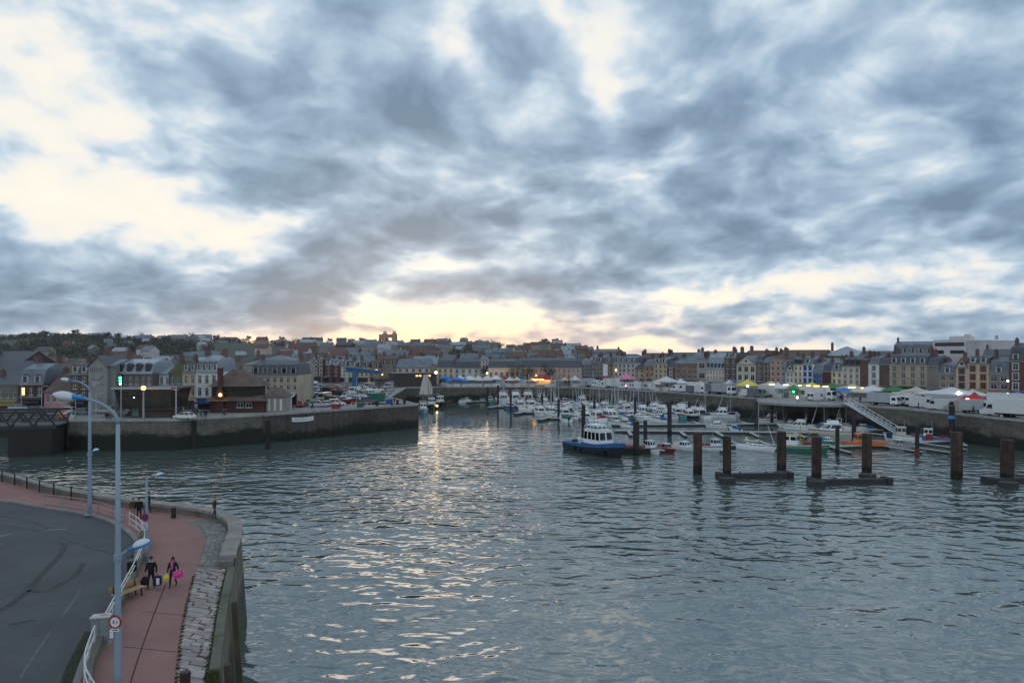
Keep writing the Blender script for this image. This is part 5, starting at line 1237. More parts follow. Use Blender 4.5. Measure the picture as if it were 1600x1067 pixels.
def make_cruiser():
    t = thing('motor_cruiser', None, 'boat'); L, B, f, s = 8.2, 2.9, .95, .45
    hull_part(t, L, B, f, s, WHITE); band_part(t, 'stripe', L, B, f, s, .70, .82, CANV['navy']); deck_part(t, L, B, f, s, OFFW)
    cabin_part(t, 'cabin', -1.6, 2.3, 2.3, 1.9, .98, 2.25, WHITE, .9, .1, roof=WHITE)
    mb = MB(); mb.box((-.2, 0, 2.62), (1.9, 1.5, .55)); mb.build('flybridge', WHITE, t)
    mb = MB(); mb.add([(.7, -.7, 2.9), (.7, .7, 2.9), (.35, .62, 3.25), (.35, -.62, 3.25)], [(0, 1, 2, 3)]); mb.build('windscreen', DGLASS, t)
    mb = MB(); mb.tube([(-1.3, -1.0, 2.3), (-1.6, -.9, 3.3), (-1.6, .9, 3.3), (-1.3, 1.0, 2.3)], .05, 6); mb.tube([(-1.6, 0, 3.3), (-1.6, 0, 4.3)], .025, 5); mb.build('radar_arch', WHITE, t)
    mb = MB(); mb.box((-2.8, 0, 1.25), (1.6, 2.1, .5)); mb.build('cockpit_cover', CANV['navy'], t)
    bow_rail(t, L, B, f, s); return t
def make_dayboat():
    t = thing('open_motorboat', None, 'boat'); L, B, f, s = 6.2, 2.3, .75, .35
    hull_part(t, L, B, f, s, WHITE); deck_part(t, L, B, f, s, OFFW)
    cabin_part(t, 'cabin', -.3, 1.5, 1.7, 1.4, .78, 1.75, WHITE, .7, .0, win=(.35, .9), roof=WHITE, mull=2)
    mb = MB(); mb.loft([[(-2.5, -.95, .8), (-.35, -.95, .8), (-.35, .95, .8), (-2.5, .95, .8)], [(-2.2, -.7, 1.4), (-.35, -.75, 1.65), (-.35, .75, 1.65), (-2.2, .7, 1.4)]]); mb.build('cockpit_cover', CANV['blue'], t)
    mb = MB(); mb.box((-3.25, 0, .85), (.35, .4, .65)); mb.box((-3.25, 0, .2), (.14, .16, .8)); mb.build('outboard_motor', BLACKP, t)
    bow_rail(t, L, B, f, s, .4); return t
def make_sailboat(mast_h=11.5):
    t = thing('sailboat', None, 'boat'); L, B, f, s = 9.0, 2.9, .95, .30
    hull_part(t, L, B, f, s, WHITE, .7, 1.1); band_part(t, 'stripe', L, B, f, s, .76, .86, CANV['navy'], .7, 1.1); deck_part(t, L, B, f, s, OFFW, .7, 1.1)
    cabin_part(t, 'coachroof', -1.2, 2.4, 1.8, 1.4, .97, 1.45, WHITE, 1.2, .1, win=(.35, .8), mull=3)
    mb = MB(); mb.tube([(.9, 0, 1.0), (.9, 0, mast_h)], [.10, .075], 7); mb.beam((.9, -.9, mast_h*.55), (.9, .9, mast_h*.55), .05, .04); mb.build('mast', ALU, t)
    mb = MB(); mb.tube([(.8, 0, 1.95), (-3.2, 0, 1.85)], .06, 6); mb.tube([(.7, 0, 2.08), (-1.2, 0, 2.06), (-3.0, 0, 1.97)], [.17, .14, .09], 8); mb.build('furled_mainsail', CANV['navy'], t)
    mb = MB(); mb.tube([(.9, 0, mast_h-.2), (5.2, 0, 1.3)], .02, 4); mb.tube([(.9, 0, mast_h-.2), (-4.4, 0, 1.0)], .012, 4)
    for q in (-1, 1): mb.tube([(.9, 0, mast_h-.3), (.9, q*.9, mast_h*.55), (.7, q*1.3, 1.05)], .012, 4)
    mb.build('rigging', ALU, t)
    mb = MB(); mb.tube([(4.9, 0, 1.6), (3.3, 0, mast_h*.52)], [.09, .05], 6); mb.build('furled_jib', OFFW, t)
    rail_part(t, [(-4.2, -1.0, 1.0), (-4.4, 0, 1.0), (-4.2, 1.0, 1.0)], .6); return t
def make_fisher():
    t = thing('small_fishing_boat', None, 'boat'); L, B, f, s = 6.8, 2.5, .85, .65
    hull_part(t, L, B, f, s, WHITE, .9, .5); band_part(t, 'stripe', L, B, f, s, .8, .95, CANV['blue'], .9, .5); deck_part(t, L, B, f, s, CONC, .9, .5)
    cabin_part(t, 'wheelhouse', .1, 1.7, 1.5, 1.35, .9, 2.5, WHITE, .15, .0, win=(.5, .88), roof=OFFW, mull=2)
    mb = MB(); mb.tube([(.2, 0, 2.5), (.2, 0, 4.0)], .04, 6); mb.tube([(-2.9, -.9, .9), (-2.9, -.7, 2.3), (-2.9, .7, 2.3), (-2.9, .9, .9)], .04, 6); mb.build('gantry', ALU, t)
    mb = MB(); mb.box((-1.4, .3, 1.1), (.9, .7, .5)); mb.box((-2.2, -.4, 1.05), (.6, .6, .4)); mb.build('fish_boxes', CANV['red'], t); return t
PR = {'cruiser': make_cruiser(), 'day': make_dayboat(), 'sail': make_sailboat(), 'fish': make_fisher()}
PRU = {k: False for k in PR}
def put_boat(kind, x, y, yaw, label, group=None, sc=1.0, cols=None, z=0):
    o = copy_tree(PR[kind])
    o.location = (x, y, z); o.rotation_euler = (0, 0, yaw); o.scale = (sc,)*3; o['label'] = label; o['category'] = 'boat'
    if group: o['group'] = group
    elif 'group' in o: del o['group']
    if cols: recolour(o, cols)
    return o
NAVYH = paint(30, 38, 62); BLUEH = paint(60, 105, 160); CREAMH = paint(214, 206, 186); GREYH = paint(150, 155, 160); REDH = paint(140, 40, 36); TURQ = paint(40, 140, 135)
# pontoons
def pontoon(label, a, b, w=2.2, fingers=(), z=.52, group='pontoons in the marina'):
    a, b = Vector((a[0], a[1], 0)), Vector((b[0], b[1], 0)); v = b-a; L = v.length; rz = math.atan2(v.y, v.x)
    t = thing('pontoon', label, 'pontoon', (a.x, a.y, 0), rz, group)
    n = max(1, int(L/6)); q = L/n
    for i in range(n):
        mb = MB(); mb.box((q*(i+.5), 0, z-.06), (q-.05, w, .14)); mb.build('deck_panel', WOODDECK, t)
    mb = MB(); mb.box((L/2, 0, z-.31), (L, w-.2, .36)); mb.build('float', PONTSIDE, t)
    for (s, side, ln) in fingers:
        f = MB(); f.box((s, side*(w/2+ln/2+.02), z-.1), (.8, ln, .12)); fo = f.build('finger', WOODDECK, t)
        f = MB(); f.box((s, side*(w/2+ln*.8), z-.33), (.7, ln*.35, .34)); f.build('finger_float', PONTSIDE, fo)
    return t
DV = Vector((.965, .262, 0)); PV = Vector((-.262, .965, 0))
def quay_x(d): return 25+(267-d)*.706
rows = [(744, 627), (778, 635), (820, 644), (858, 653)]
cols_hull = [None]*14+[NAVYH, BLUEH, CREAMH, GREYH]; hn = {None: 'white', NAVYH: 'navy', BLUEH: 'blue hulled', CREAMH: 'cream', GREYH: 'grey'}
kinds = {'cruiser': 'motor cruiser', 'day': 'motorboat', 'sail': 'sailboat', 'fish': 'little fishing boat'}
rowname = ['back', 'second', 'third', 'front']
rm_ = random.Random(21)
for ri, (tx, ty) in enumerate(rows):
    tip = G(tx, ty, .5); tip.z = 0; s = 0
    while True:
        p = tip+DV*s
        if p.x > quay_x(p.y)-9 or s > 75: break
        s += 1
    end = tip+DV*s; pontoon('marina pontoon between the moored boats, %s of the four' % ('farthest from us', 'second farthest', 'second nearest', 'nearest to us')[ri], tip, end)
    mb_ = MB(); hh = thing('hammerhead_float', 'dark low float closing the left end of the %s marina row' % rowname[ri], 'float', tuple(tip-DV*.9), math.atan2(DV.y, DV.x)-R(38))
    mb_.box((0, 0, .3), (1.6, 11, .5)); mb_.build('float', PONTSIDE, hh); mb_ = MB(); mb_.box((0, 0, .58), (1.7, 11.1, .06)); mb_.build('deck_panel', WOODDECK, hh)
    for side in (1, -1):
        q = 1.6; n = 0
        while q < s-1:
            n += 1; k = rm_.choices(('cruiser', 'day', 'sail', 'fish'), (.36, .22, .36, .06))[0]; sc = rm_.uniform(.92, 1.22)
            if ri == 0 and side == -1 and n in (2, 3, 4): k = 'cruiser'; sc = 1.55
            beam = {'cruiser': 3.05, 'day': 2.55, 'sail': 3.0, 'fish': 2.7}[k]*sc; L = {'cruiser': 8.4, 'day': 6.4, 'sail': 9.2, 'fish': 7}[k]*sc
            if rm_.random() < .04: q += 1.6
            c = tip+DV*(q+beam/2)+PV*side*(1.3+L/2); bowin = rm_.random() < .6
            yaw = math.atan2(PV.y, PV.x)+(math.pi if (side == 1) == bowin else 0)+rm_.gauss(0, .05)
            hc = rm_.choice(cols_hull); cc = rm_.choice(('navy', 'white', 'grey', 'blue', 'white', 'white', 'red', 'green', 'white'))
            if k == 'fish': hc = rm_.choice((BLUEH, CREAMH, None, TURQ)); hn[TURQ] = 'turquoise'
            cv = {'cruiser': ', %s cover', 'day': ', %s cover', 'sail': ', %s sail cover', 'fish': ''}[k]
            lab = '%s %s%s, %s on %s side, %s marina row' % (hn[hc].replace(' hulled', ''), {'sail': 'sailboat'}.get(k, kinds[k]), cv % cc if '%s' in cv else '', ORD[n], 'far' if side == 1 else 'near', rowname[ri])
            o = put_boat(k, c.x, c.y, yaw, lab, 'boats moored in the marina rows', sc, dict(cockpit_cover=CANV[cc], furled_mainsail=CANV[cc], **({'hull': hc} if hc else {})))
            q += beam+rm_.uniform(.05, .35)
# right end of the marina in front of the wall
n = 0
for px, py, k, sc in ((1128, 652, 'cruiser', 1.05), (1146, 651, 'sail', 1.0), (1163, 650, 'day', 1.1), (1178, 650, 'cruiser', .9), (1196, 651, 'cruiser', .85), (1212, 652, 'day', 1.0), (1064, 652, 'cruiser', 1.15), (1086, 651, 'cruiser', 1.1), (1106, 652, 'sail', .95), (1042, 654, 'day', 1.1), (1014, 655, 'day', 1.0), (990, 653, 'cruiser', .9), (965, 655, 'day', .95), (940, 656, 'sail', .9)):
    g = G(px, py, 0); n += 1
    put_boat(k, g.x, g.y, rm_.uniform(2.4, 3.4), 'white %s side-on in loose front line, %s' % (kinds[k], ('near the platform' if px > 1190 else 'by the dark wall' if px > 1110 else 'behind bare pontoons'))+', %s from right' % ORD[n], 'boats lying side-on behind the empty pontoons', sc)
# empty front pontoons with finger piers (measured left and right ends)
def pon_px(label, a, b, fing=(), w=2.0):
    p, q = G(a[0], a[1], .5), G(b[0], b[1], .5); v = (q-p).length; F_ = [(v*u, s, l) for u, s, l in fing]; return pontoon(label, p, q, w, F_)
pon_px('long empty pontoon farthest back of the three bare ones, before the marina', (957, 663), (1262, 661), [(.2, 1, 6), (.45, 1, 6), (.7, 1, 6)])
pon_px('middle bare pontoon with slanting finger piers, behind the blue pilot boat', (960, 672), (1335, 676), [(.06, -1, 8), (.28, -1, 8), (.43, -1, 8), (.57, -1, 8), (.75, -1, 8), (.9, 1, 7)])
pon_px('front pontoon behind the small boats, from the pilot boat to the orange boat', (985, 695), (1300, 695), [(.12, -1, 7), (.4, -1, 7), (.55, 1, 8), (.7, 1, 8), (.97, -1, 9)])
pon_px('pontoon at the foot of the gangway, between the green and the orange boats', (1290, 676), (1440, 667), [(.3, -1, 7), (.6, -1, 7)])
pon_px('right pontoon running behind the orange boat to the picture edge', (1302, 697), (1480, 688), [(.35, -1, 10), (.5, -1, 12), (.72, -1, 10)])
pon_px('far right pontoon under the stone wall', (1480, 686), (1640, 693), [(.1, -1, 9), (.35, 1, 9), (.6, -1, 9)])
# piles
def pile(label, px, w, yt, yb, m=DARKPILE, cap=None, group='dark marina piles', wob=0):
    g = G(px, yb, 0); r = w/F*g.y/2; h = ZD(yt, g.y)
    t = thing('mooring_pile', label, 'pile', (g.x, g.y+r, 0), group=group)
    mb = MB(); n = 12; mb.tube([(0, 0, -2.5), (0, 0, h*.3), (wob, 0, h-.08)], [r*1.0, r, r], n, cap=True); mb.build('shaft', m, t, smooth=False)
    mb = MB(); mb.tube([(0, 0, 0.01), (0, 0, .9), (0, 0, 1.25)], [r*1.03, r*1.03, r*1.012], n, cap=False); mb.build('weed_band', WEED, t)
    mb = MB(); mb.tube([(wob, 0, h-.08), (wob, 0, h+.02)], [r*1.06, r*.9], n); mb.build('cap', cap or m, t)
    if m is RUST and r > .5:
        for a in (-.9, -2.1): mb = MB(); mb.box((r*math.cos(a)*1.02, r*math.sin(a)*1.02, h*.5), (.12, .12, h*.9), a); mb.build('weld_seam', RUST, t)
    return t
for i, (px, w, yt, yb, lab) in enumerate([
    (1092, 14, 676, 741, 'rusty round pile standing alone left of the double floats'), (1138, 13, 682, 748, 'rusty pile at the left end of the left float'), (1224, 14, 675, 738, 'rusty pile at the right end of the left float'),
    (1279, 14.5, 683, 752, 'rusty pile at the left end of the middle float'), (1358, 14, 678, 742, 'rusty pile at the right end of the middle float'), (1500, 16, 676, 749, 'thick rusty pile alone between the middle and right floats'), (1580, 18, 688, 754, 'thickest rusty pile rising from the float at the right edge')]):
    pile(lab, px, w, yt, yb, RUST, group='rusty piles in the basin')
for (px, w, yt, yb, lab, m) in [
    (995, 10, 659, 712, 'stout dark pile with a red-brown float right of the pilot boat', DARKPILE), (1009, 6, 657, 697, 'slimmer dark pile just behind the stout one', DARKPILE), (1047, 7, 632, 681, 'dark pile behind the row of small boats, alone in open water', DARKPILE), (912, 6.5, 633, 690, 'dark pile rising behind the pilot boat wheelhouse', DARKPILE),
    (873, 4, 623, 655, 'dark pile at the left end of the nearest marina row', DARKPILE), (847, 4, 616, 648, 'dark pile left of the nearest marina row', DARKPILE), (929, 4, 617, 650, 'thin dark pile among the front marina boats, left of centre', DARKPILE), (993, 4.5, 620, 655, 'thin dark pile among the front marina boats, right of centre', DARKPILE), (749, 3, 607, 627, 'thin dark pile at the left end of the back marina row', DARKPILE), (762, 3, 605, 633, 'thin dark pile beside the big white cruisers', DARKPILE), (778, 3.2, 602, 635, 'thin dark pile right of the big white cruisers', DARKPILE), (798, 3.5, 612, 640, 'thin dark pile at the tip of the second marina row', DARKPILE),
    (1183, 6, 628, 668, 'dark pile at the right end of the loose line of boats', DARKPILE), (1310, 6, 665, 712, 'dark pile right of the green trawler', DARKPILE), (1336, 6.5, 651, 694, 'dark pile behind the orange boat', DARKPILE), (1435, 6, 665, 714, 'dark pile with a red base right of the orange boat', DARKPILE), (1346, 8, 640, 668, 'dark pile beside the foot of the gangway', DARKPILE), (1295, 7, 632, 664, 'dark pile under the round platform', DARKPILE), (1490, 8.5, 634, 692, 'dark pile with a bright blue band near the right quay', DARKPILE)]:
    t = pile(lab, px, w, yt, yb, m)
    if px == 1490:
        g = G(px, yb, 0); r = w/F*g.y/2; z = ZD(652, g.y); mb = MB(); mb.tube([(0, 0, z-.35), (0, 0, z+.35)], r*1.12, 12); mb.build('blue_band', mat('blue_pile_band', (.05, .3, .7), .5, .1, 1), t)
    if px == 1435:
        mb = MB(); mb.tube([(0, 0, .1), (0, 0, 1.6)], .42, 12); mb.build('red_collar', paint(120, 40, 40), t)
# low dark floats round the piles
def float_px(label, a, b, pl, pr):
    p, q = G(a[0], a[1], .45), G(b[0], b[1], .45); p.z = q.z = 0; v = q-p; L = v.length
    t = thing('float', label, 'float', tuple(p), math.atan2(v.y, v.x), 'dark floats held by the rusty piles')
    FM = mat('tarred_float_steel', (.05, .045, .048), .7, .35, 1, .3)
    mb = MB(); mb.box((L/2, 0, .36), (L, 1.1, .72)); mb.build('beam', FM, t)
    for (px, py), nm in ((pl, 0), (pr, 1)):
        g = G(px, py, .6); lo = Matrix.Rotation(-math.atan2(v.y, v.x), 3, 'Z') @ (Vector((g.x, g.y, 0))-p); r = .85
        mb = MB(); ring = [(lo.x+r*1.35*math.cos(i*math.pi/5)*1.1, lo.y+.4+r*1.3*math.sin(i*math.pi/5)) for i in range(10)]; mb.prism(ring, -.05, .80); mb.build('pile_collar', FM, t)
    mb = MB(); mb.box((L*.52, 0, .74), (L*.5, .9, .03)); mb.build('walkway', mat('dark_walkway', (.08, .07, .075), .8, .3, 1), t)
    for u in (.03, .97): mb = MB(); mb.box((L*u, .1, .45), (.8, 1.9, .86)); mb.build('end_block', FM, t)
    for u in (.3, .66): mb = MB(); mb.tube([(L*u, 0, .72), (L*u, 0, 1.0)], [.09, .14], 8); mb.build('cleat', RUST, t)
    return t
float_px('left low dark float between two rusty piles', (1122, 743), (1236, 741), (1138, 749), (1224, 740))
float_px('middle low dark float between two rusty piles', (1266, 752), (1390, 750), (1279, 754), (1358, 743))
float_px('right low dark float cut by the picture edge', (1540, 750), (1680, 748), (1580, 756), (1660, 746))
# round platform, its legs and the gangway
gc = Vector((XD(1262, 187), 187, 0)); rad = 13.2
t = thing('round_platform', 'round concrete platform on dark legs jutting out from the right quay', 'platform', (gc.x, gc.y, 0))
mb = MB(); mb.prism([(rad*math.cos(a*math.pi/18), rad*.95*math.sin(a*math.pi/18)) for a in range(36)], QZ-.55, QZ+.05); mb.build('deck', CONC, t)
for i in range(7):
    a = -2.9+i*.45; mb = MB(); mb.tube([(rad*.84*math.cos(a), rad*.8*math.sin(a), -1), (rad*.84*math.cos(a), rad*.8*math.sin(a), QZ-.56)], .45, 10); mb.build('leg', DARKPILE, t)
mb = MB(); pts = [(rad*.96*math.cos(-2.95+i*.2), rad*.91*math.sin(-2.95+i*.2), QZ+.06) for i in range(15)]
mb.tube([(p[0], p[1], p[2]+1.0) for p in pts], .04, 6); mb.tube([(p[0], p[1], p[2]+.5) for p in pts], .03, 5)
for p in pts: mb.tube([p, (p[0], p[1], p[2]+1)], .03, 5)
mb.build('railing', GREYRAIL, t)
ga, gb = P(1322, 629, 175), G(1401, 676, .6); v = gb-ga; L = v.length
t = thing('gangway', 'white lattice gangway sloping from the round platform down to the pontoon', 'gangway', tuple(ga)); ax = v.normalized(); sd_ = ax.cross(Vector((0, 0, 1))).normalized(); up = sd_.cross(ax)
mb = MB(); mb.beam((0, 0, 0), tuple(v), 1.5, .12); mb.build('walkway', ALU, t)
for s in (-.75, .75):
    mb = MB(); o_ = sd_*s; mb.beam(o_+up*1.25, v+o_+up*1.25, .10, .10); mb.beam(o_+up*.05, v+o_+up*.05, .10, .16)
    nb = 12
    for i in range(nb): a_, b_ = v*(i/nb)+o_, v*((i+1)/nb)+o_; mb.beam(a_+up*.05, b_+up*1.25 if i % 2 else b_+up*.05, .05, .05); mb.beam(a_+up*.05, a_+up*1.25, .06, .06)
    mb.build('side_truss', WHITE, t)

# --- boats one by one in the foreground
d = 131; t = thing('pilot_boat', 'blue and black pilot boat with a white wheelhouse moored by the dark pile', 'boat', (XD(930, d), d, 0), R(-60))
L, B, f, s = 15.5, 5.3, 1.6, 1.25; BLKH = paint(26, 28, 34); PB = paint(40, 98, 170)
hull_part(t, L, B, f, s, BLKH, .88, 1.3); band_part(t, 'blue_strake', L, B, f, s, .72, .985, PB, .88, 1.3); band_part(t, 'rubbing_band', L, B, f, s, .66, .72, BLACKP, .88, 1.3, .08); deck_part(t, L, B, f, s, mat('blue_deck', (.05, .13, .27), .7, .2, 1), .88, 1.3)
c = cabin_part(t, 'wheelhouse', -1.4, 3.6, 3.7, 3.3, 1.75, 4.55, WHITE, .16, .05, win=(.38, .88), roof=WHITE, mull=4, wm=DGLASS)
cabin_part(t, 'upper_bridge', -1.0, 2.3, 2.5, 2.2, 4.66, 5.5, WHITE, .5, .1, win=(.2, .75), roof=WHITE, mull=3, wm=mat('pale_bridge_glass', (.10, .14, .18), .1, .2, 1))
mb = MB(); mb.box((.9, 0, 1.9), (5.6, 3.9, .3)); mb.build('house_base', PB, t)
rail_part(t, [(-1.2, -1.6, 4.65), (0, -1.65, 4.65), (1.2, -1.6, 4.65), (2.9, -1.45, 4.65), (3.0, 0, 4.65), (2.9, 1.45, 4.65), (1.2, 1.6, 4.65), (0, 1.65, 4.65), (-1.2, 1.6, 4.65)], .75, WHITE, .035)
mb = MB(); mb.tube([(.2, 0, 5.6), (.2, 0, 8.0)], .07, 7); mb.beam((.2, -.9, 7.0), (.2, .9, 7.0), .07, .07); mb.box((.5, 0, 6.3), (.25, 1.3, .16)); mb.tube([(-.6, .7, 5.5), (-.6, .7, 8.6)], .02, 5); mb.build('mast', WHITE, t)
mb = MB(); mb.sphere((1.1, .6, 6.0), .28, 9, 6); mb.box((1.1, .6, 5.65), (.2, .2, .3)); mb.build('radome', OFFW, t)
mb = MB(); mb.tube([(-3.4, 1.2, 1.7), (-3.4, 1.2, 4.9), (-4.6, 1.4, 6.3)], [.2, .17, .1], 8); mb.tube([(-4.6, 1.4, 6.3), (-4.6, 1.4, 3.6)], .03, 5); mb.build('deck_crane', PB, t)
mb = MB(); mb.box((-3.0, -.9, 2.1), (1.2, 1.0, .9)); mb.build('deck_locker', WHITE, t); mb = MB(); mb.tube([(-5.6, -1.2, 1.7), (-5.6, 1.2, 1.7)], .45, 10); mb.build('winch_drum', BLACKP, t)
mb = MB(); mb.sphere((-2.4, -2.0, 2.6), .42, 9, 6); mb.build('life_raft', WHITE, t)
for i in range(5): mb = MB(); mb.tube([(5.0-i*2.1, -(1.65+.28*min(i, 3)+.16), .9), (5.0-i*2.1, -(1.65+.28*min(i, 3)+.2), .25)], .2, 8); mb.build('tyre_fender', BLACKP, t)
rail_part(t, [(4.0, -1.9, 2.2), (5.4, -1.45, 2.45), (6.9, -.8, 2.65), (8.4, 0, 2.8), (6.9, .8, 2.65), (5.4, 1.45, 2.45), (4.0, 1.9, 2.2)], .8, CHROME, .03)
rail_part(t, [(-7.2, -2.0, 1.55), (-5, -2.3, 1.55), (-2.8, -2.4, 1.6)], .7, PB, .035)
ns = MB(); ns.box((6.2, -1.35, 2.0), (.9, .02, .22), R(28)); ns.build('name_stripe', WHITE, t)
t = thing('work_float', 'low red-brown work float moored right of the pilot boat', 'float', (XD(990, 131), 131.5, 0), R(-10)); PINK = mat('faded_red_float', (.26, .11, .10), .8, .25, 1, dirt=((.14, .08, .075), .5))
mb = MB(); mb.box((0, 0, .45), (6.5, 3.0, .9)); mb.build('pontoon_body', mat('dark_float_body', (.04, .035, .035), .7, .3, 1), t); mb = MB(); mb.box((-.4, .2, 1.15), (4.0, 2.2, .5)); mb.box((1.8, .2, 1.05), (.4, 2.2, .3)); mb.build('deck_box', PINK, t)
def put_px(kind, px, py, yaw, label, sc=1, cols=None): g = G(px, py, 0); return put_boat(kind, g.x, g.y, R(yaw), label, None, sc, cols)
put_px('fish', 1012, 707, -62, 'small white boat with a blue striped wheelhouse right of the stout dark pile', .95, dict(stripe=NAVYH))
put_px('day', 1041, 705, -70, 'low red boat with a bare deck beside the white open boat', .85, dict(hull=REDH, cockpit_cover=PINK, cabin=PINK))
put_px('day', 1068, 703, -60, 'white open boat with a pale cover between the red boat and the lone rusty pile', .95, dict(cockpit_cover=CANV['white']))
put_px('fish', 1113, 704, -55, 'white boat with blue wheelhouse trim right of the lone rusty pile', .95, dict(stripe=BLUEH))
o = put_px('sail', 1180, 703, -52, 'white sailboat with a tall grey mast on the front pontoon', .85, dict(furled_mainsail=CANV['white'], stripe=WHITE))
put_px('cruiser', 1250, 671, 150, 'white cruiser moored on the middle pontoon behind the green trawler', .9, dict(cockpit_cover=CANV['white']))
put_px('day', 1236, 668, 160, 'small white motorboat left of the white cruiser behind the green trawler', .9)
put_px('sail', 1292, 668, 195, 'sailboat under a large bright blue cover below the round platform', .9, dict(furled_mainsail=CANV['blue'], hull=BLUEH, deck=CANV['blue']))
put_px('cruiser', 1300, 679, 176, 'long pale hull alongside the pontoon behind the dark pile', 1.15, dict(hull=CREAMH, cockpit_cover=CANV['white']))
put_px('day', 1366, 666, 170, 'white motorboat at the foot of the gangway', 1.0, dict(cockpit_cover=CANV['grey']))
put_px('day', 1384, 668, 176, 'grey rubber boat beside the gangway foot', .8, dict(hull=GREYH, cockpit_cover=CANV['grey']))
put_px('cruiser', 1120, 668, 178, 'small white cabin boat alone on the bare middle pontoon', .62, dict(cockpit_cover=CANV['white']))
put_px('day', 984, 668, 165, 'tiny white boat behind the pilot boat on the bare pontoon', .7)
put_px('fish', 968, 664, 190, 'white boat with blue flag half hidden by the pilot boat', .9, dict(stripe=TURQ))
put_px('day', 1292, 693, -75, 'small turquoise open boat right of the green trawler', .75, dict(hull=TURQ, cockpit_cover=CANV['blue']))
put_px('fish', 1415, 688, 165, 'grey white workboat with a cream cabin right of the orange boat', 1.15, dict(wheelhouse=CREAMH, stripe=GREYH))
put_px('fish', 1458, 690, 150, 'blue and white fishing boat with red gear near the blue-banded pile', 1.1, dict(hull=paint(70, 120, 170), fish_boxes=CANV['red']))
put_px('fish', 1480, 684, 160, 'white fishing boat with cluttered mast beside the blue-banded pile', 1.0, dict(stripe=REDH))
put_px('day', 1406, 700, 172, 'flat grey workboat lying low in front of the right pontoon', .95, dict(hull=GREYH, cockpit_cover=CANV['grey'], cabin=GREYH))
for px, py, k, yaw, sc, lab in ((1030, 660, 'day', 170, .9, 'white motorboat lying at the left part of the farthest bare pontoon'), (1205, 660, 'cruiser', 172, .85, 'white cruiser lying at the right part of the farthest bare pontoon'), (1228, 659, 'sail', 178, .8, 'sailboat at the right end of the farthest bare pontoon'), (1326, 668, 'sail', 192, .8, 'sailboat under the round platform, right of the blue covered one'), (1350, 673, 'day', 185, .9, 'white motorboat left of the gangway foot, nearer than the others'), (1438, 677, 'fish', 170, .9, 'fishing boat lying close under the right wall beyond the gangway'), (1512, 684, 'day', 175, 1.0, 'white motorboat under the right wall, right of the blue-banded pile'), (1540, 687, 'sail', 176, .8, 'sailboat with a bare mast under the right wall near the picture edge'), (1272, 661, 'day', 182, .9, 'small white motorboat in the shade below the round platform'), (1148, 673, 'day', 100, .8, 'small white motorboat at a finger of the middle bare pontoon')):
    put_px(k, px, py, yaw, lab, sc)
# green trawler
g = G(1252, 706, 0); t = thing('trawler', 'green wooden trawler with a yellow-roofed white wheelhouse', 'boat', (g.x+.4, g.y+.8, 0), R(-38)); L, B, f, s = 9.2, 3.2, 1.1, .8; GRN = paint(32, 122, 108); YEL = paint(206, 172, 70)
hull_part(t, L, B, f, s, GRN, .85, .6); band_part(t, 'yellow_line', L, B, f, s, .62, .70, YEL, .85, .6); band_part(t, 'white_rail_band', L, B, f, s, .88, .99, OFFW, .85, .6); deck_part(t, L, B, f, s, CONC, .85, .6)
cabin_part(t, 'wheelhouse', -3.2, -.6, 2.0, 1.8, 1.15, 3.1, WHITE, .1, .0, win=(.5, .85), roof=YEL, mull=2)
mb = MB(); mb.tube([(-.2, 0, 1.2), (-.2, 0, 5.4)], .07, 7); mb.tube([(-.2, 0, 2.2), (2.6, 0, 4.2)], .05, 6); mb.build('mast', YEL, t)
mb = MB(); mb.tube([(3.0, -.9, 1.6), (3.0, -.8, 3.0), (3.0, .8, 3.0), (3.0, .9, 1.6)], .05, 6); mb.build('gantry', ALU, t)
mb = MB(); mb.box((1.2, 0, 1.6), (1.5, 1.6, .7)); mb.build('net_pile', CANV['red'], t)
# orange boat
g = G(1360, 699, 0); t = thing('rescue_boat', 'bright orange cabin boat with a black hull behind a rusty pile', 'boat', (g.x-.2, g.y+.6, 0), R(174)); L, B, f, s = 9.5, 3.0, .8, .35; ORG = paint(226, 112, 40)
hull_part(t, L, B, f, s, BLKH, .9, .8); band_part(t, 'orange_band', L, B, f, s, .45, .98, ORG, .9, .8); deck_part(t, L, B, f, s, ORG, .9, .8)
cabin_part(t, 'cabin', .2, 2.6, 2.2, 2.0, .85, 2.75, ORG, .2, .05, win=(.45, .85), roof=ORG, mull=2)
mb = MB(); mb.loft([[(-4.0, -1.2, .85), (.0, -1.2, .85), (.0, 1.2, .85), (-4.0, 1.2, .85)], [(-3.7, -.9, 1.3), (-.1, -.95, 1.55), (-.1, .95, 1.55), (-3.7, .9, 1.3)]]); mb.build('engine_cover', mat('faded_orange_cover', (.45, .16, .09), .7, .2, 1), t)
mb = MB(); mb.tube([(1.0, 0, 2.8), (1.0, 0, 4.3)], .04, 6); mb.tube([(.4, -.9, 2.8), (.4, -.9, 3.3), (.4, .9, 3.3), (.4, .9, 2.8)], .03, 5); mb.build('mast', OFFW, t)
# red buoys / gear stacked on the right pontoon
for (px, py, c_, lab) in ((1452, 687, 'red', 'red mooring buoy lying on the right pontoon'), (1390, 684, 'navy', 'dark tub on the pontoon right of the orange boat')):
    g = G(px, py, .52); t = thing('buoy' if c_ == 'red' else 'tub', lab, 'buoy' if c_ == 'red' else 'tub', (g.x, g.y, .53)); mb = MB(); mb.tube([(0, 0, 0), (0, 0, .15), (0, 0, 1.1), (0, 0, 1.25)], [.5, .62, .62, .45], 12); mb.build('body', CANV[c_], t); mb = MB(); mb.tube([(-.2, 0, 1.25), (-.1, 0, 1.45), (.1, 0, 1.45), (.2, 0, 1.25)], .03, 5); mb.build('handle', ALU, t)
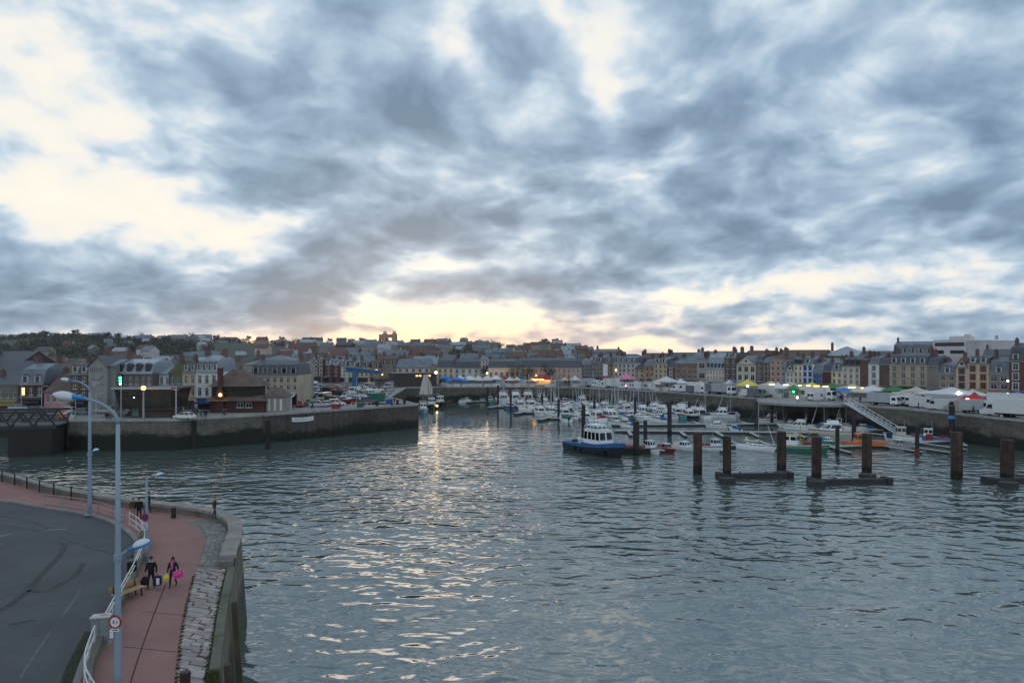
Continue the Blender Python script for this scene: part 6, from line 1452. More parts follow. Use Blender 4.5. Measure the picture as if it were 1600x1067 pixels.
# fishing boats and the old sailing boat against the end of the left pier
def trawler(px, py, yaw, label, hullm, sc=1.0, mast=6):
    g = G(px, py, 0); t = thing('fishing_trawler', label, 'boat', (g.x, g.y, 0), R(yaw), 'trawlers against the pier end'); L, B, f, s = 11*sc, 3.8*sc, 1.4*sc, 1.0*sc
    hull_part(t, L, B, f, s, hullm, .88, .8); deck_part(t, L, B, f, s, CONC, .88, .8); band_part(t, 'bulwark_band', L, B, f, s, .8, .98, WHITE, .88, .8)
    cabin_part(t, 'wheelhouse', .2*sc, 3.0*sc, 2.6*sc, 2.3*sc, 1.5*sc, 3.9*sc, WHITE, .1, .0, win=(.5, .85), roof=OFFW, mull=3)
    mb = MB(); mb.tube([(0, 0, 1.4), (0, 0, mast+2)], .09, 7); mb.tube([(0, 0, 3.0), (-4.2*sc, 0, mast)], .06, 6); mb.beam((0, -1.1, mast), (0, 1.1, mast), .06, .06); mb.build('mast', CANV['grey'], t)
    mb = MB(); mb.tube([(-4.6*sc, -1.5*sc, 1.4), (-4.6*sc, -1.2*sc, 4.4*sc), (-4.6*sc, 1.2*sc, 4.4*sc), (-4.6*sc, 1.5*sc, 1.4)], .09, 7); mb.build('gantry', ALU, t)
    mb = MB(); mb.box((-2.6*sc, 0, 1.9*sc), (1.8, 2.0, .8)); mb.build('net_drum', CANV['blue'], t); return t
trawler(661, 645, -80, 'white trawler moored stern-on at the tip of the left pier', paint(150, 165, 180), .85, 5)
trawler(673, 638, -74, 'dark green trawler second out from the pier tip', paint(40, 62, 58), .95, 6)
trawler(686, 634, -70, 'dark hulled trawler with a lit lamp, outermost at the pier tip', paint(34, 36, 40), .95, 6)
trawler(650, 627, -85, 'blue trawler behind the pier tip with a cluttered gantry', paint(50, 90, 140), .9, 6)
t = thing('deck_lamp', 'small warm deck lamp shining on the outermost trawler', 'lamp', (XD(683, 236), 236, ZD(634, 236))); mb = MB(); mb.sphere((0, 0, 0), .3, 8, 6); mb.build('globe', LITW, t); mb = MB(); mb.tube([(0, 0, -.9), (0, 0, -.2)], .05, 5); mb.build('stem', BLACKP, t)
g = G(668, 635.5, 0); t = thing('old_sailing_boat', 'old dark sailing boat with one tall raised cream sail beside the black hall', 'boat', (g.x, g.y, 0), R(15)); L, B, f, s = 13, 3.6, 1.3, .5
hull_part(t, L, B, f, s, paint(44, 44, 46), .8, 1.0); deck_part(t, L, B, f, s, WOOD, .8, 1.0)
zs = ZD(616, g.y); zt = ZD(585, g.y)
mb = MB(); mb.tube([(.3, 0, 1.2), (.3, 0, zt+.6)], [.14, .07], 7); mb.tube([(.2, 0, zs-.3), (-4, 0, zs-.5)], .09, 6); mb.tube([(6, 0, 1.6), (9.2, 0, 2.1)], .09, 6); mb.build('mast', WOOD, t)
mb = MB(); n_ = 7; A_ = []; B_ = []
for i in range(n_+1):
    u = i/n_; z = zs+(zt-zs)*u; A_.append((-3.0+2.0*u*.8, .12*math.sin(u*3.1), z)); B_.append((.1+3.1*(1-u)**1.1*math.sin(.6+u*1.6)*.9, .5*math.sin(u*3.1), z))
strip(mb, A_, B_); strip(mb, [(p[0], p[1]+.03, p[2]) for p in A_], [(p[0], p[1]+.03, p[2]) for p in B_]); mb.build('sail', mat('cream_sailcloth', (.58, .55, .50), .8, .1, .6), t)
mb = MB(); mb.box((-1.5, 0, 1.8), (2.6, 1.8, .9)); mb.build('deckhouse', WOOD, t)
for (px, py, lab) in ((717, 619, 'white motorboat tied under the dark wall, left of the marina'), (728, 624, 'white motorboat with grey cover at the open left end of the marina'), (700, 620, 'small pale boat in the shade of the dark wall')):
    g = G(px, py+4, 0); put_boat('day', g.x, g.y, R(20), lab, None, 1.0, dict(cockpit_cover=CANV['grey']))
# ------------------------------------------------------------------ vehicles
def wheels(t, xs, y, r, w=.22):
    for x in xs:
        for s in (-1, 1):
            mb = MB(); mb.tube([(x, s*y-w/2, r), (x, s*y+w/2, r)], r, 12); o = mb.build('wheel', TYRE, t)
            mb = MB(); mb.tube([(x, s*(y+w/2)-s*.01, r), (x, s*(y+w/2+.015), r)], r*.6, 8); mb.build('rim', ALU, o)
CARP = mat('car_paint_base', (.5, .5, .5), .25, .05, 1, spec=.5, coat=.5)
def car_colour(n):
    c = {'white': (.72, .72, .71), 'silver': (.42, .44, .46), 'grey': (.16, .17, .18), 'black': (.02, .02, .023), 'red': (.34, .03, .025), 'blue': (.03, .07, .20), 'beige': (.42, .37, .30)}[n]
    return mat('car_paint_'+n, c, .25, .05, 1, spec=.5, coat=.5)
def make_car(long=False):
    t = thing('parked_car', None, 'car'); k = 1.0; top = 1.46 if not long else 1.6
    mb = MB(); W = .86; secs = []
    for x, zs, w in ((-2.1, .72, .78), (-1.98, .92, .84), (-1.2, .95, .87), (.75, .95, .87), (1.5, .86, .85), (2.02, .66, .76), (2.12, .5, .70)):
        secs.append([(x, -w*.92, .26), (x, w*.92, .26), (x, w, .5), (x, w*.96, zs-.06), (x, w*.86, zs), (x, -w*.86, zs), (x, -w*.96, zs-.06), (x, -w, .5)])
    mb.loft(secs); mb.build('body', CARP, t)
    xr = -1.9 if long else -1.75; bt = [(xr, -.76, .93), (1.05, -.76, .93), (1.05, .76, .93), (xr, .76, .93)]; tp = [(xr+(.25 if long else .55), -.62, top-.05), (.25, -.62, top-.05), (.25, .62, top-.05), (xr+(.25 if long else .55), .62, top-.05)]
    mb = MB(); mb.loft([bt, tp]); mb.build('glass', GLASS, t)
    mb = MB(); a = tp; mb.loft([[(a[0][0]-.06, -.66, top-.06), (a[1][0]+.06, -.66, top-.06), (a[1][0]+.06, .66, top-.06), (a[0][0]-.06, .66, top-.06)], [(a[0][0]+.1, -.55, top), (a[1][0]-.15, -.55, top), (a[1][0]-.15, .55, top), (a[0][0]+.1, .55, top)]])
    for i in range(4): mb.beam(Vector(bt[i])+Vector((0, .005 if bt[i][1] > 0 else -.005, 0)), Vector(tp[i])+Vector((0, .01 if tp[i][1] > 0 else -.01, 0)), .09, .07)
    for s in (-1, 1): mb.beam((-.4, s*.765, .93), (-.42, s*.64, top-.05), .08, .05)
    mb.build('roof', CARP, t)
    for s in (-1, 1): mb = MB(); mb.box((2.04, s*.58, .62), (.12, .30, .13)); mb.build('headlight', FRAMEW, t); mb = MB(); mb.box((-2.08, s*.66, .78), (.08, .2, .2)); mb.build('tail_light', SIGNRED, t)
    wheels(t, (-1.3, 1.3), .74, .31); return t
def make_van():
    t = thing('parked_van', None, 'van'); W = .98
    mb = MB(); mb.prism_y([(-2.7, .38), (2.62, .38), (2.72, .62), (2.68, 1.02), (1.98, 1.28), (1.42, 2.26), (1.1, 2.40), (-2.55, 2.46), (-2.7, 2.3)], -W, W); mb.build('body', CARP, t)
    mb = MB(); mb.add([(1.99, -.86, 1.31), (1.99, .86, 1.31), (1.47, .80, 2.21), (1.47, -.80, 2.21)], [(0, 1, 2, 3)]); o = mb.build('windscreen', GLASS, t); o.location.x = .02
    for s in (-1, 1):
        mb = MB(); mb.add([(1.75, s*.99, 1.34), (.75, s*.99, 1.34), (.75, s*.99, 2.0), (1.42, s*.99, 2.0)], [(0, 1, 2, 3)]); mb.build('side_window', GLASS, t)
        mb = MB(); mb.box((2.66, s*.72, .92), (.10, .3, .22)); mb.build('headlight', ALU, t); mb = MB(); mb.box((-2.71, s*.85, 1.0), (.04, .14, .5)); mb.build('tail_light', SIGNRED, t)
        mb = MB(); mb.box((-2.715, s*.48, 1.75), (.03, .7, .6)); mb.build('rear_window', GLASS, t)
    mb = MB(); mb.box((2.70, 0, .46), (.14, 1.9, .2)); mb.box((-2.74, 0, .46), (.12, 1.9, .2)); mb.build('bumper', BLACKP, t)
    wheels(t, (-1.7, 1.75), .86, .34); return t
def make_truck():
    t = thing('box_truck', None, 'truck')
    mb = MB(); mb.box((-1.2, 0, 2.15), (5.6, 2.3, 2.5)); mb.build('box_body', CARP, t)
    mb = MB(); mb.prism_y([(1.7, .6), (3.4, .6), (3.5, 1.4), (3.15, 2.5), (1.7, 2.6)], -1.05, 1.05); mb.build('cab', WHITE, t)
    mb = MB(); mb.add([(3.49, -.95, 1.5), (3.49, .95, 1.5), (3.21, .9, 2.4), (3.21, -.9, 2.4)], [(0, 1, 2, 3)]); o = mb.build('windscreen', GLASS, t); o.location.x = .02
    for s in (-1, 1): mb = MB(); mb.add([(2.1, s*1.06, 1.5), (3.1, s*1.06, 1.5), (3.0, s*1.06, 2.3), (2.1, s*1.06, 2.3)], [(0, 1, 2, 3)]); mb.build('side_window', GLASS, t)
    mb = MB(); mb.box((-.3, 0, .72), (7.2, .9, .22)); mb.build('chassis', BLACKP, t)
    wheels(t, (-2.6, 2.6), .95, .42, .26); return t
def make_tent():
    t = thing('market_tent', None, 'tent')
    mb = MB(); mb.loft([[(-1.6, -1.6, 2.3), (1.6, -1.6, 2.3), (1.6, 1.6, 2.3), (-1.6, 1.6, 2.3)], [(-.5, -.5, 2.95), (.5, -.5, 2.95), (.5, .5, 2.95), (-.5, .5, 2.95)], [(-.05, -.05, 3.5), (.05, -.05, 3.5), (.05, .05, 3.5), (-.05, .05, 3.5)]]); mb.build('canopy', TENT, t)
    mb = MB()
    for a, b in (((-1.6, -1.6), (1.6, -1.6)), ((1.6, -1.6), (1.6, 1.6)), ((-1.6, 1.6), (-1.6, -1.6))): mb.beam((a[0], a[1], 2.16), (b[0], b[1], 2.16), .03, .28)
    mb.build('valance', TENT, t)
    mb = MB(); mb.box((0, 1.58, 1.05), (3.1, .03, 2.0)); mb.build('back_panel', TENT, t)
    for sx in (-1, 1):
        for sy in (-1, 1): mb = MB(); mb.tube([(sx*1.55, sy*1.55, 0), (sx*1.55, sy*1.55, 2.3)], .04, 6); mb.build('leg', ALU, t)
    mb = MB(); mb.box((0, -1.0, .45), (2.6, .7, .9)); mb.build('counter', OFFW, t); return t
def make_parasol():
    t = thing('parasol', None, 'parasol'); mb = MB(); mb.tube([(0, 0, 0), (0, 0, 2.7)], .04, 6); mb.build('pole', ALU, t)
    r = [(1.7*math.cos(i*math.pi/4), 1.7*math.sin(i*math.pi/4)) for i in range(8)]; mb = MB(); mb.loft([[(x, y, 2.05) for x, y in r], [(x*.55, y*.55, 2.5) for x, y in r], [(x*.03, y*.03, 2.75) for x, y in r]], caps=False); mb.build('canopy', TENT, t)
    mb = MB(); mb.box((0, 0, .05), (.6, .6, .1)); mb.build('base', CONC, t); return t
VP = {'car': make_car(), 'estate': make_car(True), 'van': make_van(), 'truck': make_truck(), 'tent': make_tent(), 'parasol': make_parasol()}
VU = {k: False for k in VP}
def put(kind, x, y, rz, label, group, col=None, sc=1.0, z=QZ):
    o = copy_tree(VP[kind]); o.location = (x, y, z); o.rotation_euler = (0, 0, rz); o['label'] = label; o['group'] = group; o.scale = sc if isinstance(sc, tuple) else (sc,)*3
    if col is not None: recolour(o, {n: col for n in ('body', 'roof', 'box_body', 'canopy', 'valance')} )
    return o
rv = random.Random(3)
# car park on the left pier
def park(px, py, kind, cname, yaw, label, group='cars on the left car park', sc=1.0): g = G(px, py); return put(kind, g.x, g.y, R(yaw), label, group, car_colour(cname), sc)
park(470, 636, 'estate', 'red', 95, 'red car by the car park entrance, leftmost of the front row'); park(497, 636, 'estate', 'silver', 12, 'silver car in the front row, first behind the pier edge', sc=1.05); park(513, 635, 'car', 'silver', 20, 'second silver car of the front row, between two pale cars'); park(526, 634, 'estate', 'white', 16, 'white estate car at the right end of the front row', sc=1.05); park(487, 633, 'estate', 'grey', 80, 'grey car turned away behind the silver front cars')
park(288, 655, 'car', 'white', 170, 'white car parked alone beside the sloping glass cabin'); park(431, 634, 'car', 'white', 175, 'white car half under the white awning of the corner house')
park(30, 641, 'car', 'silver', 10, 'silver car on the street at the far left before the brick house'); park(84, 648, 'car', 'silver', 175, 'pale silver car left of the cones before the pink house'); park(103, 647, 'estate', 'white', 178, 'white car before the narrow red brick house'); park(125, 648, 'car', 'grey', 175, 'grey car at the foot of the mural wall'); park(163, 646, 'estate', 'silver', 176, 'silver car right of the mural wall'); park(188, 649, 'car', 'grey', 178, 'dark grey car before the glass cabin'); park(60, 645, 'estate', 'black', 4, 'black car before the red brick house with white dormers')
names = ('white', 'silver', 'silver', 'grey', 'black', 'red', 'blue', 'white', 'beige')
for r_, (py, a, b, st) in enumerate(((627, 506, 560, 8.6), (621, 498, 600, 7.0), (616, 490, 606, 6.4), (611.5, 484, 612, 6.0), (608, 496, 608, 6.2))):
    n = 0; px = a
    while px < b:
        n += 1
        if rv.random() < .96:
            c = rv.choice(names); k = rv.choice(('car', 'estate', 'car', 'van' if rv.random() < .35 else 'estate'))
            g = G(px, py); put(k, g.x, g.y, R(78+rv.gauss(0, 6)+(180 if rv.random() < .5 else 0)), '%s %s, %s from the left in the %s row of the car park' % (c, 'van' if k == 'van' else 'car', ORD[n], ('second', 'third', 'fourth', 'fifth', 'last')[r_]), 'cars on the left car park', car_colour(c))
        px += st
park(472, 617, 'van', 'white', 95, 'white van on the street by the cream corner house, driving in', sc=1.05)
park(556, 630, 'car', 'black', 8, 'black car behind the red barriers on the pier'); park(575, 629, 'estate', 'blue', 12, 'dark blue car beside the green container on the pier'); park(592, 620, 'van', 'white', 8, 'white van behind the green container')
# market on the quays: vans, tents and lorries in rows along the edge
EDGE = [(A[i].x, A[i].y) for i in range(9, 18)]
def edge_d(px):
    u = (px-800)/F
    for (x0, y0), (x1, y1) in zip(EDGE[:-1], EDGE[1:]):
        f0, f1 = x0-u*y0, x1-u*y1
        if f0*f1 <= 0: t_ = f0/(f0-f1); return y0+(y1-y0)*t_
    return 130.
QD = math.atan2(-.82, .57)
TENTC = {'white': TENT, 'cream': mat('cream_tent_canvas', (.6, .54, .42), .7, .08, .8), 'pink': mat('pink_tent_canvas', (.62, .22, .34), .7, .1, .8), 'yellow': mat('yellow_tent_canvas', (.72, .58, .10), .7, .1, .8), 'red': mat('red_tent_canvas', (.42, .04, .05), .7, .1, .8), 'blue': mat('blue_tent_canvas', (.06, .22, .55), .7, .1, .8), 'green': mat('green_tent_canvas', (.06, .22, .10), .7, .1, .8)}
GM = 'market tents and vans on the far quay'
for r_, (off, st) in enumerate(((4.5, 11.5), (12.0, 13.0), (20.0, 15.0))):
    n = 0; px = 692+r_*4
    while px < 1186:
        n += 1; d = edge_d(px)+off; x = XD(px, d); yaw = QD if px > 905 else 0
        if px < 760: k = 'tent' if r_ < 2 else None
        elif px < 905: k = rv.choice(('tent', 'tent', 'van'))
        else: k = rv.choice(('van', 'van', 'tent', 'truck', 'van'))
        if k and rv.random() < .93:
            cn = rv.choice(('white', 'white', 'white', 'white', 'cream', 'blue', 'red')) if k == 'tent' else rv.choice(('white', 'white', 'white', 'silver', 'grey'))
            what = {'tent': 'market tent', 'van': 'van', 'truck': 'box truck'}[k]
            put(k, x, d, yaw+rv.gauss(0, .07)+(math.pi if rv.random() < .5 and k != 'tent' else 0), '%s %s, %s from the left in the %s row on the marina quay' % (cn, what, ORD[n], ('front', 'middle', 'back')[r_]), GM, TENTC[cn] if k == 'tent' else car_colour(cn), rv.uniform(.95, 1.15) if k != 'tent' else rv.uniform(.95, 1.3))
        px += st*(1.0 if k != 'truck' else 1.7)*rv.uniform(.85, 1.2)
def mk(kind, px, dd, yaw, label, cn, sc=1.0, group='stalls and vans on the right quay'):
    d = edge_d(px)+dd; return put(kind, XD(px, d), d, QD+R(yaw), label, group, TENTC[cn] if kind in ('tent', 'parasol') else car_colour(cn), sc)
mk('tent', 978, 9, 0, 'pink and purple lit stall below the banner on the quay', 'pink', 1.7); mk('tent', 1168, 8, 0, 'bright yellow lit tent before the temple front', 'yellow', 1.5)
mk('tent', 1041, 7, 0, 'largest white tent before the pale grey front', 'white', (2.3, 1.6, 1.5)); mk('truck', 1195, 9, 180, 'white box lorry left of the platform beside the yellow tent', 'white'); mk('tent', 1216, 10, 0, 'white tent behind the left end of the round platform', 'white', 1.3)
mk('tent', 1240, 14, 0, 'small green lit stall behind the round platform', 'green', 1.1); mk('tent', 1256, 16, 0, 'cream stall with a dark interior behind the platform', 'cream', (2.4, 1.2, 1.1)); mk('truck', 1284, 7, 0, 'white lorry with a ribbed box on the round platform', 'white', 1.1); mk('van', 1275, 3, 90, 'white van nosing out left of the ribbed lorry', 'white')
mk('parasol', 1318, 9, 0, 'bright blue parasol right of the platform lorry', 'blue', 1.4); mk('parasol', 1361, 8, 0, 'white parasol above the gangway', 'white', 1.7); mk('tent', 1340, 16, 0, 'cream awning stall behind the gangway head', 'cream', (2.4, 1.2, 1.1))
mk('truck', 1383, 5, 0, 'pale grey box trailer right of the gangway', 'silver', (1.0, 1.0, .95))
for i, (px, dd, yw) in enumerate(((1398, 13, 95), (1413, 11, 100), (1428, 10, 96), (1444, 7, 8), (1408, 22, 90), (1424, 21, 95), (1440, 19, 95))): mk('van', px, dd, yw, 'white van in the cluster right of the box trailer, %s from the left' % ORD[sorted((1398, 1413, 1428, 1444, 1408, 1424, 1440)).index(px)+1], 'white', 1.1)
mk('tent', 1487, 21, 0, 'long white peaked marquee with a bright lamp on top', 'white', (4.6, 2, 1.35)); mk('truck', 1490, 12, 4, 'long grey lorry in front of the white marquee', 'silver', (1.45, 1, 1)); mk('van', 1470, 5, 175, 'white van with an open back before the long grey lorry', 'white', 1.1); mk('van', 1500, 6, 182, 'beige white van right of the open white van', 'beige', 1.1)
mk('tent', 1523, 14, 0, 'red stall with a glowing counter beside the grey lorry', 'red', 1.2); mk('truck', 1528, 6, 60, 'pale green-grey box trailer before the glowing red stall', 'silver', .9); mk('van', 1552, 8, 180, 'white van behind the two white vans near the right edge', 'white', 1.2); mk('van', 1563, 4, 184, 'white van facing left close to the edge of the right wall', 'white', 1.25); mk('truck', 1592, 11, 0, 'tall white lorry box at the right edge', 'white', 1.35); mk('truck', 1596, 3, 0, 'white lorry nearest the right wall, cut by the picture edge', 'white', 1.15); mk('van', 1545, 17, 10, 'white van beside the tall lorry box', 'white', 1.1)
for i, px in enumerate((1398, 1432, 1478, 1520, 1556, 1590)): mk('tent', px, 33, 0, 'stall under the house fronts, %s of those right of the gangway' % ORD[i+1], ('green', 'cream', 'red', 'cream', 'red', 'blue')[i], (2.2, 1.2, 1.1))
for i, px in enumerate((1205, 1236, 1268, 1300, 1332, 1365)): mk('tent', px, 34, 0, 'awning stall before the coloured houses, %s left of the gangway' % ORD[6-i], ('cream', 'cream', 'yellow', 'green', 'cream', 'cream')[i], (2.6, 1.2, 1.1))
# lit lamps of the fair
lk = 0
for (px, y, dd, mm, sc, lab) in ((848, 588, 8, LITWH, .55, 'white fair light above the lit carousel before the pink arcade'), (942, 598, 7, LITW, .4, 'warm stall light under the white banner'), (1168, 603, 5, LITWH, .4, 'cold light beside the yellow tent'), (1240, 612, 10, LITG, .4, 'green glowing sign of the small green stall'), (1246, 621, 10, LITWH, .4, 'white light below the green sign'), (1069, 604, 6, LITW, .5, 'warm light left of the pink-lit vans'), (1098, 606, 7, LITWH, .35, 'white light on a van row in the middle of the quay'), (1498, 614, 19, LITWH, .5, 'bright lamp on the peak of the white marquee'), (1512, 625, 11, LITW, .6, 'warm glow in the red stall'), (1407, 617, 30, LITW, .35, 'warm bulb before the big stone building'), (1376, 620, 28, LITW, .3, 'warm bulb left of the big stone building'), (1437, 625, 14, LITWH, .3, 'white bulb among the white vans'), (1575, 595, 36, LITWH, .3, 'white light on the brick house wall at the right'), (761, 583, 12, LITW, .5, 'orange street light in the gap between the arcades'), (681, 582, 14, LITW, .4, 'orange light at the corner of the yellow arcade'), (979, 603, 4, mat('pink_lit_bulb', (.9, .3, .8), .5, .05, 1, emit=((1.0, .25, .8), 5)), .7, 'pink light inside the pink stall'), (809, 597, 8, mat('yellow_lit_strip', (.9, .8, .1), .5, .05, 1, emit=((1.0, .85, .08), 2.2)), .5, 'yellow lit strip of the stall before the cream arcade')):
    d = edge_d(px)+dd; t = thing('fair_light', lab, 'lamp', (XD(px, d), d, ZD(y, d)), group='lit lamps of the fair'); mb = MB()
    if 'strip' in lab: mb.box((0, 0, 0), (9, .3, .5))
    else: mb.sphere((0, 0, 0), sc*.75, 8, 6)
    mb.build('bulb', mm, t); mb = MB(); mb.tube([(0, .1, QZ-ZD(y, d)), (0, .1, -sc*.7)], .05, 5); mb.build('pole', BLACKP, t)
for i, px in enumerate((1206, 1216, 1228, 1252, 1262, 1276, 1290, 1330, 1338, 1350)):
    d = edge_d(px)+30; t = thing('fair_light', 'warm garland bulb under the coloured houses, %s from the left' % ORD[i+1], 'lamp', (XD(px, d), d, QZ+2.9), group='garland bulbs under the house fronts'); mb = MB(); mb.box((0, 0, 0), (1.7, .2, .3)); mb.build('bulb', mat('soft_warm_tube', (.8, .6, .3), .5, .05, 1, emit=((1.0, .65, .25), 2.0)), t); mb = MB(); mb.tube([(0, .1, -2.9), (0, .1, -.1)], .04, 5); mb.build('pole', BLACKP, t)
d = edge_d(848)+7; t = thing('carousel', 'round carousel with a glowing orange rim before the pink arcade', 'carousel', (XD(846, d), d, QZ)); mb = MB(); mb.tube([(0, 0, 3.0), (0, 0, 4.6)], [4.3, .3], 18); mb.build('canopy', TENTC['red'], t); mb = MB(); mb.tube([(0, 0, 2.4), (0, 0, 3.0)], 4.3, 18); mb.build('lit_rim', mat('orange_lit_rim', (.9, .5, .2), .5, .2, 2, emit=((1.0, .5, .15), 1.6)), t); mb = MB(); mb.tube([(0, 0, 0), (0, 0, 3)], .7, 10); mb.build('centre_drum', TENTC['cream'], t); mb = MB(); mb.tube([(0, 0, 0), (0, 0, .35)], 4.2, 18); mb.build('floor', BLACKP, t)
d = edge_d(946)+10; t = thing('banner', 'tall white banner with a red foot in front of the ochre house', 'banner', (XD(946, d), d, QZ)); z0, z1 = ZD(592, d)-QZ, ZD(569, d)-QZ
mb = MB(); mb.box((0, 0, (z0+z1)/2+.6), (1.7, .12, z1-z0-1.2)); mb.build('cloth', TENT, t); mb = MB(); mb.box((0, 0, z0+.5), (1.9, .14, 1.2)); mb.build('red_foot', SIGNRED, t); mb = MB(); mb.tube([(-.95, 0, 0), (-.95, 0, z1+.3)], .06, 6); mb.build('pole', ALU, t)
# ------------------------------------------------------------------ left bank things
def simple(name, label, cat, px, py, parts, rz=0, group=None, z=QZ):
    g = G(px, py, z); t = thing(name, label, cat, (g.x, g.y, z), rz, group)
    for nm, fn, m in parts: mb = MB(); fn(mb); mb.build(nm, m, t)
    return t
def column(label, px, py, yt, arm=0, lit=None, r=.13):
    g = G(px, py); h = ZD(yt, g.y)-QZ; t = thing('street_lamp', label, 'street lamp', (g.x, g.y, QZ)); mb = MB(); mb.tube([(0, 0, 0), (0, 0, h)], [r, r*.7], 8); mb.build('pole', ALU, t)
    if lit: mb = MB(); mb.sphere((0, 0, h+.35), .42, 10, 7); mb.build('lamp_head', lit, t); mb = MB(); mb.tube([(0, 0, h-.1), (0, 0, h)], .34, 10); mb.build('collar', ALU, t)
    else: mb = MB(); mb.beam((0, 0, h), (arm, 0, h+.15), .08, .08); mb.box((arm*1.3, 0, h+.15), (.8, .3, .14)); mb.build('lamp_head', ALU, t)
    return t
column('pale lamp column with a glowing amber head before the glass cabin', 224, 656, 609, lit=LITY, r=.2); column('pale lamp column with a small arm right of the glass cabin', 275, 655, 604, -1.0, r=.16)
for px, py, yt, lab in ((33, 643, 600, 'slim lamp column before the dark red brick house at the left'), (65, 645, 604, 'slim lamp column between the brick and the pink house'), (118, 654, 618, 'slim lamp column at the pink house corner'), (150, 656, 615, 'slim lamp column before the mural wall'), (464, 622, 575, 'lamp column at the cream corner house'), (538, 618, 582, 'lamp column in the middle of the car park'), (557, 634, 590, 'lamp column on the pier behind the black car'), (502, 626, 590, 'lamp column at the left of the car park'), (606, 628, 596, 'dark lamp column near the green container')): column(lab, px, py, yt, .8, r=.09)
g = G(189, 655.5); t = thing('traffic_light', 'green harbour traffic light shining above the glass cabin', 'traffic light', (g.x, g.y, QZ)); h = ZD(591, g.y)-QZ
mb = MB(); mb.tube([(0, 0, 0), (0, 0, h-1)], .1, 8); mb.build('pole', ALU, t); mb = MB(); mb.box((0, 0, h-.25), (.7, .5, 2.2)); mb.build('housing', BLACKP, t)
for i, (m, z) in enumerate(((LITG, .35), (LITG, -.25), (LITWH, -.85))): mb = MB(); mb.sphere((0, -.27, h-.25+z), .26 if i < 2 else .2, 8, 6); mb.build('lens', m, t)
# dark swing bridge
pa, pb = Vector((-86.6, 131.5, 0)), Vector((-136, 118, 0)); v = pb-pa; L = v.length
t = thing('swing_bridge', 'dark steel lattice swing bridge at the left edge', 'bridge', (pa.x, pa.y, 0), math.atan2(v.y, v.x)); BST = mat('dark_bridge_steel', (.040, .046, .050), .6, .3, .8, .2)
for s in (-3.4, 3.4):
    mb = MB(); mb.box((L/2, s, 5.25), (L, .5, .55)); mb.box((L/2, s, 8.2), (L, .45, .4)); mb.build('chord', BST, t)
    for i in range(14): x = L*i/14; mb = MB(); mb.beam((x, s, 5.5), (x+L/28, s, 8.0), .28, .28); mb.beam((x+L/28, s, 8.0), (x+L/14, s, 5.5), .28, .28); mb.build('lattice_bar', BST, t)
mb = MB(); mb.box((L/2, 0, 5.6), (L, 6.3, .3)); mb.build('deck', ASPH_Q, t)
mb = MB(); mb.tube([(0, -4.4, 6.6), (L, -4.4, 6.6)], .05, 6); [mb.tube([(L*i/22, -4.4, 5.4), (L*i/22, -4.4, 6.6)], .035, 5) for i in range(23)]; mb.box((L/2, -3.95, 5.35), (L, .9, .12)); mb.build('footway_rail', ALU, t)
mb = MB(); mb.box((4, 0, 2.2), (7, 8, 5.8)); mb.build('pier', mat('dark_wet_stone', (.03, .03, .03), .8, .4, .6, .4), t)
for i, (px, py) in enumerate(((94, 651), (98, 653), (102, 652))): simple('traffic_cone', 'orange and white traffic cone at the end of the swing bridge, %s of three' % ORD[i+1], 'cone', px, py, [('cone', lambda mb: mb.tube([(0, 0, 0), (0, 0, 1.6)], [.35, .12], 10), mat('cone_orange', (.6, .16, .06), .5, .1, 1)), ('stripe', lambda mb: mb.tube([(0, 0, .75), (0, 0, 1.1)], [.27, .22], 10), SIGNW), ('foot', lambda mb: mb.box((0, 0, .04), (.7, .7, .08)), BLACKP)], group='cones at the bridge end')
# blue boat crane
g = G(555, 611); h = ZD(580, g.y)-QZ
t = thing('boat_crane', 'blue boat crane with a long level beam over the car park', 'crane', (g.x, g.y, QZ)); CB = mat('crane_blue', (.045, .13, .26), .5, .2, 1)
mb = MB(); mb.box((0, 0, h/2), (1.7, 1.7, h)); mb.build('column', CB, t); mb = MB(); mb.loft([[(-3.2, -.6, h-.2), (-3.2, .6, h-.2), (-3.2, .6, h+1.6), (-3.2, -.6, h+1.6)], [(9.4, -.5, h-1.0), (9.4, .5, h-1.0), (9.4, .5, h+.1), (9.4, -.5, h+.1)]]); mb.build('beam', CB, t)
mb = MB(); mb.box((8.4, 0, h-3.2), (.08, .08, 4.2)); mb.box((8.4, 0, h-5.4), (.4, .4, .5)); mb.build('hook', BLACKP, t); mb = MB(); mb.box((-2.2, 0, h+.3), (1.6, 1.6, 1.4)); mb.build('counterweight', CB, t); mb = MB(); mb.box((0, 0, .3), (3, 3, .6)); mb.build('base', CONC, t)
simple('marquee', 'long low white marquee across the car park at the left', 'tent', 480, 606, [('roof', lambda mb: mb.loft([[(-4.3, -2.4, 1.3), (4.3, -2.4, 1.3), (4.3, 2.4, 1.3), (-4.3, 2.4, 1.3)], [(-3.6, -.4, 2.6), (3.6, -.4, 2.6), (3.6, .4, 2.6), (-3.6, .4, 2.6)]]), TENT), ('wall', lambda mb: mb.box((0, 0, .62), (8.4, 4.6, 1.24)), CANV['grey'])])
simple('shelter', 'white canopy shelter in front of the cream corner house', 'shelter', 432, 637, [('canopy', lambda mb: mb.loft([[(-3.2, -2.2, 2.5), (3.2, -2.2, 2.5), (3.2, 2.2, 2.5), (-3.2, 2.2, 2.5)], [(-2.6, -1.5, 3.1), (2.6, -1.5, 3.1), (2.6, 1.5, 3.1), (-2.6, 1.5, 3.1)]]), TENT), ('fascia', lambda mb: mb.box((0, -2.22, 2.4), (6.4, .06, .4)), TENT)]+[('post', (lambda sx, sy: lambda mb: mb.box((sx*3, sy*2, 1.25), (.12, .12, 2.5)))(sx, sy), OFFW) for sx in (-1, 1) for sy in (-1, 1)])
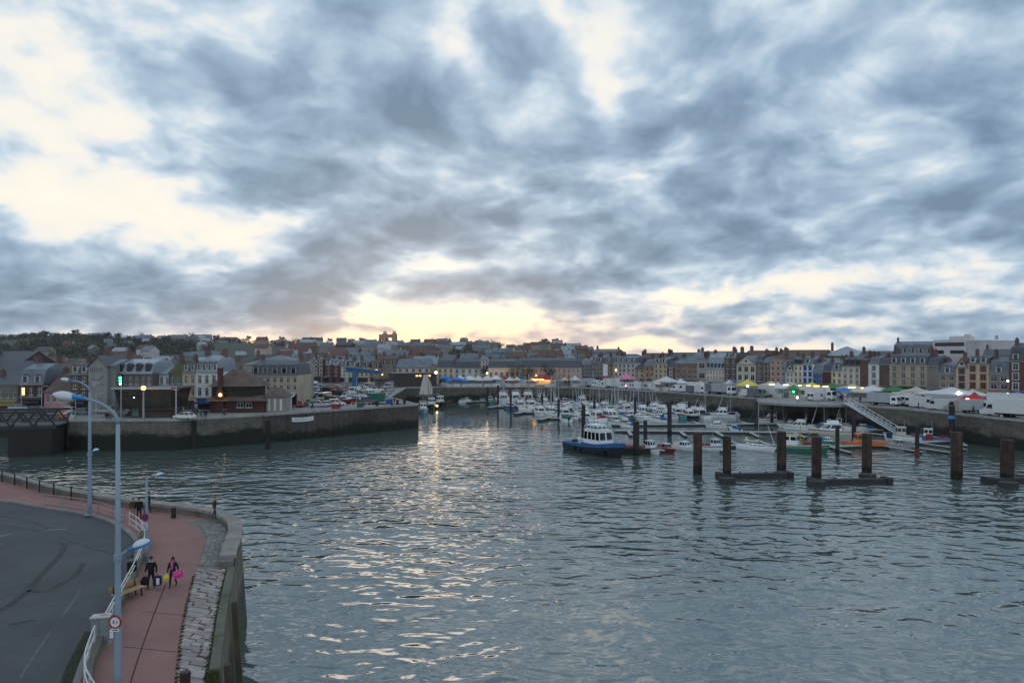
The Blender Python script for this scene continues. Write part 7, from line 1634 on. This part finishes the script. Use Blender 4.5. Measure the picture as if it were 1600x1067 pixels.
simple('white_gate_post', 'tall white post beside the white canopy shelter', 'post', 453, 641, [('post', lambda mb: mb.box((0, 0, 1.6), (.6, .4, 3.2)), OFFW), ('cap', lambda mb: mb.box((0, 0, 3.25), (.75, .5, .12)), OFFW)])
simple('container', 'green skip container on the pier', 'container', 588, 627, [('box', lambda mb: mb.box((0, 0, 1.1), (4.6, 2.3, 2.0)), mat('container_green', (.04, .16, .11), .6, .2, 1)), ('rim', lambda mb: mb.box((0, 0, 2.15), (4.8, 2.5, .12)), CANV['green'])]+[('rib', (lambda k: lambda mb: mb.box((-1.8+k*.9, -1.2, 1.1), (.12, .1, 1.9)))(k), CANV['green']) for k in range(5)])
for px, py, c_, lab in ((608, 631, CANV['blue'], 'blue fish bin on the pier edge'), (563, 637, CANV['green'], 'dark green tub on the pier edge'), (621, 632, DARKPILE, 'dark mooring bollard near the pier tip'), (589, 635, DARKPILE, 'brown mooring bollard on the pier edge'), (524, 639.5, CANV['red'], 'red crates on the pier left of the silver cars'), (632, 632, DARKPILE, 'last dark mooring bollard before the pier tip')):
    simple('pier_bollard' if 'bollard' in lab else 'bin', lab, 'bollard' if 'bollard' in lab else 'bin', px, py, [('body', lambda mb: mb.box((0, 0, .55), (1.5, 1.0, 1.1)) if 'bollard' not in lab else mb.tube([(0, 0, 0), (0, 0, .8), (0, 0, 1.1)], [.38, .32, .5], 10), c_), ('lid', lambda mb: mb.box((0, 0, 1.16), (1.6, 1.1, .1)) if 'bollard' not in lab else mb.tube([(0, 0, 1.1), (0, 0, 1.2)], .46, 10), c_)])
for i, px in enumerate((552, 560, 569, 577)): simple('barrier', 'orange and white barrier before the black car on the pier, %s of four' % ORD[i+1], 'barrier', px, 634.5, [('board', lambda mb: mb.box((0, 0, .9), (1.2, .08, .25)), mat('cone_orange', (.6, .16, .06), .5, .1, 1)), ('leg', lambda mb: mb.box((-.5, 0, .45), (.06, .4, .9)), SIGNW), ('leg', lambda mb: mb.box((.5, 0, .45), (.06, .4, .9)), SIGNW)], group='barriers on the pier')
for i, (px, py, k, lab) in enumerate(((541, 631, 'fish', 'small dark-red boat on a trailer behind the silver cars'), (566, 620, 'day', 'white open boat stored ashore behind the black car'), (578, 621, 'cruiser', 'white cruiser stored ashore by the green container'), (552, 624, 'day', 'white boat stored ashore left of the stored cruiser'))):
    g = G(px, py); put_boat(k, g.x, g.y, R(12), lab, None, .8, dict(hull=REDH) if i == 0 else None, z=QZ+.45)
# banner hung on the sheet piles
a_, b_ = P(456, 655, 149.9), P(490, 651, 153.6); v = b_-a_
t = thing('banner', 'white banner hung on the steel pier wall', 'banner', tuple(a_), math.atan2(v.y, v.x)); L = math.hypot(v.x, v.y)
mb = MB(); n_ = 8; lo = [(L*i/n_, .05*math.sin(i), -.55+.28*math.sin(math.pi*i/n_)*-.6) for i in range(n_+1)]; hi = [(p[0], p[1], p[2]+.95) for p in lo]; strip(mb, lo, hi); mb.build('cloth', TENT, t)
mb = MB(); strip(mb, [(p[0]*.8+L*.1, p[1]-.02, p[2]+.36) for p in lo], [(p[0]*.8+L*.1, p[1]-.02, p[2]+.56) for p in lo]); mb.build('print', mat('faded_grey_print', (.35, .33, .38), .8, .4, 3), t)
# gulls on the water and the wall
for i, (px, py, lab) in enumerate(((350, 712, 'white gull floating on the water beyond the corner of the wall'), (560, 762, 'white gull floating in mid harbour'))):
    g = G(px, py, 0); t = thing('gull', lab, 'gull', (g.x, g.y, .02), R(30+i*100)); mb = MB(); mb.loft([[(x, r*math.cos(k*math.pi/4), .10+z+r*.8*math.sin(k*math.pi/4)) for k in range(8)] for x, r, z in ((-.30, .02, .1), (-.16, .09, .04), (0, .12, .02), (.14, .10, .04), (.19, .06, .12), (.22, .055, .2), (.28, .05, .22), (.33, .012, .21))]); mb.build('body', WHITE, t, smooth=True); mb = MB(); mb.box((-.08, .1, .14), (.34, .03, .1)); mb.box((-.08, -.1, .14), (.34, .03, .1)); mb.build('wing', CANV['grey'], t)
# ------------------------------------------------------------------ people
SKIN = mat('skin', (.42, .25, .18), .6, .08, 2); HAIRD = mat('dark_hair', (.02, .015, .012), .6, .2, 4); HAIRG = mat('grey_brown_hair', (.10, .075, .055), .6, .2, 4)
CL = {'black': mat('black_cloth', (.014, .014, .017), .9, .2, 3), 'navy': mat('navy_cloth', (.02, .026, .05), .9, .2, 3), 'denim': mat('dark_denim', (.03, .045, .085), .9, .2, 3), 'brown': mat('brown_cloth', (.10, .045, .032), .9, .2, 3), 'red': mat('red_cloth', (.25, .03, .03), .9, .2, 3), 'grey': mat('grey_cloth', (.12, .12, .125), .9, .2, 3), 'pink': mat('pink_cloth', (.52, .12, .26), .9, .15, 3), 'beige': mat('beige_cloth', (.3, .25, .19), .9, .2, 3)}
def skin_body(bones, joints, mats_regions, name, parent, sub=1):
    """grow one continuous body from named joints (position, radius) and bones (a, b, material slot)"""
    keys = list(joints); idx = {k: i for i, k in enumerate(keys)}
    me = bpy.data.meshes.new('sk'); me.from_pydata([joints[k][0] for k in keys], [(idx[a], idx[b]) for a, b, _ in bones], [])
    o = bpy.data.objects.new('sk', me); COL.objects.link(o); md = o.modifiers.new('s', 'SKIN'); md.use_smooth_shade = True
    for k in keys:
        r = joints[k][1]; r = r if isinstance(r, tuple) else (r, r); me.skin_vertices[0].data[idx[k]].radius = r
    me.skin_vertices[0].data[idx['pelvis']].use_root = True
    if sub: sm = o.modifiers.new('u', 'SUBSURF'); sm.levels = sub; sm.render_levels = sub
    dg = bpy.context.evaluated_depsgraph_get(); dg.update(); m2 = bpy.data.meshes.new_from_object(o.evaluated_get(dg)); bpy.data.objects.remove(o)
    m2.name = name; m2.materials.clear(); [m2.materials.append(m) for m in mats_regions]
    segs = [(Vector(joints[a][0]), Vector(joints[b][0]), s) for a, b, s in bones]
    for p in m2.polygons:
        c = p.center; best = 9; bs = 0
        for a, b, s in segs:
            ab = b-a; u = max(0, min(1, (c-a).dot(ab)/max(ab.length_squared, 1e-6))); dd = (c-(a+ab*u)).length
            if dd < best: best = dd; bs = s
        p.material_index = bs; p.use_smooth = True
    q = bpy.data.objects.new(name, m2); link(q, parent); return q
def person_parts(t, jacket, trousers, hair, stride=.22, lean=0, arms=((0, 0), (0, 0)), coat=False, female=False, hair_long=False):
    """figure 1.74 m tall facing -Y; arms: (forward swing, outward) of each hand, in metres"""
    sw = .165 if female else .19; J = {}
    J['pelvis'] = ((0, 0, .94), (.135, .10)); J['waist'] = ((0, -.01-lean*.3, 1.10), (.15 if female else .175, .125)); J['chest'] = ((0, -.02-lean*.7, 1.30), (.165 if female else .20, .135)); J['neckb'] = ((0, -lean, 1.46), .075); J['neck'] = ((0, -.015-lean, 1.53), .052); J['head'] = ((0, -.03-lean*1.1, 1.62), (.075, .09)); J['crown'] = ((0, -.015-lean*1.1, 1.70), (.068, .08))
    bn = [('pelvis', 'waist', 0), ('waist', 'chest', 0), ('chest', 'neckb', 0), ('neckb', 'neck', 2), ('neck', 'head', 2), ('head', 'crown', 2)]
    for s, n in ((-1, 'l'), (1, 'r')):
        fwd, out = arms[0 if s < 0 else 1]; st = stride*(1 if s < 0 else -1)
        J['sh'+n] = ((s*sw, -lean*.9, 1.40), .078); J['el'+n] = ((s*(sw+.07+out*.5), .05-fwd*.3, 1.14), .062); J['wr'+n] = ((s*(sw+.08+out), -.02-fwd, .90), .046); J['ha'+n] = ((s*(sw+.08+out), -.04-fwd*1.1, .83), (.036, .022))
        bn += [('chest', 'sh'+n, 0), ('sh'+n, 'el'+n, 0), ('el'+n, 'wr'+n, 0), ('wr'+n, 'ha'+n, 2)]
        hx, hy, hz_ = J['ha'+n][0]
        for f, (dx, dy, dl) in enumerate(((-.0, -.03, .075), (.0, -.01, .085), (.0, .01, .08), (.0, .03, .065))): J['f%s%d' % (n, f)] = ((hx+s*.004, hy+dy, hz_-dl), .0095); bn.append(('ha'+n, 'f%s%d' % (n, f), 2))
        J['th'+n] = ((hx-s*.03, hy-.035, hz_-.02), .011); bn.append(('ha'+n, 'th'+n, 2))
        J['hip'+n] = ((s*.085, 0, .86), .092); J['kn'+n] = ((s*.095, -st*.55-.03, .49), .062); J['an'+n] = ((s*.10, -st+.03+(.06 if st < 0 else 0), .10+(.05 if st < -.1 else 0)), .045); J['to'+n] = ((s*.105, -st-.12+(.04 if st < 0 else 0), .045), (.042, .032))
        bn += [('pelvis', 'hip'+n, 1 if not coat else 0), ('hip'+n, 'kn'+n, 1), ('kn'+n, 'an'+n, 1), ('an'+n, 'to'+n, 3)]
    b = skin_body(bn, J, [jacket, trousers, SKIN, CL['black']], 'body', t)
    hx, hy, hz_ = J['head'][0]
    mb = MB(); mb.sphere((hx, hy+.028, hz_+.055), (.092, .102, .098), 12, 8, zmin=-.35)
    if hair_long: mb.loft([[(x*w, hy+.05+y*w*.6, z) for x, y in ((-1, -.6), (-.7, .7), (.7, .7), (1, -.6), (.7, .1), (-.7, .1))] for z, w in ((hz_+.08, .095), (hz_-.05, .11), (hz_-.2, .11), (hz_-.26, .07))])
    mb.build('hair', hair, t, smooth=True)
    for s in (-1, 1): mb = MB(); mb.sphere((s*.03, hy-.083, hz_+.012), .011, 6, 4); mb.build('eye', HAIRD, t)
    mb = MB(); mb.add([(-.012, hy-.088, hz_-.015), (.012, hy-.088, hz_-.015), (0, hy-.118, hz_-.018), (0, hy-.09, hz_+.02)], [(0, 2, 3), (2, 1, 3), (0, 1, 2)]); mb.build('nose', SKIN, t)
    mb = MB(); mb.box((0, hy-.088, hz_-.045), (.042, .008, .008)); mb.build('mouth', mat('lips', (.3, .1, .09), .6, .1, 2), t)
    if coat: mb = MB(); mb.loft([[(.19*math.cos(a*.785)*k, .14*math.sin(a*.785)*k-.005, z) for a in range(8)] for z, k in ((1.10, .80), (.92, .93), (.74, 1.02))], caps=False); mb.build('coat_skirt', jacket, t, smooth=True)
    return J
def bag(label, name, x, y, z, w, dpt, h, m, rz=0, soft=False, hang=.22):
    t = thing(name, label, 'bag', (x, y, z), rz); mb = MB(); k = 1.12 if soft else 1.0
    mb.loft([[(-w/2*.92, -dpt/2, 0), (w/2*.92, -dpt/2, 0), (w/2*.92, dpt/2, 0), (-w/2*.92, dpt/2, 0)], [(-w/2*k, -dpt/2*k, h*.45), (w/2*k, -dpt/2*k, h*.45), (w/2*k, dpt/2*k, h*.45), (-w/2*k, dpt/2*k, h*.45)], [(-w/2*(.55 if soft else 1), -dpt/2*.5, h), (w/2*(.55 if soft else 1), -dpt/2*.5, h), (w/2*(.55 if soft else 1), dpt/2*.5, h), (-w/2*(.55 if soft else 1), dpt/2*.5, h)]]); mb.build('sack', m, t)
    for s in (-1, 1): mb = MB(); mb.tube([(-w*.22, s*dpt*.2, h*.97), (0, s*.012, h+hang), (w*.22, s*dpt*.2, h*.97)], .008, 5); mb.build('handle', m, t)
    return t
def person(label, px, py, rz, jacket, trousers, hair, h=1.74, z=QZ, **k):
    g = G(px, py, z); t = thing('person', label, 'person', (g.x, g.y, z), R(rz)); t.scale = (h/1.74,)*3
    person_parts(t, CL[jacket], CL[trousers], hair, **k); return t, g
t, g = person('person in black walking with a shopping bag in each hand', 236, 919, -4, 'black', 'black', HAIRD, 1.76, stride=.16, arms=((.02, .05), (.02, .05)))
bag('black plastic bag in the left-hand side of the walker in black', 'carrier_bag', g.x-.34, g.y-.04, QZ+.22, .34, .2, .44, CL['black'], .1, True, .16)
t2 = bag('dark blue shopping bag with a white panel held by the walker in black', 'shopping_bag', g.x+.36, g.y-.04, QZ+.20, .42, .2, .50, CL['navy'], .05, False, .13)
mb = MB(); mb.box((.08, -.115, .24), (.17, .006, .36)); mb.build('white_panel', SIGNW, t2)
t, g = person('person with long dark hair, dark coat and pink scarf carrying bags', 270, 917, 6, 'navy', 'black', HAIRD, 1.68, stride=.2, arms=((.02, .05), (.10, .08)), coat=True, female=True, hair_long=True)
mb = MB(); mb.loft([[(x*w, -.135-.02*i, z) for x in (-1, 1)]+[(x*w, -.10, z) for x in (1, -1)] for i, (z, w) in enumerate(((1.48, .075), (1.38, .07), (1.22, .06), (1.06, .05)))]); mb.tube([(.085*math.cos(a*.6), -.02+.085*math.sin(a*.6), 1.485) for a in range(11)], .035, 6); mb.build('scarf', CL['pink'], t)
bag('yellow plastic bag held by the person with the pink scarf', 'carrier_bag', g.x-.31, g.y-.06, QZ+.40, .30, .22, .36, paint(226, 200, 40, nm='bag'), .2, True, .1)
b_ = bag('big bright pink bag swinging beside the person with the pink scarf', 'shopping_bag', g.x+.42, g.y-.16, QZ+.58, .44, .22, .42, paint(226, 40, 150, nm='bag'), .35, False, .1); b_.rotation_euler = (0, R(-16), .2)
person('lone person in a dark jacket strolling on top of the curved parapet', 335, 811, 100, 'brown', 'denim', HAIRG, 1.72, z=QZ+.66, stride=.12, lean=.04)
person('person in brown and red standing at the left of the strolling pair', 208, 811, 200, 'brown', 'beige', HAIRG, 1.66, stride=.08, female=True)
person('taller person in black beside the brown-clad one', 217, 813, 190, 'black', 'black', HAIRD, 1.78, stride=.1)
person('person in dark blue half hidden behind the short lamp post', 231, 802, 150, 'navy', 'denim', HAIRD, 1.70, stride=.18, lean=.06)
# people far off on the quays
FP = []
for i, (st, cj) in enumerate(((.2, 'black'), (.06, 'navy'), (.15, 'red'))):
    t = thing('person', None, 'person'); person_parts(t, CL[cj], CL['black'], HAIRD, stride=st); FP.append(t)
fu = [False]*3
def far_person(label, px, py, group, dd=None):
    i = rv.randrange(3)
    if dd is None: g = G(px, py)
    else: d = edge_d(px)+dd; g = Vector((XD(px, d), d, QZ))
    o = copy_tree(FP[i])
    o.location = (g.x, g.y, QZ); o.rotation_euler = (0, 0, rv.uniform(0, 6.28)); o['label'] = label; o['group'] = group
    for ch in KIDS.get(o.name, []):
        if ch.name.startswith('body'):
            for k in (0, 1): ch.material_slots[k].link = 'OBJECT'; ch.material_slots[k].material = CL[rv.choice(('black', 'navy', 'grey', 'denim', 'brown', 'red', 'beige') if k == 0 else ('black', 'denim', 'navy'))]
    return o
for i, (px, py) in enumerate(((167, 657), (172, 657), (304, 648), (308, 648), (314, 653), (319, 652), (322, 653), (349, 650), (352, 650), (358, 642), (382, 643), (416, 641), (300, 645))): far_person('person on the left quay between the cabin and the corner house, %s from the left' % ORD[sorted(q[0] for q in ((167, 657), (172, 657), (304, 648), (308, 648), (314, 653), (319, 652), (322, 653), (349, 650), (352, 650), (358, 642), (382, 643), (416, 641), (300, 645))).index(px)+1], px, py, 'people on the left quay')
for i, px in enumerate((477, 488, 531, 611, 616, 613)): far_person('person among the parked cars on the pier, %s counted' % ORD[i+1], px, (628, 640, 640, 633, 631, 635)[i], 'people on the left pier')
crowd = sorted(1190+rv.random()*390 for _ in range(60)); zc_ = {}
for px in crowd:
    zn = 'behind the round platform' if px < 1300 else 'at the head of the gangway' if px < 1380 else 'among the white vans' if px < 1460 else 'by the white marquee' if px < 1525 else 'by the right-hand lorries'
    zc_[zn] = zc_.get(zn, 0)+1
    far_person('small market goer, %s from the left of those %s' % (ORD[zc_[zn]], zn), px, 0, 'market crowd on the right quay', rv.choice((2.5, 8, 11, 17, 26))+rv.random()*2)
# ------------------------------------------------------------------ air
def haze():
    m = bpy.data.materials.new('thin_haze'); m.use_nodes = True; n = m.node_tree.nodes; n.clear(); o = n.new('ShaderNodeOutputMaterial'); v = n.new('ShaderNodeVolumePrincipled'); v.inputs['Density'].default_value = HAZE; v.inputs['Color'].default_value = (.86, .88, .92, 1); v.inputs['Anisotropy'].default_value = .35
    m.node_tree.links.new(v.outputs[0], o.inputs['Volume'])
    mb = MB(); mb.box((0, 780, 44), (4500, 2280, 92)); b = mb.build('haze', m); b['kind'] = 'stuff'
HAZE = .00007
haze()

# the patterns the repeats were copied from are not part of the scene
def drop(o):
    for ch in KIDS.get(o.name, []): drop(ch)
    bpy.data.objects.remove(o)
for o in list(PR.values())+list(VP.values())+FP+TP: drop(o)
